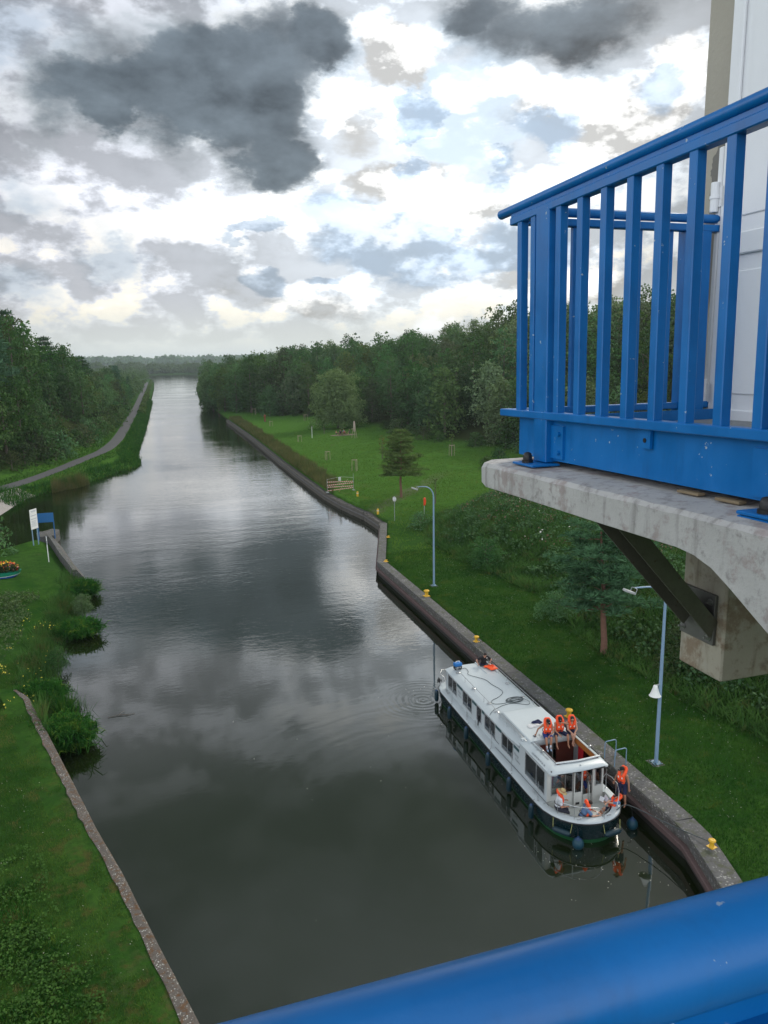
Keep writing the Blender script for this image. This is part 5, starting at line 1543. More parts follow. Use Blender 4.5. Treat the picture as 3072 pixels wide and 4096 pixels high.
tag(bt.build('bare_ground', paint('bare_earth', (0.15, 0.115, 0.085), 0.95, 0.3, 1.0)), kind='structure')

# left peninsula: notice board, blue board, stake, flower boat
def board_sign(x, y, z, rz, w, h, zb, m, name, label, cat, posts, pm, t=0.04):
    o = empty(name, (x, y, z), rz, label, cat)
    for px in posts:
        mb = MB(); mb.tube([(px, 0.04, -0.2), (px, 0.04, zb+h*0.9)], 0.055, 10); mb.build('post', pm, o)
    mb = MB(); mb.box((0, 0, zb+h/2), (w, t, h), None, 0.008); b = mb.build('board', m, o)
    return o, b


o, b = board_sign(-13.95, 87.6, gz(-13.95, 87.6), R(62), 1.15, 2.15, 1.75, WPAINT, 'notice_board', 'tall white notice board with lines of text on two pale posts', 'notice board', (-0.42, 0.42), LAMP_BLUE)
mb = MB()
for (z, w, h) in ((3.72, 0.9, 0.05), (3.62, 0.7, 0.04), (3.22, 0.95, 0.06), (2.86, 0.95, 0.06)):
    mb.box((0, -0.022, z), (w, 0.003, h))
for k in range(9):
    mb.box((-0.05*(k % 3), -0.022, 2.66-0.075*k), (0.85-0.07*(k % 4), 0.003, 0.022))
mb.build('print_lines', paint('grey_board_print', (0.33, 0.36, 0.42), 0.6), b)
o, b = board_sign(-13.15, 89.8, 1.12, R(0), 1.75, 1.05, 1.70, paint('blue_board_paint', (0.010, 0.105, 0.28), 0.5), 'blue_board', 'plain blue board on blue posts at the tip of the left lawn', 'sign', (-0.80, 0.82), paint('blue_post_paint', (0.012, 0.10, 0.27), 0.5))
o = empty('marker_stake', (-11.7, 79.4, gz(-11.7, 79.4)), 0, 'slender pale stake with a small head on the left lawn', 'stake')
mb = MB(); mb.tube([(0, 0, -0.1), (0, 0, 2.55)], 0.04, 8); mb.build('pole', WPAINT, o)
mb = MB(); mb.tube([(0, 0, 1.75), (0, 0, 2.15)], 0.055, 8); mb.box((0, 0, 2.57), (0.16, 0.05, 0.06)); mb.build('fitting', GREYM, o)

fbx, fby = -14.4, 73.6
fb_ = empty('flower_boat', (fbx-0.25, fby, gz(fbx, fby)), R(12), 'boat shaped green and blue planter full of red and yellow flowers', 'planter')
fb_.scale = (0.85, 0.85, 0.85)
def boat_ring(sc, z, L=1.7, Wd=0.75):
    return [(L*sc*math.cos(a), Wd*sc*math.sin(a)*(1-0.15*math.cos(a)), z+0.10*abs(math.cos(a))**3) for a in [2*math.pi*k/24 for k in range(24)]]
mb = MB(); mb.loft([boat_ring(0.72, -0.05), boat_ring(0.86, 0.18)]); mb.build('lower_hull', paint('planter_blue', (0.01, 0.07, 0.32), 0.4), fb_, 60)
mb = MB(); mb.loft([boat_ring(0.87, 0.18), boat_ring(0.90, 0.235)]); mb.build('white_stripe', WPAINT, fb_)
mb = MB(); mb.loft([boat_ring(0.89, 0.235), boat_ring(1.0, 0.60)]); mb.build('upper_hull', paint('planter_green', (0.01, 0.20, 0.12), 0.4), fb_, 60)
def flower_cloud(n, col, nm, zlo, zhi, size):
    c = np.stack([RNG.uniform(-1.5, 1.5, n), RNG.uniform(-.6, .6, n), RNG.uniform(zlo, zhi, n)], -1)
    k = (c[:, 0]/1.6)**2+(c[:, 1]/0.75)**2 < 1; c = c[k]; c[:, 2] *= 1.15-0.35*(c[:, 0]/1.6)**2
    co, f = leaf_quads(c, unit(RNG.normal(size=c.shape)+np.array([0, -0.3, 0.8])), size)
    o_ = link(nm, np_mesh(nm, co, f, 4), paint(nm+'_petals', col, 0.7, 0.2) if nm != 'leaves' else LEAF_D, fb_)
    return tag(o_, kind='stuff') if nm != 'leaves' else o_
flower_cloud(2600, None, 'leaves', 0.45, 1.35, 0.16)
flower_cloud(120, (0.62, 0.06, 0.03), 'red_flowers', 0.75, 1.5, 0.22)
flower_cloud(110, (0.80, 0.52, 0.02), 'yellow_flowers', 0.75, 1.5, 0.2)
flower_cloud(60, (0.60, 0.20, 0.24), 'pink_flowers', 0.75, 1.4, 0.2)

# tubular grab rails of the quay ladder
o = empty('ladder_rails', (19.0, 28.6, 1.285), 0, 'two grey tube grab rails of a ladder on the quay edge by the boat bow', 'ladder rails')
for dy in (-0.42, 0.42):
    mb = MB(); mb.tube([(-0.05, dy, -0.9), (-0.05, dy, 0.72), (-0.02, dy, 0.80), (0.05, dy, 0.83), (0.45, dy, 0.85), (0.52, dy, 0.82), (0.55, dy, 0.75), (0.55, dy, 0.0)], 0.024, 8); mb.build('grab_rail', LAMP_BLUE, o, 60)
mb = MB()
for k in range(4): mb.tube([(-0.05, -0.42, -0.25-0.28*k), (-0.05, 0.42, -0.25-0.28*k)], 0.016, 6)
mb.build('rungs', LAMP_BLUE, o)

# white specks: small flowers in the bank weeds, floating twig, debris
def specks(name, xr, yr, n, keep, h, size, m, label):
    xs = RNG.uniform(*xr, n); ys = RNG.uniform(*yr, n); k = keep(xs, ys); xs, ys = xs[k], ys[k]
    c = np.stack([xs, ys, ground(xs, ys)+h*(0.6+0.5*RNG.random(len(xs)))], -1)
    co, f = leaf_quads(c, unit(RNG.normal(size=c.shape)*0.6+np.array([0, -0.4, 1])), size*(0.6+0.8*RNG.random(len(xs))))
    return tag(link(name, np_mesh(name, co, f, 4), m), label, 'flowers', kind='stuff')
specks('bank_flowers', (27, 46), (60, 90), 420, lambda x, y: (x > interp(BANK_R, y)+3) & (vnoise(x, y, 2.5, 77) > 0.18), 0.75, 0.17, paint('off_white_petals', (0.62, 0.60, 0.52), 0.8), 'off white flower heads on top of the weedy bank')
specks('brown_seed_heads', (27, 46), (50, 92), 2600, lambda x, y: (x > interp(BANK_R, y)+4.5) & (vnoise(x, y, 3, 71) > -0.15), 0.75, 0.16, paint('brown_seed_heads', (0.13, 0.085, 0.05), 0.9, 0.3), 'brown seed heads along the crest of the weedy bank')
specks('shore_flowers', (-11, -7), (44, 62), 420, lambda x, y: (x < shore_x(y)-0.4) & (vnoise(x, y, 1.4, 7) > 0.05), 0.55, 0.10, paint('yellow_petals', (0.55, 0.48, 0.06), 0.8), 'yellow flower heads among the left shore weeds')
specks('lawn_daisies', (19.5, 27), (20, 66), 900, lambda x, y: (x > 20.6) & (x < interp(BANK_R, y)), 0.09, 0.028, paint('daisy_white', (0.55, 0.56, 0.45), 0.8), 'tiny white daisies scattered over the quay verge')
specks('wall_lawn_daisies', (-9, -0.8), (18, 44), 700, lambda x, y: (x < li(y)-0.1) & (vnoise(x, y, 1.2, 17) > 0.1), 0.08, 0.028, MATS['daisy_white'], 'tiny pale flowers in the patchy grass by the left wall')
xs = RNG.uniform(2, 19, 1500); ys = RNG.uniform(16, 42, 1500); k = (xs < 18.2) & (xs > -1+0.0*ys) & (vnoise(xs, ys, 3, 55) > 0.0) & ((xs > 13.2) | (RNG.random(1500) < 0.03))
c = np.stack([xs[k], ys[k], np.full(k.sum(), 0.012)], -1); co, f = leaf_quads(c, np.tile(np.array([0, 0, 1.0]), (len(c), 1)), 0.03*(0.5+RNG.random(len(c))))
tag(link('floating_specks', np_mesh('floating_specks', co, f, 4), MATS['off_white_petals']), 'pale floating specks on the dark water around the boat', 'floating debris', kind='stuff')
tw_ = MB(); tw_.tube([(-0.6, 0, 0), (-0.1, 0.12, 0.03), (0.5, 0.05, 0.02), (0.9, 0.1, 0)], [0.012, 0.02, 0.02, 0.008], 5); tw_.tube([(0, 0.12, 0.03), (0.2, 0.4, 0.06), (0.3, 0.55, 0.03)], 0.01, 4); tw_.tube([(0.3, 0.07, 0.02), (0.6, -0.2, 0.05)], 0.009, 4)
o = tw_.build('floating_branch', BARK); o.location = (-3.6, 43.6, 0.02); tag(o, 'thin bare branch floating on the calm water near the left shrubs', 'branch')

# ---------------------------------------------------------------- the cabin cruiser
BX, BY = 16.25, 24.9             # bow tip at the waterline; x to its right seen from the camera, y towards the far end
boat = empty('cabin_cruiser', (BX, BY, 0), 0, 'long white and dark green canal cabin cruiser moored along the quay', 'boat')
HULLG = paint('dark_green_hull', (0.003, 0.015, 0.018), 0.25, 0.2, 2.0, spec=0.6)
BOOT = paint('bright_green_antifouling', (0.01, 0.10, 0.03), 0.5, 0.3)
GEL = paint('white_gelcoat', (0.45, 0.49, 0.51), 0.35, 0.05, 2.0, dirt=(0.40, 0.41, 0.40), bstr=0.03)
CREAM = paint('cream_gelcoat', (0.56, 0.57, 0.54), 0.4, 0.05, 2.0)
RUB = paint('black_rubber', (0.015, 0.016, 0.018), 0.6, 0.1)
CHROME = paint('stainless_tube', (0.55, 0.56, 0.57), 0.28, 0.05, 8, metal=0.85)
WOODD = paint('red_mahogany', (0.13, 0.028, 0.018), 0.4, 0.3, 6)
WOODO = paint('varnished_orange_wood', (0.36, 0.13, 0.03), 0.35, 0.3, 6)
REDC = paint('red_curtain', (0.55, 0.015, 0.025), 0.85, 0.2, 9)
TEAL = paint('dark_teal_stripe', (0.008, 0.055, 0.065), 0.35, 0.05)


def m_glass(t):
    g = t.n.new('ShaderNodeBsdfGlossy'); g.inputs['Roughness'].default_value = 0.03; t.put(g.inputs[0], (0.9, 0.95, 1.0))
    tr = t.n.new('ShaderNodeBsdfTransparent'); t.put(tr.inputs[0], (0.80, 0.84, 0.85))
    fr = t.n.new('ShaderNodeFresnel'); fr.inputs[0].default_value = 1.5
    mx = t.n.new('ShaderNodeMixShader'); t.l.new(t.m('ADD', t.m('MULTIPLY', fr.outputs[0], 1.3), 0.06, clamp=True), mx.inputs[0]); t.l.new(tr.outputs[0], mx.inputs[1]); t.l.new(g.outputs[0], mx.inputs[2])
    return mx.outputs[0]


GLASS = mat('window_glass', m_glass)


def hw(y):
    """half width of the hull at deck level, y from the rounded bow end"""
    w = 1.80
    if y < 2.3: w = 1.80*(1-(1-y/2.3)**2.3)**(1/2.0)
    if y > 14.2: w = 1.80*(1-((y-14.2)/1.25)**2.4*0.36)
    return w


def sheer(y): return 0.88+0.16*max(0, (3.5-y)/3.5)**1.5+0.05*max(0, (y-12)/3)


def plan(y0, y1, n, inset=0.0, full=True):
    ys = [y0+(y1-y0)*(0.5-0.5*math.cos(math.pi*k/(n-1))) for k in range(n)]
    return ys


YS = [0.0, 0.02, 0.07, 0.16, 0.3, 0.5, 0.8, 1.2, 1.7, 2.3, 3.5, 5, 7, 9, 11, 13, 14.2, 14.7, 15.1, 15.3]


def outline(inset=0.0, zf=None, ymin=0.0, pull=0.0):
    """closed plan loop of the hull, offset inwards by INSET"""
    L = []
    for y in YS:
        L.append((hw(y), y))
    loop = [(w, y) for w, y in L]+[(-w, y) for w, y in L[::-1]]
    out = []
    cx, cy = 0, 7.6
    n = len(loop)
    for i, (x, y) in enumerate(loop):
        a = Vector(loop[i-1]); b = Vector(loop[(i+1) % n]); t = (b-a)
        if t.length < 1e-6: t = Vector((1, 0))
        t.normalize(); nrm_ = Vector((t.y, -t.x))        # outward for a counter-clockwise loop
        p = Vector((x, y))-nrm_*inset
        if abs(x) < 1e-3: p.x = 0
        out.append((p.x*(1-pull), p.y))
    return out


def ring_at(inset, zfun): return [(x, y, zfun(y)) for x, y in outline(inset)]


mb = MB(); mb.loft([ring_at(0.55, lambda y: -0.45), ring_at(0.22, lambda y: -0.1), ring_at(0.13, lambda y: 0.10+0.10*max(0, (2.5-y)/2.5))]); mb.build('hull_bottom', BOOT, boat, 40)
mb = MB(); mb.loft([ring_at(0.13, lambda y: 0.10+0.10*max(0, (2.5-y)/2.5)), ring_at(0.06, lambda y: 0.40+0.08*max(0, (2.5-y)/2.5)), ring_at(0.01, lambda y: sheer(y)-0.12), ring_at(0.0, lambda y: sheer(y)-0.07)], False, False); mb.build('hull', HULLG, boat, 40)
mb = MB(); mb.loft([ring_at(0.0, lambda y: sheer(y)-0.10), ring_at(-0.035, lambda y: sheer(y)-0.09), ring_at(-0.035, lambda y: sheer(y)-0.05), ring_at(0.0, lambda y: sheer(y)-0.04)], False, False); mb.build('rubbing_strake', RUB, boat, 40)
mb = MB(); mb.loft([ring_at(0.0, lambda y: sheer(y)-0.04), ring_at(0.012, lambda y: sheer(y)+0.0), ring_at(0.05, lambda y: sheer(y)+0.03), ring_at(0.34, lambda y: sheer(y)+0.035)], False, False)
mb.build('deck_edge', GEL, boat, 50)
# decks: side decks as a closed ring around the cabin, foredeck floor and far-end deck
CW = 1.385
def deck_poly(y0, y1, z, nm, ins=0.30, zf=None, m=GEL):
    L = [(hw(y)-ins, y) for y in YS if y0 <= y <= y1]
    pts = [(w, y) for w, y in L]+[(-w, y) for w, y in L[::-1]]
    mb_ = MB(); mb_.add([(x, y, z if zf is None else zf(y)) for x, y in pts], [tuple(range(len(pts)))]); return mb_.build(nm, m, boat)
mb = MB()
for s in (-1, 1):
    vs = []; yy = [2.05+0.6*k for k in range(21)]
    for y in yy: vs += [(s*(hw(y)-0.33), y, sheer(y)+0.034), (s*(CW-0.02), y, sheer(y)+0.034)]
    mb.add(vs, [((2*k, 2*k+2, 2*k+3, 2*k+1) if s < 0 else (2*k+1, 2*k+3, 2*k+2, 2*k)) for k in range(len(yy)-1)])
mb.build('side_deck', GEL, boat)
deck_poly(14.2, 15.31, sheer(14.8)+0.030, 'far_deck', 0.2)
# cockpit well at the rounded end: coaming side and floor
FZ = 0.46
def well(z, ins, y1=2.15):
    L = [(max(0.0, hw(y)-ins), max(y, 0)+ins*(1 if y < 0.3 else max(0, 1-(y-0.3)/2))) for y in [0.0, 0.02, 0.07, 0.16, 0.3, 0.5, 0.8, 1.2, 1.7, 2.15]]
    return [(w, y, z(y)) for w, y in L]+[(-w, y, z(y)) for w, y in L[::-1]]
mb = MB(); mb.loft([well(lambda y: FZ, 0.36), well(lambda y: sheer(y)+0.037, 0.33)], True, False); mb.build('cockpit_well', CREAM, boat, 50)

# cabin shell -----------------------------------------------------------
def wall_box(x0, x1, y0, y1, z0, z1): return ((x0+x1)/2, (y0+y1)/2, (z0+z1)/2), (abs(x1-x0), abs(y1-y0), abs(z1-z0))
DK = 0.90
WIN = [(12.70, 14.05), (10.50, 11.80), (9.20, 9.85), (7.50, 8.80), (5.45, 6.75)]
BIGW = (2.32, 4.20)
T = 0.05
cabin = empty_cab = MB()
def side_wall(s):
    mb = MB(); x0, x1 = s*CW, s*(CW-T)
    # rear cabin strip with openings
    def b(y0, y1, z0, z1): mb.box(*wall_box(min(x0, x1), max(x0, x1), y0, y1, z0, z1))
    b(4.78, 14.40, DK-0.1, 1.15); b(4.78, 14.40, 2.02, 2.12)
    ys = [4.78]+[q for w in WIN[::-1] for q in w]+[14.40]
    for k in range(0, len(ys), 2): b(ys[k], ys[k+1], 1.15, 2.02)
    b(2.15, 4.78, DK-0.1, 1.14); b(2.15, 4.78, 2.28, 2.40); b(2.15, BIGW[0], 1.14, 2.28); b(BIGW[1], 4.78, 1.14, 2.28)
    return mb.build('cabin_side', GEL, boat)
cs_l = side_wall(-1); cs_r = side_wall(1)
mb = MB(); mb.box(*wall_box(-CW, CW, 14.36, 14.42, DK-0.1, 2.12)); mb.build('cabin_end', GEL, boat)


def m_interior(t): return bsdf(t, (0.36, 0.35, 0.33), 0.9)


INT = mat('dim_interior', m_interior)
mb = MB(); mb.box(*wall_box(-CW+T+0.01, CW-T-0.01, 4.6, 14.34, 0.30, 0.34)); mb.box(*wall_box(-0.35, -0.30, 4.8, 14.3, 0.34, 2.1)); mb.box(*wall_box(0.3, 0.35, 4.8, 14.3, 0.34, 2.1)); 
for y in (7.1, 9.0, 10.2, 12.3): mb.box(*wall_box(-CW+T+0.01, -0.36, y-0.02, y+0.02, 0.34, 2.1)); mb.box(*wall_box(0.36, CW-T-0.01, y-0.02, y+0.02, 0.34, 2.1))
mb.build('cabin_interior', INT, boat)


def roof_ring(y, we, ze, wt, zt, crown=0.03):
    P_ = [(-we, ze), (-we-0.02, ze+0.035), (-we+0.04, ze+0.07), (-wt-0.02, zt-0.025), (-wt+0.06, zt), (-wt*0.5, zt+crown*0.8), (0, zt+crown), (wt*0.5, zt+crown*0.8), (wt-0.06, zt), (wt+0.02, zt-0.025), (we-0.04, ze+0.07), (we+0.02, ze+0.035), (we, ze), (0, ze-0.005)]
    return [(x, y, z) for x, z in P_]
mb = MB(); mb.loft([roof_ring(14.46, 1.30, 2.09, 1.10, 2.20, 0.01), roof_ring(14.43, CW+0.02, 2.085, 1.14, 2.24), roof_ring(14.2, CW+0.03, 2.085, 1.16, 2.28), roof_ring(9.0, CW+0.03, 2.085, 1.16, 2.29), roof_ring(6.6, CW+0.03, 2.085, 1.15, 2.30), roof_ring(5.9, CW+0.03, 2.10, 1.10, 2.36), roof_ring(4.78, CW+0.03, 2.20, 1.04, 2.44)]); mb.build('rear_roof', GEL, boat, 35)
# raised coach roof between hatch and rear roof
def box_ring(y, w, z0, z1): return [(-w, y, z0), (-w, y, z1-0.05), (-w+0.05, y, z1), (0, y, z1+0.02), (w-0.05, y, z1), (w, y, z1-0.05), (w, y, z0)]
mb = MB(); mb.loft([box_ring(7.95, 1.0, 2.25, 2.34), box_ring(7.45, 1.06, 2.25, 2.62), box_ring(7.3, 1.08, 2.25, 2.66), box_ring(4.35, 1.12, 2.35, 2.68), box_ring(4.28, 1.12, 2.45, 2.66)]); mb.build('sliding_hatch', GEL, boat, 35)
# forward roof: a frame around the open hatch
HX0, HX1, HY0, HY1 = -0.90, 1.12, 2.15, 4.34
def fr_side(s, xi):
    mb = MB(); rings = []
    for (y, zz) in ((4.82, 0.0), (3.5, 0.0), (2.6, 0.01), (2.16, 0.0)):
        xo = s*(CW+0.03)
        rings.append([(xo, y, 2.36), (xo+s*0.01, y, 2.42), (s*(CW-0.10), y, 2.50), (s*(CW-0.26), y, 2.585), (xi, y, 2.60), (xi, y, 2.52), (s*(CW-0.06), y, 2.36)])
    mb.loft(rings); return mb.build('roof_side', GEL, boat, 40)
fr_side(-1, HX0); fr_side(1, HX1)
mb = MB(); rings = []
for (y, zt, w, zl) in ((2.17, 2.60, CW+0.03, 2.36), (1.95, 2.59, CW+0.03, 2.36), (1.78, 2.56, CW-0.0, 2.38), (1.68, 2.50, CW-0.10, 2.40), (1.655, 2.46, CW-0.16, 2.42)):
    rings.append([(-w, y, zl), (-w+0.01, y, zl+0.06), (-w+0.13, y, zt-0.05), (-w+0.30, y, zt-0.01), (0, y, zt+0.02), (w-0.30, y, zt-0.01), (w-0.13, y, zt-0.05), (w-0.01, y, zl+0.06), (w, y, zl), (0, y, zl+0.005)])
mb.loft(rings); mb.build('roof_visor', GEL, boat, 40)
mb = MB(); mb.box(*wall_box(-CW+0.05, CW-0.05, 4.66, 4.80, 2.20, 2.62)); mb.build('roof_step', GEL, boat)
# hatch trim
mb = MB()
for x in (HX0+0.02, HX1-0.02): mb.tube([(x, 4.3, 2.625), (x, 2.2, 2.625)], 0.022, 8)
mb.build('hatch_rail', CHROME, boat, 60)
mb = MB(); mb.tube([(HX0-0.03, 2.24, 2.64), (0.1, 2.12, 2.665), (HX1+0.10, 2.24, 2.64)], 0.05, 10); mb.build('hatch_front_bar', CHROME, boat, 60)
mb = MB(); mb.box(*wall_box(HX0-0.001, HX0+0.025, 2.2, 4.3, 2.40, 2.60)); mb.box(*wall_box(HX0, HX1, 2.18, 2.205, 2.42, 2.60)); mb.build('hatch_lining', WOODD, boat)
mb = MB(); mb.box(*wall_box(HX1-0.03, HX1-0.002, 2.2, 4.3, 2.34, 2.60)); mb.build('hatch_lining', WOODO, boat)
for (x, y) in ((HX0-0.10, 3.35), (HX1+0.12, 3.1)):
    mb = MB(); mb.lathe([(0.055, 2.58), (0.055, 2.70), (0.06, 2.705), (0.045, 2.71), (0.045, 2.66), (0.01, 2.66)], (x, y, 0), 14); mb.build('drink_holder', CHROME, boat, 60)

# saloon interior seen through the hatch and windows
mb = MB(); mb.box(*wall_box(-CW+T+0.01, CW-T-0.01, 2.2, 4.7, 0.32, 0.36)); mb.build('saloon_floor', paint('grey_floor', (0.20, 0.20, 0.20), 0.7), boat)
mb = MB(); mb.box(*wall_box(-CW+T+0.01, -0.1, 4.60, 4.66, 0.36, 2.2)); mb.box(*wall_box(0.42, CW-T-0.01, 4.60, 4.66, 0.36, 2.2)); mb.build('saloon_bulkhead', WOODD, boat)
mb = MB(); mb.box(*wall_box(-0.10, -0.04, 3.55, 4.6, 0.36, 1.75)); cab = mb.build('galley_cabinet', WOODD, boat)
mb = MB()
for (z0, z1) in ((0.5, 0.95), (1.05, 1.60)): mb.box(*wall_box(-0.035, -0.02, 3.70, 4.05, z0, z1)); mb.box(*wall_box(-0.035, -0.02, 4.12, 4.48, z0, z1))
mb.build('cabinet_panels', paint('panel_dark', (0.055, 0.04, 0.035), 0.4), cab)
mb = MB(); mb.box(*wall_box(-CW+T+0.02, -0.10, 3.95, 4.58, 0.36, 1.30)); mb.build('counter', paint('counter_cream', (0.40, 0.38, 0.35), 0.5), boat)
mb = MB(); mb.box(*wall_box(-1.22, -0.18, 2.35, 3.45, 1.16, 1.20), None, 0.01); tbl = mb.build('saloon_table', CREAM, boat)
mb = MB(); mb.box(*wall_box(-0.75, -0.68, 2.85, 2.92, 0.36, 1.16)); mb.build('table_leg', CHROME, tbl)
mb = MB(); mb.box(*wall_box(-1.32, -0.95, 2.25, 3.9, 0.36, 0.88), None, 0.04); mb.build('bench_seat', REDC, boat)
mb = MB(); mb.box(*wall_box(1.02, 1.32, 2.30, 3.0, 0.36, 1.35), None, 0.03); helm = mb.build('helm_console', CREAM, boat)
mb = MB(); c = Vector((0.92, 2.42, 1.45)); ring = [c+Vector((0.2*math.cos(a), 0.05*math.sin(a), 0.2*math.sin(a))) for a in [2*math.pi*k/18 for k in range(18)]]; mb.tube(ring, 0.014, 6, closed=True); mb.tube([ring[0], ring[9]], 0.01, 5); mb.tube([ring[4], ring[13]], 0.01, 5); mb.build('steering_wheel', BLACK, helm)
mb = MB(); mb.box(*wall_box(0.50, 0.98, 2.72, 3.15, 0.36, 1.06), None, 0.04); mb.build('helm_seat', CREAM, boat)
mb = MB(); mb.box(*wall_box(0.44, 0.58, 2.50, 2.54, 0.36, 1.10)); mb.build('wood_panel', WOODD, boat)

# front bulkhead with windows and doorway
def fw(nm, y, parts, m=CREAM):
    mb = MB()
    for (x0, x1, z0, z1) in parts: mb.box(*wall_box(x0, x1, y, y+0.05, z0, z1))
    return mb.build(nm, m, boat)
fw('front_bulkhead', 2.10, [(-CW+0.01, -1.20, 0.44, 2.42), (-1.20, -0.15, 0.44, 1.22), (-1.20, CW-0.02, 2.30, 2.42), (-0.15, -0.11, 0.44, 2.30), (0.28, 0.34, 0.44, 2.30), (0.83, 0.95, 0.44, 2.30), (0.95, 1.27, 0.44, 1.32), (1.27, CW-0.02, 0.44, 2.42)])
def window(nm_frame, pane_m, y=None, x=None, a0=0, a1=0, z0=0, z1=0, bars=(), t=0.022, parent=boat, out=1):
    """framed window in a wall; along y on a side wall at X, or along x on a cross wall at Y"""
    mb = MB()
    def bx_(p0, p1, q0, q1):
        if x is not None: mb.box((x, (p0+p1)/2, (q0+q1)/2), (0.03, abs(p1-p0), abs(q1-q0)), None, 0.006)
        else: mb.box(((p0+p1)/2, y, (q0+q1)/2), (abs(p1-p0), 0.03, abs(q1-q0)), None, 0.006)
    bx_(a0-t, a0+t, z0-t, z1+t); bx_(a1-t, a1+t, z0-t, z1+t); bx_(a0+t, a1-t, z0-t, z0+t); bx_(a0+t, a1-t, z1-t, z1+t)
    for b in bars: bx_(b-0.012, b+0.012, z0+t, z1-t)
    fr = mb.build(nm_frame, CHROME, parent)
    mb = MB()
    if x is not None: mb.box((x-0.012*out, (a0+a1)/2, (z0+z1)/2), (0.006, a1-a0-0.02, z1-z0-0.02))
    else: mb.box(((a0+a1)/2, y+0.006, (z0+z1)/2), (a1-a0-0.02, 0.006, z1-z0-0.02))
    mb.build('pane', pane_m, fr)
    return fr
for s in (-1, 1):
    for (y0, y1) in WIN:
        f = window('window', GLASS, x=s*(CW+0.004), a0=y0+0.02, a1=y1-0.02, z0=1.17, z1=2.00, bars=((y0+y1)/2-0.02,) if y1-y0 > 1 else (), out=s)
        mb = MB(); yc = y0+0.09 if y1-y0 > 1 else y1-0.08
        for k in range(5): mb.box((s*(CW-0.075), y1-0.06-0.035*k, 1.58), (0.02, 0.03, 0.78), rotm('Z', 25*(-1)**k), 0.004)
        mb.build('curtain', WOODD if y1-y0 > 1 else REDC, f)
    f = window('saloon_window', GLASS, x=s*(CW+0.004), a0=BIGW[0]+0.02, a1=BIGW[1]-0.02, z0=1.16, z1=2.26, bars=(3.12,), out=s)
    mb = MB()
    for k in range(10): mb.box((s*(CW-0.08), BIGW[1]-0.08-0.045*k, 1.70), (0.025, 0.04, 1.04), rotm('Z', 25*(-1)**k), 0.006)
    mb.build('curtain', REDC, f)
fl = window('front_window', GLASS, y=2.092, a0=-1.18, a1=-0.16, z0=1.24, z1=2.28, bars=(-0.52,))
mb = MB()
for k in range(3): mb.box((-1.15+0.04*k, 2.20, 1.80+0.02*k), (0.035, 0.03, 0.9-0.1*k), rotm('Y', 4), 0.006)
mb.build('curtain', REDC, fl)
f2 = window('front_window', GLASS, y=2.092, a0=0.965, a1=1.26, z0=1.34, z1=2.28)
mb = MB()
for k in range(4): mb.box((1.12+0.04*k, 2.20, 1.82), (0.035, 0.03, 0.9), rotm('Z', 20*(-1)**k), 0.006)
mb.build('curtain', REDC, f2)
# folded doors: glazed leaf on the left, open leaf in the doorway
mb = MB(); mb.box(*wall_box(-0.11, 0.28, 2.03, 2.07, 0.50, 1.20)); mb.box(*wall_box(-0.11, -0.07, 2.03, 2.07, 1.20, 2.26)); mb.box(*wall_box(0.24, 0.28, 2.03, 2.07, 1.20, 2.26)); mb.box(*wall_box(-0.07, 0.24, 2.03, 2.07, 2.22, 2.26)); d1 = mb.build('door_leaf', CREAM, boat)
mb = MB(); mb.box(*wall_box(-0.07, 0.24, 2.047, 2.053, 1.20, 2.22)); mb.build('pane', GLASS, d1)
mb = MB(); mb.box(*wall_box(-0.02, 0.16, 2.015, 2.028, 0.62, 0.72)); mb.build('vent', BLACK, d1)
mb = MB(); mb.box((0.76, 2.28, 0.90), (0.03, 0.36, 0.95), rotm('Z', -20), 0.006); mb.build('open_door', CREAM, boat)
mb = MB(); mb.tube([(0.345, 2.08, 0.5), (0.345, 2.08, 2.3)], 0.012, 6); mb.tube([(0.82, 2.08, 0.5), (0.82, 2.08, 2.3)], 0.012, 6); mb.build('door_track', CHROME, boat)

# painted stripe and lettering on the side
for s in (-1, 1):
    mb = MB(); ys = [4.80]+[q for w in WIN[::-1] for q in w]+[13.6]
    for k in range(0, len(ys)-2, 2):
        mb.box((s*(CW+0.002), (ys[k]+ys[k+1])/2, 1.935), (0.010, ys[k+1]-ys[k]-0.07, 0.15))
    mb.box((s*(CW+0.002), 12.25, 1.92), (0.008, 0.7, 0.12)) if False else None
    mb.build('teal_stripe', TEAL, boat)
GREYT = paint('grey_lettering', (0.20, 0.22, 0.24), 0.5)
LBLUE = paint('dark_lettering', (0.05, 0.06, 0.09), 0.5)
def side_text(body, size, y, z, m, x=-CW-0.006, tilt=0.0, sp=1.0, nm='lettering', shear=0.0):
    me = text_mesh(body, size, 0.002, sp, shear); o = link(nm, me, m, boat)
    # letters face -x and read from the far end towards the bow
    M = Matrix(((0, 0, -1), (-1, 0, 0), (0, 1, 0))).transposed().to_4x4()
    M = Matrix(((0, -math.sin(tilt), -math.cos(tilt), x), (-1, 0, 0, y), (0, math.cos(tilt), -math.sin(tilt)*-1, z), (0, 0, 0, 1)))
    o.matrix_local = M; return o
SL_ = R(-42)
side_text('Navig', 0.20, 5.12, 1.60, GREYT, shear=0.4); side_text('France', 0.20, 4.98, 1.36, GREYT, shear=0.4)
side_text('Navig', 0.17, 12.32, 1.62, GREYT, shear=0.4); side_text('France', 0.17, 12.24, 1.42, GREYT, shear=0.4)
def roof_text(body, size, y, x, z, tilt, m, sp=1.0):
    me = text_mesh(body, size, 0.002, sp); o = link('lettering', me, m, boat)
    up_ = Vector((math.cos(tilt), 0, math.sin(tilt))); xx = Vector((0, -1, 0)); zz = xx.cross(up_)
    o.matrix_local = Matrix(((xx.x, up_.x, zz.x, x), (xx.y, up_.y, zz.y, y), (xx.z, up_.z, zz.z, z), (0, 0, 0, 1))); return o
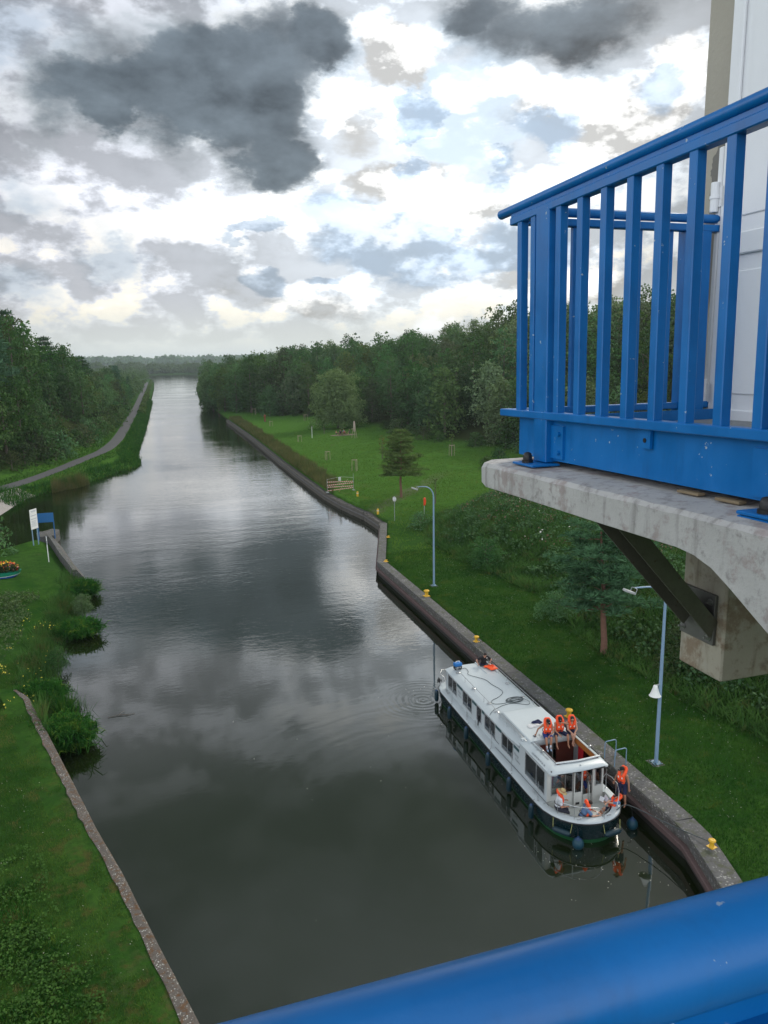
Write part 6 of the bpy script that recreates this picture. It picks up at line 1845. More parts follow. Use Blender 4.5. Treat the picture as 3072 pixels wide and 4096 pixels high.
roof_text('www.navigfrance.com', 0.20, 3.55, -1.03, 2.606, 0.06, GREYT)
roof_text('LAGARDE RM 07 NL 50', 0.12, 3.05, -1.345, 2.475, 0.95, LBLUE)
roof_text('Navig', 0.17, 5.1, -1.335, 2.215, 0.8, LBLUE)

# rails, stanchions, cleats
def roof_rail(s, y0, y1, z=2.31, h=0.24, x=1.13):
    mb = MB(); mb.tube([(s*x, y0-0.05, z+0.02), (s*x, y0, z+h*0.8), (s*x, y0+0.15, z+h), (s*x, y1-0.15, z+h), (s*x, y1, z+h*0.8), (s*(x-0.25), y1+0.1, z+h*0.75)], 0.014, 8); r = mb.build('roof_rail', CHROME, boat, 60)
    n = int((y1-y0)/1.15)
    for k in range(n+1):
        y = y0+0.3+(y1-y0-0.5)*k/n
        mb = MB(); mb.tube([(s*x, y, z-0.03), (s*x, y, z+h)], 0.010, 6); mb.lathe([(0.03, z-0.04), (0.03, z-0.02)], (s*x, y, 0), 8); mb.build('stanchion', CHROME, r)
roof_rail(-1, 7.9, 13.6); roof_rail(1, 7.0, 13.9)
def front_rail(s):
    mb = MB(); x = 1.19; pts = [(s*x, 4.4, 2.50), (s*x, 4.6, 2.60), (s*x, 6.0, 2.62), (s*x, 7.7, 2.56), (s*x, 7.9, 2.48)]
    mb.tube(pts, 0.016, 8); r = mb.build('grab_rail', CHROME, boat, 60)
    for y in (4.9, 5.8, 6.6, 7.5):
        mb = MB(); mb.tube([(s*x, y, 2.27+(0.1 if y < 6 else 0)), (s*x, y, 2.61)], 0.011, 6); mb.build('stanchion', CHROME, r)
front_rail(-1)
for (x, y) in ((-1.04, 13.35), (-1.04, 11.1), (-1.0, 9.15), (-1.0, 8.15), (0.98, 11.15), (0.98, 9.3)):
    mb = MB(); mb.lathe([(0.11, 2.30), (0.12, 2.325), (0.10, 2.345)], (x, y, 0), 14); mb.lathe([(0.05, 2.34), (0.05, 2.37)], (x, y, 0), 10); mb.build('roof_vent', CHROME, boat, 60)
for y in (12.67, 10.47, 7.27, 5.0, 2.35):
    for s in (-1, 1):
        mb = MB(); x = s*(hw(y)-0.12); z = sheer(y)+0.03
        mb.lathe([(0.05, z), (0.05, z+0.02), (0.02, z+0.03)], (x, y, 0), 8); mb.tube([(x, y, z), (x, y, z+0.92)], 0.013, 6); mb.build('side_stanchion', CHROME, boat)
for (y, h) in ((9.6, 0.35), (10.75, 0.28), (3.0, 0.3), (13.9, 0.25)):
    mb = MB(); x = -(hw(y)-0.22); z = sheer(y)+0.03; mb.tube([(x, y, z), (x, y, z+h), (x, y-0.14, z+h), (x, y-0.14, z)], 0.014, 6); mb.build('deck_handle', CHROME, boat)
mb = MB(); mb.tube([(-1.42, 9.60, 0.95), (-1.42, 9.55, 1.50)], 0.03, 8); mb.build('pump_tube', BLACK, boat)
mb = MB(); mb.tube([(-1.52, 7.2, 0.96), (-1.45, 4.5, 0.97), (-1.46, 2.4, 1.0), (-1.50, 1.7, 1.05)], 0.011, 5); mb.build('boat_pole', RUB, boat)
# bow rails, split in the middle
def bow_rail(s, a0, a1):
    pts = []
    for k in range(15):
        t = k/14; y = a0+(a1-a0)*t
        w = max(0.0, hw(max(0, y))-0.14); zz = sheer(y)+0.05+0.62*min(1, min(t*4.5, (1-t)*6+0.02))
        pts.append((s*w, y+0.10, zz))
    return pts
pl_ = [(-1.64, 1.95, 1.02), (-1.62, 1.6, 1.30), (-1.52, 1.2, 1.62), (-1.33, 0.85, 1.66), (-1.0, 0.46, 1.67), (-0.55, 0.22, 1.66), (-0.1, 0.14, 1.62), (0.10, 0.13, 1.48), (0.20, 0.14, 1.30), (0.22, 0.15, 1.08)]
mb = MB(); mb.tube(pl_, 0.017, 8); r = mb.build('bow_rail', CHROME, boat, 60)
for p in ((-1.0, 0.46, 1.67), (-1.45, 1.05, 1.64)):
    mb = MB(); mb.tube([(p[0], p[1], 1.06), p], 0.013, 6); mb.build('stanchion', CHROME, r)
pr_ = [(0.95, 0.42, 1.07), (1.0, 0.44, 1.35), (1.12, 0.52, 1.6), (1.35, 0.85, 1.72), (1.58, 1.35, 1.74), (1.66, 1.9, 1.72), (1.68, 2.4, 1.60), (1.68, 2.6, 1.3), (1.68, 2.62, 0.98)]
mb = MB(); mb.tube(pr_, 0.017, 8); r = mb.build('bow_rail', CHROME, boat, 60)
mb = MB(); mb.tube([(1.60, 1.45, 1.05), (1.60, 1.45, 1.73)], 0.013, 6); mb.build('stanchion', CHROME, r)
# far-end pulpit with the anchor
pf = [(-1.35, 14.35, 1.0), (-1.45, 14.5, 1.62), (-1.58, 14.9, 1.68), (-1.30, 15.35, 1.70), (-0.4, 15.5, 1.70), (0.6, 15.5, 1.70), (1.35, 15.3, 1.69), (1.5, 14.8, 1.65), (1.45, 14.4, 1.0)]
mb = MB(); mb.tube(pf, 0.016, 8); r = mb.build('pulpit_rail', CHROME, boat, 60)
for p in ((-1.55, 14.85), (-1.28, 15.2), (-0.4, 15.28), (0.6, 15.28), (1.3, 15.15)):
    mb = MB(); mb.tube([(p[0], p[1], 0.95), (p[0], p[1]+0.06, 1.70)], 0.012, 6); mb.build('stanchion', CHROME, r)
mb = MB(); mb.tube([(-1.5, 15.15, 0.98), (-1.52, 15.3, 1.15)], 0.03, 8); mb.ball((-1.48, 15.28, 1.12), (0.14, 0.12, 0.12), 8, 5); mb.tube([(-1.62, 15.2, 1.0), (-1.5, 15.35, 1.25), (-1.35, 15.2, 1.05)], 0.035, 6); mb.build('anchor', BLACK, boat, 60)
for (x, y) in ((0.55, 0.30), (-0.78, 0.42), (-1.52, 13.7)):
    mb = MB(); z = sheer(y)+0.035; mb.box((x, y, z+0.01), (0.16, 0.07, 0.02), None, 0.005); mb.tube([(x-0.03, y, z), (x-0.03, y, z+0.08)], 0.012, 6); mb.tube([(x+0.03, y, z), (x+0.03, y, z+0.08)], 0.012, 6); mb.tube([(x-0.11, y, z+0.085), (x+0.11, y, z+0.085)], 0.014, 6); mb.build('cleat', CHROME, boat)
# far hatch in the rear roof
mb = MB(); mb.box(*wall_box(0.42, 0.47, 12.75, 14.42, 2.29, 2.345)); mb.box(*wall_box(1.10, 1.15, 12.75, 14.42, 2.29, 2.345)); mb.build('hatch_runner', GEL, boat)
mb = MB(); mb.box(*wall_box(0.475, 1.095, 13.75, 14.40, 2.285, 2.312)); mb.build('hatch_shade_plate', paint('hatch_shade', (0.03, 0.03, 0.035), 0.8), boat)  # dark plate on the closed roof; its colour stands for shade inside the hatch
mb = MB(); mb.lathe([(0.035, 0.0), (0.035, 0.03)], (0, 0, 0), 8, 'x'); o = mb.build('navigation_light', BLACK, boat); o.location = (-1.33, 1.9, 2.5)
mb = MB(); mb.lathe([(0.02, 2.58), (0.035, 2.63), (0.01, 2.65)], (0.05, 1.85, 0), 8); mb.build('horn', CHROME, boat)

# ------------------------------------------------ things on and around the boat
def bpos(x, y, z): return (BX+x, BY+y, z)
NAVY_F = paint('navy_fender', (0.008, 0.035, 0.10), 0.45, 0.15); TEAL_F = paint('teal_fender', (0.005, 0.026, 0.038), 0.45, 0.2)


def fender(y, label, zc=0.42, x=None):
    x = -(hw(y)+0.14) if x is None else x
    o = empty('fender', bpos(x, y, zc), 0, label, 'fender', 'dark blue cylinder fenders along the hull')
    mb = MB(); mb.lathe([(0.03, -0.36), (0.10, -0.32), (0.125, -0.24), (0.125, 0.22), (0.10, 0.30), (0.05, 0.34)], n=14); mb.build('body', TEAL_F, o, 50)
    mb = MB(); mb.lathe([(0.10, 0.29), (0.055, 0.35), (0.03, 0.38), (0.01, 0.385)], n=12); mb.build('blue_end', NAVY_F, o, 50)
    mb = MB(); mb.tube([(0, 0, 0.37), (0.06 if x < 0 else -0.06, 0, 0.5), (0.15 if x < 0 else -0.15, 0, 0.56)], 0.010, 5); mb.build('line', RUB, o)
for y, lab in ((14.75, 'fender nearest the far end of the cruiser, by the anchor'), (12.4, 'cylinder fender second from the far end of the cruiser'), (9.95, 'cylinder fender third from the far end, below the small window'),
               (7.1, 'fender below the middle of the long hull'), (4.7, 'fender below the big saloon window'), (2.45, 'fender where the hull starts to round, below the seated man in a straw hat')):
    fender(y, lab)
def round_fender(x, y, label, z=0.18, r=0.24):
    o = empty('ball_fender', bpos(x, y, z), 0, label, 'ball fender', 'round blue ball fenders at the bow')
    mb = MB(); mb.ball((0, 0, 0), (r, r, r*1.08), 18, 12); mb.build('ball', paint('blue_green_ball', (0.004, 0.045, 0.070), 0.5, 0.3, 3), o, 60)
    mb = MB(); mb.lathe([(0.14, r*0.88), (0.06, r*1.15), (0.05, r*1.35), (0.01, r*1.36)], n=12); mb.build('blue_neck', NAVY_F, o, 50)
    mb = MB(); mb.tube([(0, 0, r*1.3), (0.02, 0.1, 0.62), (0.03, 0.3, 0.9-z)], 0.01, 5); mb.build('line', RUB, o)
round_fender(-0.98, 0.12, 'ball fender hanging at the left of the rounded bow')
round_fender(1.92, 0.62, 'ball fender hanging at the right of the rounded bow, towards the quay')
def lying_fender(x, y, rz, label):
    o = empty('fender', bpos(x, y, 0.45), rz, label, 'fender', 'fenders slung level around the bow')
    mb = MB(); mb.lathe([(0.03, -0.40), (0.10, -0.36), (0.13, -0.26), (0.13, 0.26), (0.10, 0.36), (0.03, 0.40)], n=14, axis='x'); mb.build('body', TEAL_F, o, 50)
    mb = MB(); mb.tube([(-0.38, 0, 0), (-0.42, 0.08, 0.45)], 0.012, 5); mb.tube([(0.38, 0, 0), (0.42, 0.08, 0.45)], 0.012, 5); mb.build('yellow_line', paint('yellow_rope', (0.42, 0.42, 0.16), 0.8), o)
lying_fender(-1.42, 0.72, R(-52), 'level slung fender at the left of the bow below the hatted man')
lying_fender(0.55, 0.0, R(6), 'level slung fender at the front of the bow between two yellow lines')

# generator, cable, hatch jacket, towels
ge = empty('generator', bpos(-0.88, 13.85, 2.315), 0.1, 'blue portable generator with a white handle on the roof end', 'generator')
mb = MB(); mb.box((0, 0, 0.30), (0.46, 0.30, 0.20), None, 0.03); mb.build('blue_casing', paint('generator_blue', (0.01, 0.14, 0.42), 0.4), ge)
mb = MB(); mb.box((0, 0, 0.11), (0.44, 0.28, 0.18), None, 0.02); mb.box((-0.15, 0, 0.01), (0.06, 0.26, 0.02)); mb.box((0.15, 0, 0.01), (0.06, 0.26, 0.02)); eng = mb.build('engine', BLACK, ge)
mb = MB(); mb.lathe([(0.05, -0.01), (0.05, 0.01)], (0.08, -0.15, 0.14), 12, 'y'); mb.box((-0.08, -0.148, 0.12), (0.12, 0.01, 0.08)); mb.build('control_panel', GREYM, eng)
mb = MB(); mb.tube([(-0.12, 0, 0.40), (-0.11, 0, 0.48), (0.11, 0, 0.48), (0.12, 0, 0.40)], 0.018, 8); mb.build('handle', WPAINT, ge)
CAB = paint('dark_cable', (0.03, 0.045, 0.05), 0.6)
def curve_pts(P_, n=8):
    P_ = [Vector(p) for p in P_]; out = []
    for i in range(len(P_)-1):
        p0 = P_[max(0, i-1)]; p1 = P_[i]; p2 = P_[i+1]; p3 = P_[min(len(P_)-1, i+2)]
        for k in range(n):
            t = k/n; out.append(0.5*((2*p1)+(-p0+p2)*t+(2*p0-5*p1+4*p2-p3)*t*t+(-p0+3*p1-3*p2+p3)*t*t*t))
    out.append(P_[-1]); return out
ZR = 2.335
path = [(-0.62, 13.8, ZR), (-0.42, 13.75, ZR), (-0.45, 13.3, ZR), (-0.62, 12.9, ZR), (-0.30, 12.4, ZR), (0.02, 11.9, ZR), (0.10, 11.2, ZR), (0.25, 10.6, ZR+.01), (0.22, 10.1, ZR+.01), (-0.25, 9.65, ZR), (-0.65, 9.45, ZR), (-0.85, 9.2, ZR), (-0.70, 8.95, ZR), (-0.2, 8.9, ZR), (0.1, 9.0, ZR+.01)]
r0 = random.Random(4)
for k in range(44):
    a = k*0.66; rr = 0.34+0.10*math.sin(k*0.37); path.append((0.42+rr*1.05*math.cos(a)+0.04*math.sin(k), 9.05+rr*0.72*math.sin(a), ZR+0.012+0.0008*k))
path += [(0.9, 9.0, ZR+.02), (1.05, 8.6, ZR), (0.8, 8.4, ZR), (0.2, 8.75, ZR), (-0.4, 8.7, ZR), (-0.9, 8.45, ZR), (-1.1, 8.35, ZR), (-1.38, 8.2, 2.14), (-1.46, 8.0, 1.75), (-1.45, 7.4, 1.3), (-1.43, 6.95, 1.22)]
mb = MB(); mb.tube([Vector(p) for p in curve_pts(path, 5)], 0.012, 6)
o = mb.build('power_cable', CAB); o.location = bpos(0, 0, 0); tag(o, 'long dark cable looped and coiled on the white cabin roof', 'cable')
o = empty('life_jacket', bpos(1.02, 13.3, 2.33), 0.2, 'folded orange life jacket lying on the roof beside the man in black', 'life jacket')
mb = MB(); mb.box((0, 0, 0.05), (0.52, 0.62, 0.11), None, 0.05); mb.box((-0.24, 0.28, 0.045), (0.22, 0.22, 0.09), None, 0.04); mb.build('foam_body', ORANGE, o, 60)
mb = MB(); mb.tube([(-0.1, 0.26, 0.12), (0.0, 0.1, 0.13), (0.12, 0.02, 0.12), (0.02, -0.06, 0.125)], 0.03, 6); mb.build('collar_fold', paint('dark_orange', (0.62, 0.05, 0.01), 0.6), o, 60)
def cloth_lump(name, x, y, z, rx, ry, h, m, label, cat, seed):
    rr = random.Random(seed); mb = MB(); n, k = 26, 7; rings = []
    for j in range(k):
        t = j/(k-1); q = []
        for i in range(n):
            a = 2*math.pi*i/n; w = 1+0.22*math.sin(3*a+seed)+0.12*math.sin(7*a+seed*2+j)
            q.append((rx*math.cos(a)*(1-t*0.93)*w, ry*math.sin(a)*(1-t*0.93)*w, h*(math.sin(t*math.pi/2)**0.8)*(1+0.3*math.sin(2*a+seed)*t)))
        rings.append(q)
    mb.loft(rings); o = mb.build(name, m, None, 70); o.location = bpos(x, y, z); return tag(o, label, cat)
NAVY = paint('navy_cloth', (0.012, 0.016, 0.06), 0.9, 0.2); 
cloth_lump('folded_clothes', -0.02, 5.75, 2.70, 0.24, 0.18, 0.15, NAVY, 'navy clothes heaped on the roof behind the seated men', 'clothes', 1)
cloth_lump('towel', -0.30, 5.55, 2.70, 0.34, 0.16, 0.08, paint('white_towel', (0.62, 0.62, 0.62), 0.95), 'crumpled white towel on the roof left of the navy clothes', 'towel', 2)
cloth_lump('towel', 0.33, 5.2, 2.70, 0.22, 0.16, 0.16, paint('red_white_cloth', (0.55, 0.10, 0.08), 0.95, 0.5, 12), 'red and white cloth behind the first two seated men', 'towel', 3)
o = empty('phone', bpos(-0.72, 4.62, 2.695), 0.3, 'dark phone lying flat on the roof by the first seated man', 'phone')
mb = MB(); mb.box((0, 0, 0.005), (0.10, 0.17, 0.01), None, 0.003); mb.build('casing', BLACK, o)
mb = MB(); mb.box((0, 0, 0.0115), (0.09, 0.155, 0.002)); mb.build('screen', paint('phone_screen', (0.08, 0.09, 0.11), 0.1), o)
for (x, y, m_, lab) in ((-0.52, 4.55, CHROME, 'small metal can beside the phone on the roof edge'), (-0.62, 4.42, WPAINT, 'small white cup at the roof edge by the first seated man')):
    o = empty('cup', bpos(x, y, 2.69), 0, lab, 'cup'); mb = MB(); mb.lathe([(0.028, 0), (0.034, 0.01), (0.036, 0.10), (0.030, 0.115)], n=12); mb.build('body', m_, o, 50)
    mb = MB(); mb.lathe([(0.029, 0.113), (0.029, 0.118)], n=12); mb.build('rim', GREYM, o)
o = empty('carton', bpos(-1.08, 3.15, 1.205), 0.3, 'green and white box on the saloon table behind the side window', 'box')
mb = MB(); mb.box((0, 0, 0.10), (0.24, 0.20, 0.20), None, 0.004); bb = mb.build('box_body', paint('box_white', (0.6, 0.62, 0.58), 0.6), o)
mb = MB(); mb.box((0, 0, 0.112), (0.22, 0.18, 0.182)); mb.box((-0.123, 0, 0.1), (0.004, 0.16, 0.14)); mb.build('green_print', paint('box_green', (0.03, 0.30, 0.06), 0.6), bb)

# mooring lines
for (P_, lab) in (([(19.15, 44.9, 1.55), (18.95, 43.5, 1.35), (18.7, 42.0, 1.25), (17.65, 39.9, 1.02)], 'dark mooring rope from the bollard behind the man in black to the far deck'),
                  ([(19.25, 44.8, 1.50), (19.05, 43.3, 1.32), (18.75, 41.6, 1.2), (17.75, 39.6, 1.02)], 'second dark mooring rope running beside the first to the far deck'),
                  ([(19.2, 21.95, 1.45), (18.85, 23.0, 1.30), (18.6, 24.0, 1.15), (18.0, 25.6, 1.05), (17.3, 25.4, 1.10)], 'dark mooring rope from the nearest bollard along the quay edge to the bow')):
    mb = MB(); mb.tube(curve_pts(P_, 8), 0.018, 6); tag(mb.build('mooring_rope', CAB), lab, 'rope')
mb = MB(); mb.tube(curve_pts([bpos(0.10, 0.5, 1.35), bpos(-0.05, 0.75, 1.15), bpos(0.20, 0.95, 0.55), bpos(0.45, 0.7, 0.52), bpos(0.42, 0.45, 0.9), bpos(0.22, 0.28, 1.10)], 8), 0.014, 6); tag(mb.build('bow_rope', CAB), 'loose loop of black rope hanging in the bow cockpit', 'rope')

# ---------------------------------------------------------------- people
SKIN = paint('tanned_skin', (0.36, 0.175, 0.11), 0.6, 0.10, 9, spec=0.35, bstr=0.02)
SKIN2 = paint('fair_skin', (0.46, 0.25, 0.175), 0.6, 0.08, 9, spec=0.35, bstr=0.02)
VEST = paint('orange_life_vest', (0.90, 0.085, 0.018), 0.6, 0.10, 14, bstr=0.05)
SHORT = paint('navy_shorts', (0.010, 0.014, 0.050), 0.85, 0.3, 12)
SHORTB = paint('blue_shorts', (0.012, 0.030, 0.16), 0.85, 0.3, 12)
BLK = paint('black_cloth', (0.010, 0.010, 0.012), 0.9, 0.2)
WCL = paint('white_cloth', (0.62, 0.64, 0.68), 0.9, 0.1)
BCL = paint('grey_blue_cloth', (0.10, 0.17, 0.30), 0.9, 0.15)
HAIR = paint('dark_brown_hair', (0.020, 0.012, 0.009), 0.7, 0.3, 40, bstr=0.4)
STRAW = paint('straw_hat', (0.42, 0.32, 0.16), 0.9, 0.2, 30, bstr=0.4)
STRAP = paint('dark_strap', (0.02, 0.012, 0.02), 0.7)
REFL = paint('reflective_patch', (0.75, 0.72, 0.68), 0.4)


def fuse(name, prims, m, parent, voxel=0.011, smooth=3):
    """union of tapered limbs and ellipsoids as ONE continuous skin"""
    mb = MB()
    for p in prims:
        if p[0] == 'c':
            a, b = Vector(p[1]), Vector(p[2]); r0, r1 = p[3], p[4]
            d = b-a; L = d.length
            if L < 1e-5: continue
            n = d/L; pts = []; rs = []
            for k in range(4):
                t = math.pi/2*k/4; pts.append(a-n*r0*math.cos(t)); rs.append(max(1e-4, r0*math.sin(t)))
            for k in range(5): pts.append(a.lerp(b, k/4)); rs.append(r0+(r1-r0)*k/4)
            for k in range(1, 5):
                t = math.pi/2*(1-k/4); pts.append(b+n*r1*math.cos(t)); rs.append(max(1e-4, r1*math.sin(t)))
            mb.tube(pts, rs, 12)
        else:
            c, rr = Vector(p[1]), p[2]; M = p[3] if len(p) > 3 and p[3] is not None else Matrix.Identity(3)
            s0 = len(mb.v); mb.ball((0, 0, 0), rr, 16, 10)
            for i in range(s0, len(mb.v)): mb.v[i] = tuple(c+M @ Vector(mb.v[i]))
    me = mb.mesh(name+'_raw')
    o = bpy.data.objects.new(name+'_raw', me); COL.objects.link(o)
    md = o.modifiers.new('r', 'REMESH'); md.mode = 'VOXEL'; md.voxel_size = voxel; md.use_smooth_shade = True
    if smooth:
        sm = o.modifiers.new('s', 'SMOOTH'); sm.factor = 0.5; sm.iterations = smooth
    dg = bpy.context.evaluated_depsgraph_get(); dg.update()
    m2 = bpy.data.meshes.new_from_object(o.evaluated_get(dg)); m2.name = name
    bpy.data.objects.remove(o); bpy.data.meshes.remove(me)
    return link(name, m2, m, parent)


def two_bone(a, b, l1, l2, pole):
    """joint between A and B; B is pulled in if out of reach"""
    a, b = Vector(a), Vector(b); d = b-a; L = min(d.length, (l1+l2)*0.995); n = d.normalized(); b = a+n*L
    x = (l1*l1-l2*l2+L*L)/(2*L); h = math.sqrt(max(0, l1*l1-x*x))
    p = Vector(pole)-n*Vector(pole).dot(n)
    p = p.normalized() if p.length > 1e-6 else Vector((0, 0, 1))
    return a+n*x+p*h, b


def person(loc, face, label, lean=5, side=0, head=(0, 0), hands=None, feet=None, epole=None, kpole=None, skin=SKIN, vest=True, shirt=None, bottom=SHORT, bottom_long=False,
           shoes=None, hat=None, hair=True, glasses=False, twist=0, fing=0.55):
    """LOC is the pelvis in boat coordinates; FACE turns the front from -y (to the camera) counter-clockwise; hands and feet in body axes (left, front, up from the pelvis)"""
    o = empty('person', bpos(*loc), 0, label, 'person')
    o.scale = (1.06, 1.06, 1.06)
    A = R(face)
    Fv = Vector((math.sin(A), -math.cos(A), 0)); Lv = Vector((math.cos(A), math.sin(A), 0)); Uv = Vector((0, 0, 1))
    def B(l, f_, u_): return Lv*l+Fv*f_+Uv*u_
    sp = (Uv*math.cos(R(lean))+Fv*math.sin(R(lean))+Lv*math.sin(R(side))).normalized()
    Tt = Matrix.Rotation(R(twist), 3, sp)
    Ls = Tt @ (Lv-sp*Lv.dot(sp)).normalized(); Fs = Ls.cross(sp)*1.0
    if Fs.dot(Fv) < 0: Fs = -Fs
    MT = Matrix((Ls, Fs, sp)).transposed()
    pel = Vector((0, 0, 0)); chest = pel+sp*0.36; neck = pel+sp*0.52
    hd = Matrix.Rotation(R(head[0]), 3, sp) @ Fs
    hd = (hd*math.cos(R(head[1]))+sp*-math.sin(R(head[1]))).normalized(); hl = sp.cross(hd).normalized()*1.0; hu = hd.cross(hl).normalized()
    if hu.dot(sp) < 0: hu = -hu
    HM = Matrix((hl, hd, hu)).transposed()
    hc = neck+sp*0.10+hd*0.025+hu*0.06
    P = []; E_ = lambda c, rr, M=None: P.append(('e', c, rr, M)); C_ = lambda a, b, r0, r1: P.append(('c', a, b, r0, r1))
    # trunk
    E_(pel+sp*0.02, (0.160, 0.115, 0.115), MT); E_(pel+sp*0.16, (0.140, 0.105, 0.13), MT); E_(pel+sp*0.30, (0.155, 0.112, 0.14), MT); E_(pel+sp*0.41, (0.175, 0.105, 0.11), MT)
    C_(pel+sp*0.46+Ls*0.15, pel+sp*0.46-Ls*0.15, 0.060, 0.060); C_(pel+sp*0.44, neck+sp*0.08+hd*0.01, 0.062, 0.052)
    # head
    E_(hc+hu*0.030, (0.074, 0.094, 0.090), HM); E_(hc-hu*0.035+hd*0.022, (0.056, 0.070, 0.070), HM); E_(hc-hu*0.085+hd*0.055, (0.026, 0.024, 0.020), HM)
    C_(hc+hd*0.088+hu*0.012, hc+hd*0.108-hu*0.022, 0.008, 0.013); E_(hc+hd*0.086+hu*0.022, (0.050, 0.012, 0.010), HM); E_(hc+hd*0.088-hu*0.052, (0.024, 0.010, 0.009), HM)
    for s in (-1, 1): E_(hc+hl*0.074*s-hu*0.005, (0.012, 0.020, 0.030), HM)
    hands = hands or [(0.3, 0.25, 0.0), (-0.3, 0.25, 0.0)]; feet = feet or [(0.12, 0.42, -0.44), (-0.12, 0.42, -0.44)]
    epole = epole or [(0.6, -0.8, -0.3), (-0.6, -0.8, -0.3)]; kpole = kpole or [(0.1, 1, 0.6), (-0.1, 1, 0.6)]
    arms, legs = [], []
    for i, s in enumerate((1, -1)):
        sh = pel+sp*0.445+Ls*0.185*s; el, wr = two_bone(sh, B(*hands[i]), 0.295, 0.265, B(*epole[i]))
        C_(sh, el, 0.052, 0.038); E_(sh, (0.062, 0.062, 0.062)); C_(el, wr, 0.038, 0.026); arms.append((sh, el, wr))
        # hand: palm, four bent fingers of different lengths and a thumb
        d = (wr-el).normalized(); dn = Vector((0, 0, -1)) if abs(d.z) < 0.8 else -Fv
        pn = (dn-d*dn.dot(d)).normalized(); sd_ = d.cross(pn).normalized()
        pc = wr+d*0.048; E_(pc, (0.040, 0.052, 0.016), Matrix((sd_, d, pn)).transposed())
        for k, ln in enumerate((0.068, 0.078, 0.072, 0.056)):
            b0 = pc+d*0.040+sd_*(0.027-0.018*k); b1 = b0+(d*math.cos(fing*0.6)+pn*math.sin(fing*0.6))*ln*0.5; b2 = b1+(d*math.cos(fing*1.8)+pn*math.sin(fing*1.8))*ln*0.5
            C_(b0, b1, 0.0095, 0.009); C_(b1, b2, 0.009, 0.0075)
        t0 = pc-d*0.02+sd_*0.034*s; t1 = t0+(d*0.6+sd_*s*0.7+pn*0.3).normalized()*0.036; t2 = t1+(d*0.85+sd_*s*0.15+pn*0.4).normalized()*0.028
        C_(t0, t1, 0.012, 0.010); C_(t1, t2, 0.010, 0.008)
    for i, s in enumerate((1, -1)):
        hp = pel+Lv*0.092*s-Uv*0.01; kn, an = two_bone(hp, B(*feet[i]), 0.43, 0.42, B(*kpole[i]))
        C_(hp, kn, 0.085, 0.055); C_(kn, kn.lerp(an, 0.35), 0.055, 0.056); C_(kn.lerp(an, 0.30), an, 0.056, 0.035)
        sd2 = (an-kn).normalized(); ft = (Fv-sd2*Fv.dot(sd2)*0.75).normalized(); ft = (ft+Vector((0, 0, -0.25))).normalized()
        heel = an-ft*0.04+sd2*0.045; toe = an+ft*0.15+sd2*0.055
        C_(heel, toe, 0.036, 0.026); C_(an, an+ft*0.08+sd2*0.035, 0.038, 0.030); legs.append((hp, kn, an, heel, toe, ft, sd2))
    body = fuse('body', P, skin, o, 0.0105, 3)
    for ob in (body,): pass
    def part(nm, prims, m, par=o, vx=0.012): return fuse(nm, prims, m, par, vx, 3)
    # trousers or shorts
    Q_ = [('e', pel+sp*0.03, (0.178, 0.135, 0.125), MT)]
    for (hp, kn, an, heel, toe, ft, sd2) in legs:
        Q_.append(('c', hp, hp.lerp(kn, 0.80), 0.102, 0.088))
        if bottom_long: Q_.append(('c', hp.lerp(kn, 0.7), kn, 0.088, 0.072)); Q_.append(('c', kn, kn.lerp(an, 0.55), 0.072, 0.066))
    part('trousers' if bottom_long else 'shorts', Q_, bottom)
    if shirt is not None:
        Q_ = [('e', pel+sp*0.10, (0.165, 0.130, 0.13), MT), ('e', pel+sp*0.28, (0.172, 0.128, 0.16), MT), ('e', pel+sp*0.40, (0.190, 0.120, 0.11), MT), ('c', pel+sp*0.455+Ls*0.16, pel+sp*0.455-Ls*0.16, 0.072, 0.072)]
        for sh, el, wr in arms: Q_.append(('c', sh, sh.lerp(el, 0.62), 0.074, 0.064))
        part('shirt', Q_, shirt)
    if vest:
        Q_ = []
        for s in (-1, 1):
            Q_ += [('e', pel+sp*0.29+Ls*0.085*s+Fs*0.115, (0.100, 0.062, 0.185), MT), ('e', pel+sp*0.20+Ls*0.085*s+Fs*0.115, (0.096, 0.058, 0.13), MT)]
            Q_.append(('c', pel+sp*0.44+Ls*0.10*s+Fs*0.10, neck+Ls*0.125*s+Fs*0.02+sp*0.05, 0.066, 0.066))
            Q_.append(('c', neck+Ls*0.125*s+Fs*0.02+sp*0.05, neck+Ls*0.095*s-Fs*0.10+sp*0.14, 0.066, 0.066))
        Q_.append(('c', neck+Ls*0.085-Fs*0.10+sp*0.12, neck-Ls*0.085-Fs*0.10+sp*0.14, 0.066, 0.066))
        Q_.append(('c', neck+Ls*0.07-Fs*0.12+sp*0.19, neck-Ls*0.07-Fs*0.12+sp*0.19, 0.055, 0.055))
        Q_.append(('e', pel+sp*0.32-Fs*0.125, (0.12, 0.03, 0.10), MT)) if shirt is None else None
        v = part('life_vest', Q_, VEST)
        mb = MB(); ring = [pel+sp*0.19+Ls*0.200*math.cos(a)+Fs*(0.02+0.178*math.sin(a)) for a in [2*math.pi*k/28 for k in range(28)]]
        mb.tube(ring, 0.014, 6, closed=True); mb.build('waist_strap', STRAP, v, 60)
        mb = MB()
        for s in (-1, 1): mb.box(pel+sp*0.37+Ls*0.085*s+Fs*0.182, (0.05, 0.012, 0.085), MT, 0.003)
        mb.build('reflective_patch', REFL, v)
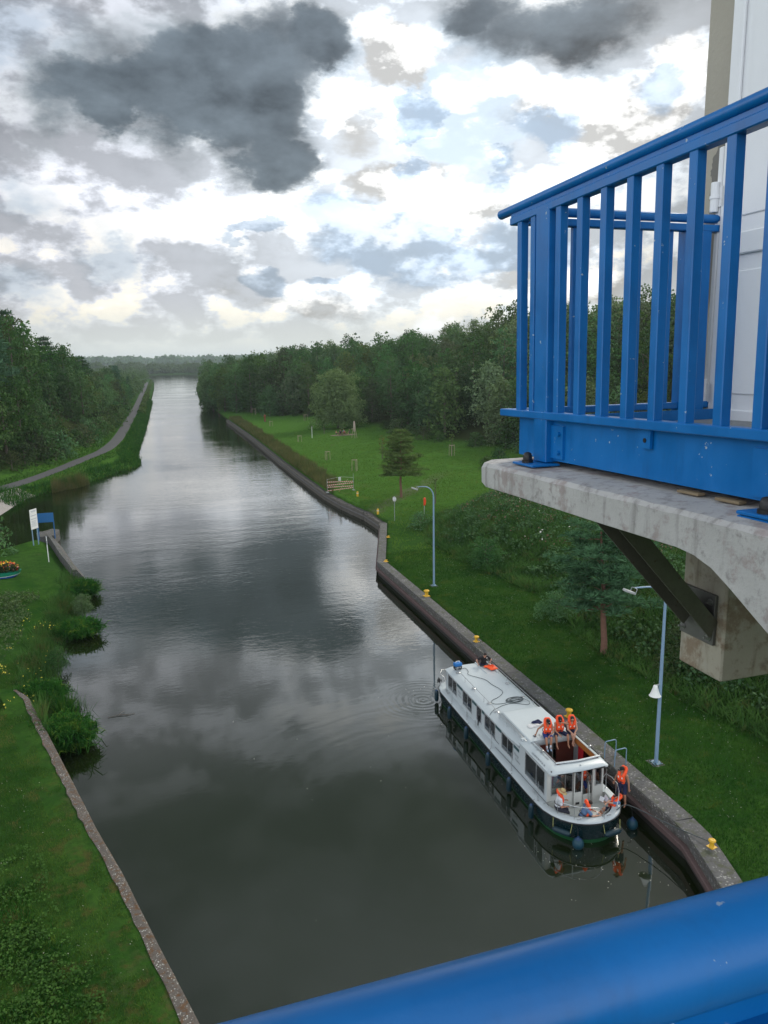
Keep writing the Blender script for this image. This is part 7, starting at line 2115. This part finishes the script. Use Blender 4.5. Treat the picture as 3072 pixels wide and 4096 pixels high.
    if hat == 'cap':
        mbq = [('e', hc+hu*0.052-hd*0.004, (0.086, 0.104, 0.078), HM)]
        h_ = part('cap', mbq+[('e', hc+hd*0.115+hu*0.050, (0.064, 0.072, 0.010), HM)], BLK, o, 0.010)
        mb = MB(); mb.box(hc+hd*0.095+hu*0.085, (0.035, 0.006, 0.03), HM, 0.002); mb.build('cap_badge', REFL, h_)
    elif hat == 'straw':
        mb = MB(); M4 = HM
        mb.lathe([(0.21, 0.025), (0.20, 0.034), (0.105, 0.050), (0.100, 0.125), (0.085, 0.150), (0.02, 0.155), (0.02, 0.14), (0.09, 0.04), (0.20, 0.022)], hc+hu*0.01, 26, 'z', M4)
        h_ = mb.build('straw_hat', STRAW, o, 50)
        mb = MB(); mb.lathe([(0.107, 0.052), (0.104, 0.075)], hc+hu*0.01, 24, 'z', M4); mb.build('hat_band', paint('hat_band', (0.25, 0.05, 0.03), 0.8), h_)
    if hair:
        part('hair', [('e', hc+hu*0.045-hd*0.016, (0.083, 0.098, 0.084), HM), ('e', hc-hu*0.01-hd*0.045, (0.072, 0.055, 0.065), HM)], HAIR, o, 0.010)
    mb = MB()
    for s in (-1, 1):
        mb.ball(hc+hd*0.089+hl*0.030*s+hu*0.008, 0.0075, 8, 5)
    mb.build('eyes', BLK, o)
    if glasses:
        mb = MB()
        for s in (-1, 1): mb.box(hc+hd*0.100+hl*0.032*s+hu*0.008, (0.046, 0.008, 0.030), HM, 0.003); mb.tube([hc+hd*0.098+hl*0.056*s+hu*0.012, hc+hl*0.082*s+hu*0.012], 0.004, 5)
        mb.tube([hc+hd*0.102-hl*0.012+hu*0.012, hc+hd*0.102+hl*0.012+hu*0.012], 0.004, 5); mb.build('sunglasses', BLACK, o)
    if shoes is not None:
        for (hp, kn, an, heel, toe, ft, sd2) in legs:
            s_ = part('shoe', [('c', heel, toe, 0.046, 0.037), ('c', an+sd2*0.02, an+ft*0.09+sd2*0.05, 0.046, 0.036)], shoes, o, 0.010)
            fuse('sock', [('c', an-sd2*0.10, an+sd2*0.02, 0.044, 0.044)], WCL, s_, 0.010, 2)
    return o, dict(hc=hc, arms=arms, B=B, body=body)


# three seated on the roof edge with their legs in the open hatch
person((-0.16, 4.52, 2.80), -14, 'leftmost man on the roof edge, orange vest, black cap, blue shorts and trainers', lean=12, head=(10, 22), hands=[(0.04, 0.34, 0.05), (-0.46, -0.02, -0.02)], feet=[(0.06, 0.50, -0.40), (-0.10, 0.52, -0.42)],
       epole=[(1, -0.2, 0), (-1, -0.5, 0.2)], skin=SKIN, bottom=SHORTB, shoes=paint('blue_white_shoe', (0.30, 0.42, 0.58), 0.6, 0.6, 14), hat='cap')
person((0.46, 4.52, 2.80), -8, 'middle man on the roof edge in black cap, one hand raised to his face', lean=10, head=(-14, 22), hands=[(0.03, 0.30, 0.56), (-0.12, 0.40, 0.06)], feet=[(0.28, 0.46, -0.42), (-0.24, 0.46, -0.42)],
       epole=[(1, -0.1, -0.3), (-1, -0.4, 0)], skin=SKIN, bottom=SHORT, hat='cap', kpole=[(0.5, 1, 0.6), (-0.5, 1, 0.6)])
person((1.06, 4.54, 2.80), -10, 'bare headed man in sunglasses, rightmost on the roof edge, hands clasped', lean=20, head=(-10, 12), hands=[(0.04, 0.46, 0.02), (-0.04, 0.46, 0.03)], feet=[(-0.03, 0.48, -0.40), (0.05, 0.44, -0.42)],
       epole=[(1, -0.2, 0.1), (-1, -0.2, 0.1)], skin=SKIN2, bottom=SHORT, glasses=True)
# man in black standing in the far hatch
o, q = person((0.82, 14.08, 2.32), 0, 'man in a black t-shirt bending forward in the far roof hatch', lean=16, head=(0, 38), hands=[(0.26, 0.22, 0.06), (-0.36, 0.16, 0.06)], feet=[(0.10, 0.02, -0.84), (-0.10, 0.02, -0.84)], epole=[(1, -0.3, 0.1), (-1, -0.3, 0.1)],
       vest=False, shirt=BLK, skin=SKIN2, bottom_long=True, shoes=BLK)
mb = MB(); mb.box(q['B'](-0.0, 0.0, 0.0)+Vector((0.10, -0.24, 0.42)), (0.09, 0.01, 0.03), rotm('X', -10), 0.002); mb.build('shirt_print', REFL, o)
# man standing at the quay side by the rail
person((1.72, 1.15, 1.83), -52, 'bare backed man in orange vest standing at the quay side bow rail', lean=6, head=(-25, 18), hands=[(0.30, 0.10, -0.14), (-0.42, -0.06, -0.20)], feet=[(0.14, 0.02, -0.84), (-0.12, -0.02, -0.84)], epole=[(0.8, -0.5, 0), (-1, -0.5, 0)],
       skin=SKIN, hat='cap', twist=-16)
# hatted man on the left coaming
person((-1.28, 1.36, 1.16), 72, 'man in straw hat and white t-shirt seated left in the bow', lean=10, head=(-8, 16), hands=[(0.08, 0.30, 0.26), (-0.16, 0.34, 0.12)], feet=[(0.10, 0.46, -0.58), (-0.10, 0.44, -0.58)],
       shirt=WCL, skin=SKIN, bottom=paint('dark_trousers', (0.022, 0.022, 0.035), 0.9), bottom_long=True, hat='straw', hair=False, shoes=BLK)
# man in grey-blue leaning along the coaming
person((-0.46, 0.80, 0.86), 78, 'man in grey blue t-shirt and sunglasses leaning along the bow rim', lean=26, head=(8, 20), hands=[(-0.05, 0.66, 0.20), (-0.20, 0.64, 0.16)], feet=[(0.26, 0.60, -0.30), (0.10, 0.66, -0.30)],
       epole=[(0.3, -0.3, -1), (-0.6, -0.1, -1)], shirt=BCL, skin=SKIN2, glasses=True, bottom=SHORT)
# reclining reader on the right
o, q = person((1.16, 1.02, 0.72), -84, 'man in black cap reclining right in the bow, reading white papers', lean=-22, head=(8, 34), hands=[(-0.12, 0.42, 0.44), (0.10, 0.44, 0.46)], feet=[(-0.16, 0.60, -0.14), (0.06, 0.62, -0.16)],
              epole=[(0.8, -0.2, -0.8), (-0.8, -0.2, -0.8)], shirt=BCL, skin=SKIN2, bottom=SHORT, hat='cap', shoes=paint('brown_sandal', (0.12, 0.08, 0.05), 0.7), kpole=[(0, 0.3, 1), (0, 0.3, 1)])
# helmsman inside
person((0.74, 2.90, 1.16), -6, 'man in orange vest at the helm, seen through the open doorway', lean=4, head=(0, 5), hands=[(0.24, 0.36, 0.26), (-0.10, 0.34, 0.02)], feet=[(0.12, 0.40, -0.62), (-0.14, 0.36, -0.62)], skin=SKIN, bottom=SHORTB)

pp = empty('paper_sheets', bpos(0.80, 1.12, 1.30), 0, 'white sheets of paper with a blue line held by the reclining man', 'papers')
mb = MB(); mb.box((-0.10, 0, 0), (0.20, 0.27, 0.006), Matrix.Rotation(R(-58), 3, 'Y') @ rotm('Z', 12)); mb.build('sheet', paint('paper_white', (0.72, 0.73, 0.76), 0.8), pp)
mb = MB(); mb.box((0.10, 0, -0.02), (0.20, 0.27, 0.006), Matrix.Rotation(R(-66), 3, 'Y') @ rotm('Z', -8)); s_ = mb.build('sheet', paint('paper_pink', (0.66, 0.60, 0.66), 0.8), pp)
mb = MB(); mb.box((-0.03, 0, 0.03), (0.014, 0.27, 0.008), Matrix.Rotation(R(-58), 3, 'Y')); mb.build('blue_edge', paint('blue_line', (0.03, 0.10, 0.35), 0.7), s_)
cu = empty('cup', bpos(0.16, 0.60, 1.02), 0, 'small white cup in the hands of the man leaning along the bow', 'cup')
mb = MB(); mb.lathe([(0.026, 0), (0.036, 0.085), (0.032, 0.086), (0.024, 0.01)], n=12); mb.build('body', WPAINT, cu, 50)
mb = MB(); mb.lathe([(0.034, 0.080), (0.038, 0.090)], n=12); mb.build('rim', WPAINT, cu)

# people around the picnic table far away
def far_person(x, y, label, top, face, sit=True):
    z = gz(x, y); o = empty('person', (x, y, z), R(face), label, 'person')
    p = Vector((0, 0, 0.55)); P = [('e', p, (0.16, 0.13, 0.13)), ('e', p+Vector((0, -0.03, 0.25)), (0.17, 0.12, 0.2)), ('c', p+Vector((0, -0.04, 0.45)), p+Vector((0, -0.06, 0.58)), 0.06, 0.05), ('e', p+Vector((0, -0.07, 0.70)), (0.08, 0.095, 0.115))]
    for s in (-1, 1):
        P += [('c', p+Vector((0.09*s, 0, 0)), p+Vector((0.12*s, -0.42, 0.0)), 0.085, 0.06), ('c', p+Vector((0.12*s, -0.42, 0.0)), p+Vector((0.12*s, -0.44, -0.46)), 0.06, 0.04), ('c', p+Vector((0.12*s, -0.42, -0.48)), p+Vector((0.12*s, -0.60, -0.50)), 0.04, 0.03),
              ('c', p+Vector((0.18*s, -0.03, 0.42)), p+Vector((0.24*s, -0.12, 0.16)), 0.05, 0.04), ('c', p+Vector((0.24*s, -0.12, 0.16)), p+Vector((0.14*s, -0.34, 0.18)), 0.04, 0.028)]
        for k in range(4): P.append(('c', p+Vector((0.14*s+0.012*(k-1.5), -0.36, 0.18)), p+Vector((0.13*s+0.014*(k-1.5), -0.43-0.01*(k % 3), 0.165)), 0.012, 0.010))
        P.append(('c', p+Vector((0.10*s, -0.35, 0.18)), p+Vector((0.08*s, -0.39, 0.19)), 0.012, 0.010))
    fuse('body', P, SKIN2, o, 0.022, 2)
    fuse('shirt', [('e', p+Vector((0, -0.02, 0.12)), (0.18, 0.145, 0.16)), ('e', p+Vector((0, -0.03, 0.30)), (0.20, 0.14, 0.2))]+[('c', p+Vector((0.17*s, -0.03, 0.42)), p+Vector((0.23*s, -0.10, 0.24)), 0.07, 0.06) for s in (-1, 1)], top, o, 0.022, 2)
    fuse('trousers', [('c', p+Vector((0.09*s, 0.02, 0)), p+Vector((0.12*s, -0.36, 0)), 0.11, 0.09) for s in (-1, 1)]+[('e', p, (0.18, 0.15, 0.12))], SHORT, o, 0.022, 2)
    fuse('hair', [('e', p+Vector((0, -0.05, 0.745)), (0.092, 0.10, 0.09))], HAIR, o, 0.022, 2)
for (x, y, lab, m_, f_) in ((42.0, 183.75, 'seated picnicker in black at the left front of the far table', BLK, 180), (42.9, 183.75, 'seated picnicker in a rusty red top, front of the far table', paint('rust_top', (0.30, 0.09, 0.05), 0.9), 180),
                           (42.2, 185.4, 'picnicker in a dark top at the back left of the far table', NAVY, 0), (43.1, 185.4, 'picnicker in a grey blue top at the back right of the far table', BCL, 0),
                           (40.9, 184.2, 'picnicker in a pale orange top at the left end of the far table', paint('peach_top', (0.45, 0.24, 0.14), 0.9), 90), (44.5, 184.6, 'picnicker in black sitting apart at the right end of the far table', BLK, -90)):
    far_person(x, y, lab, m_, f_)
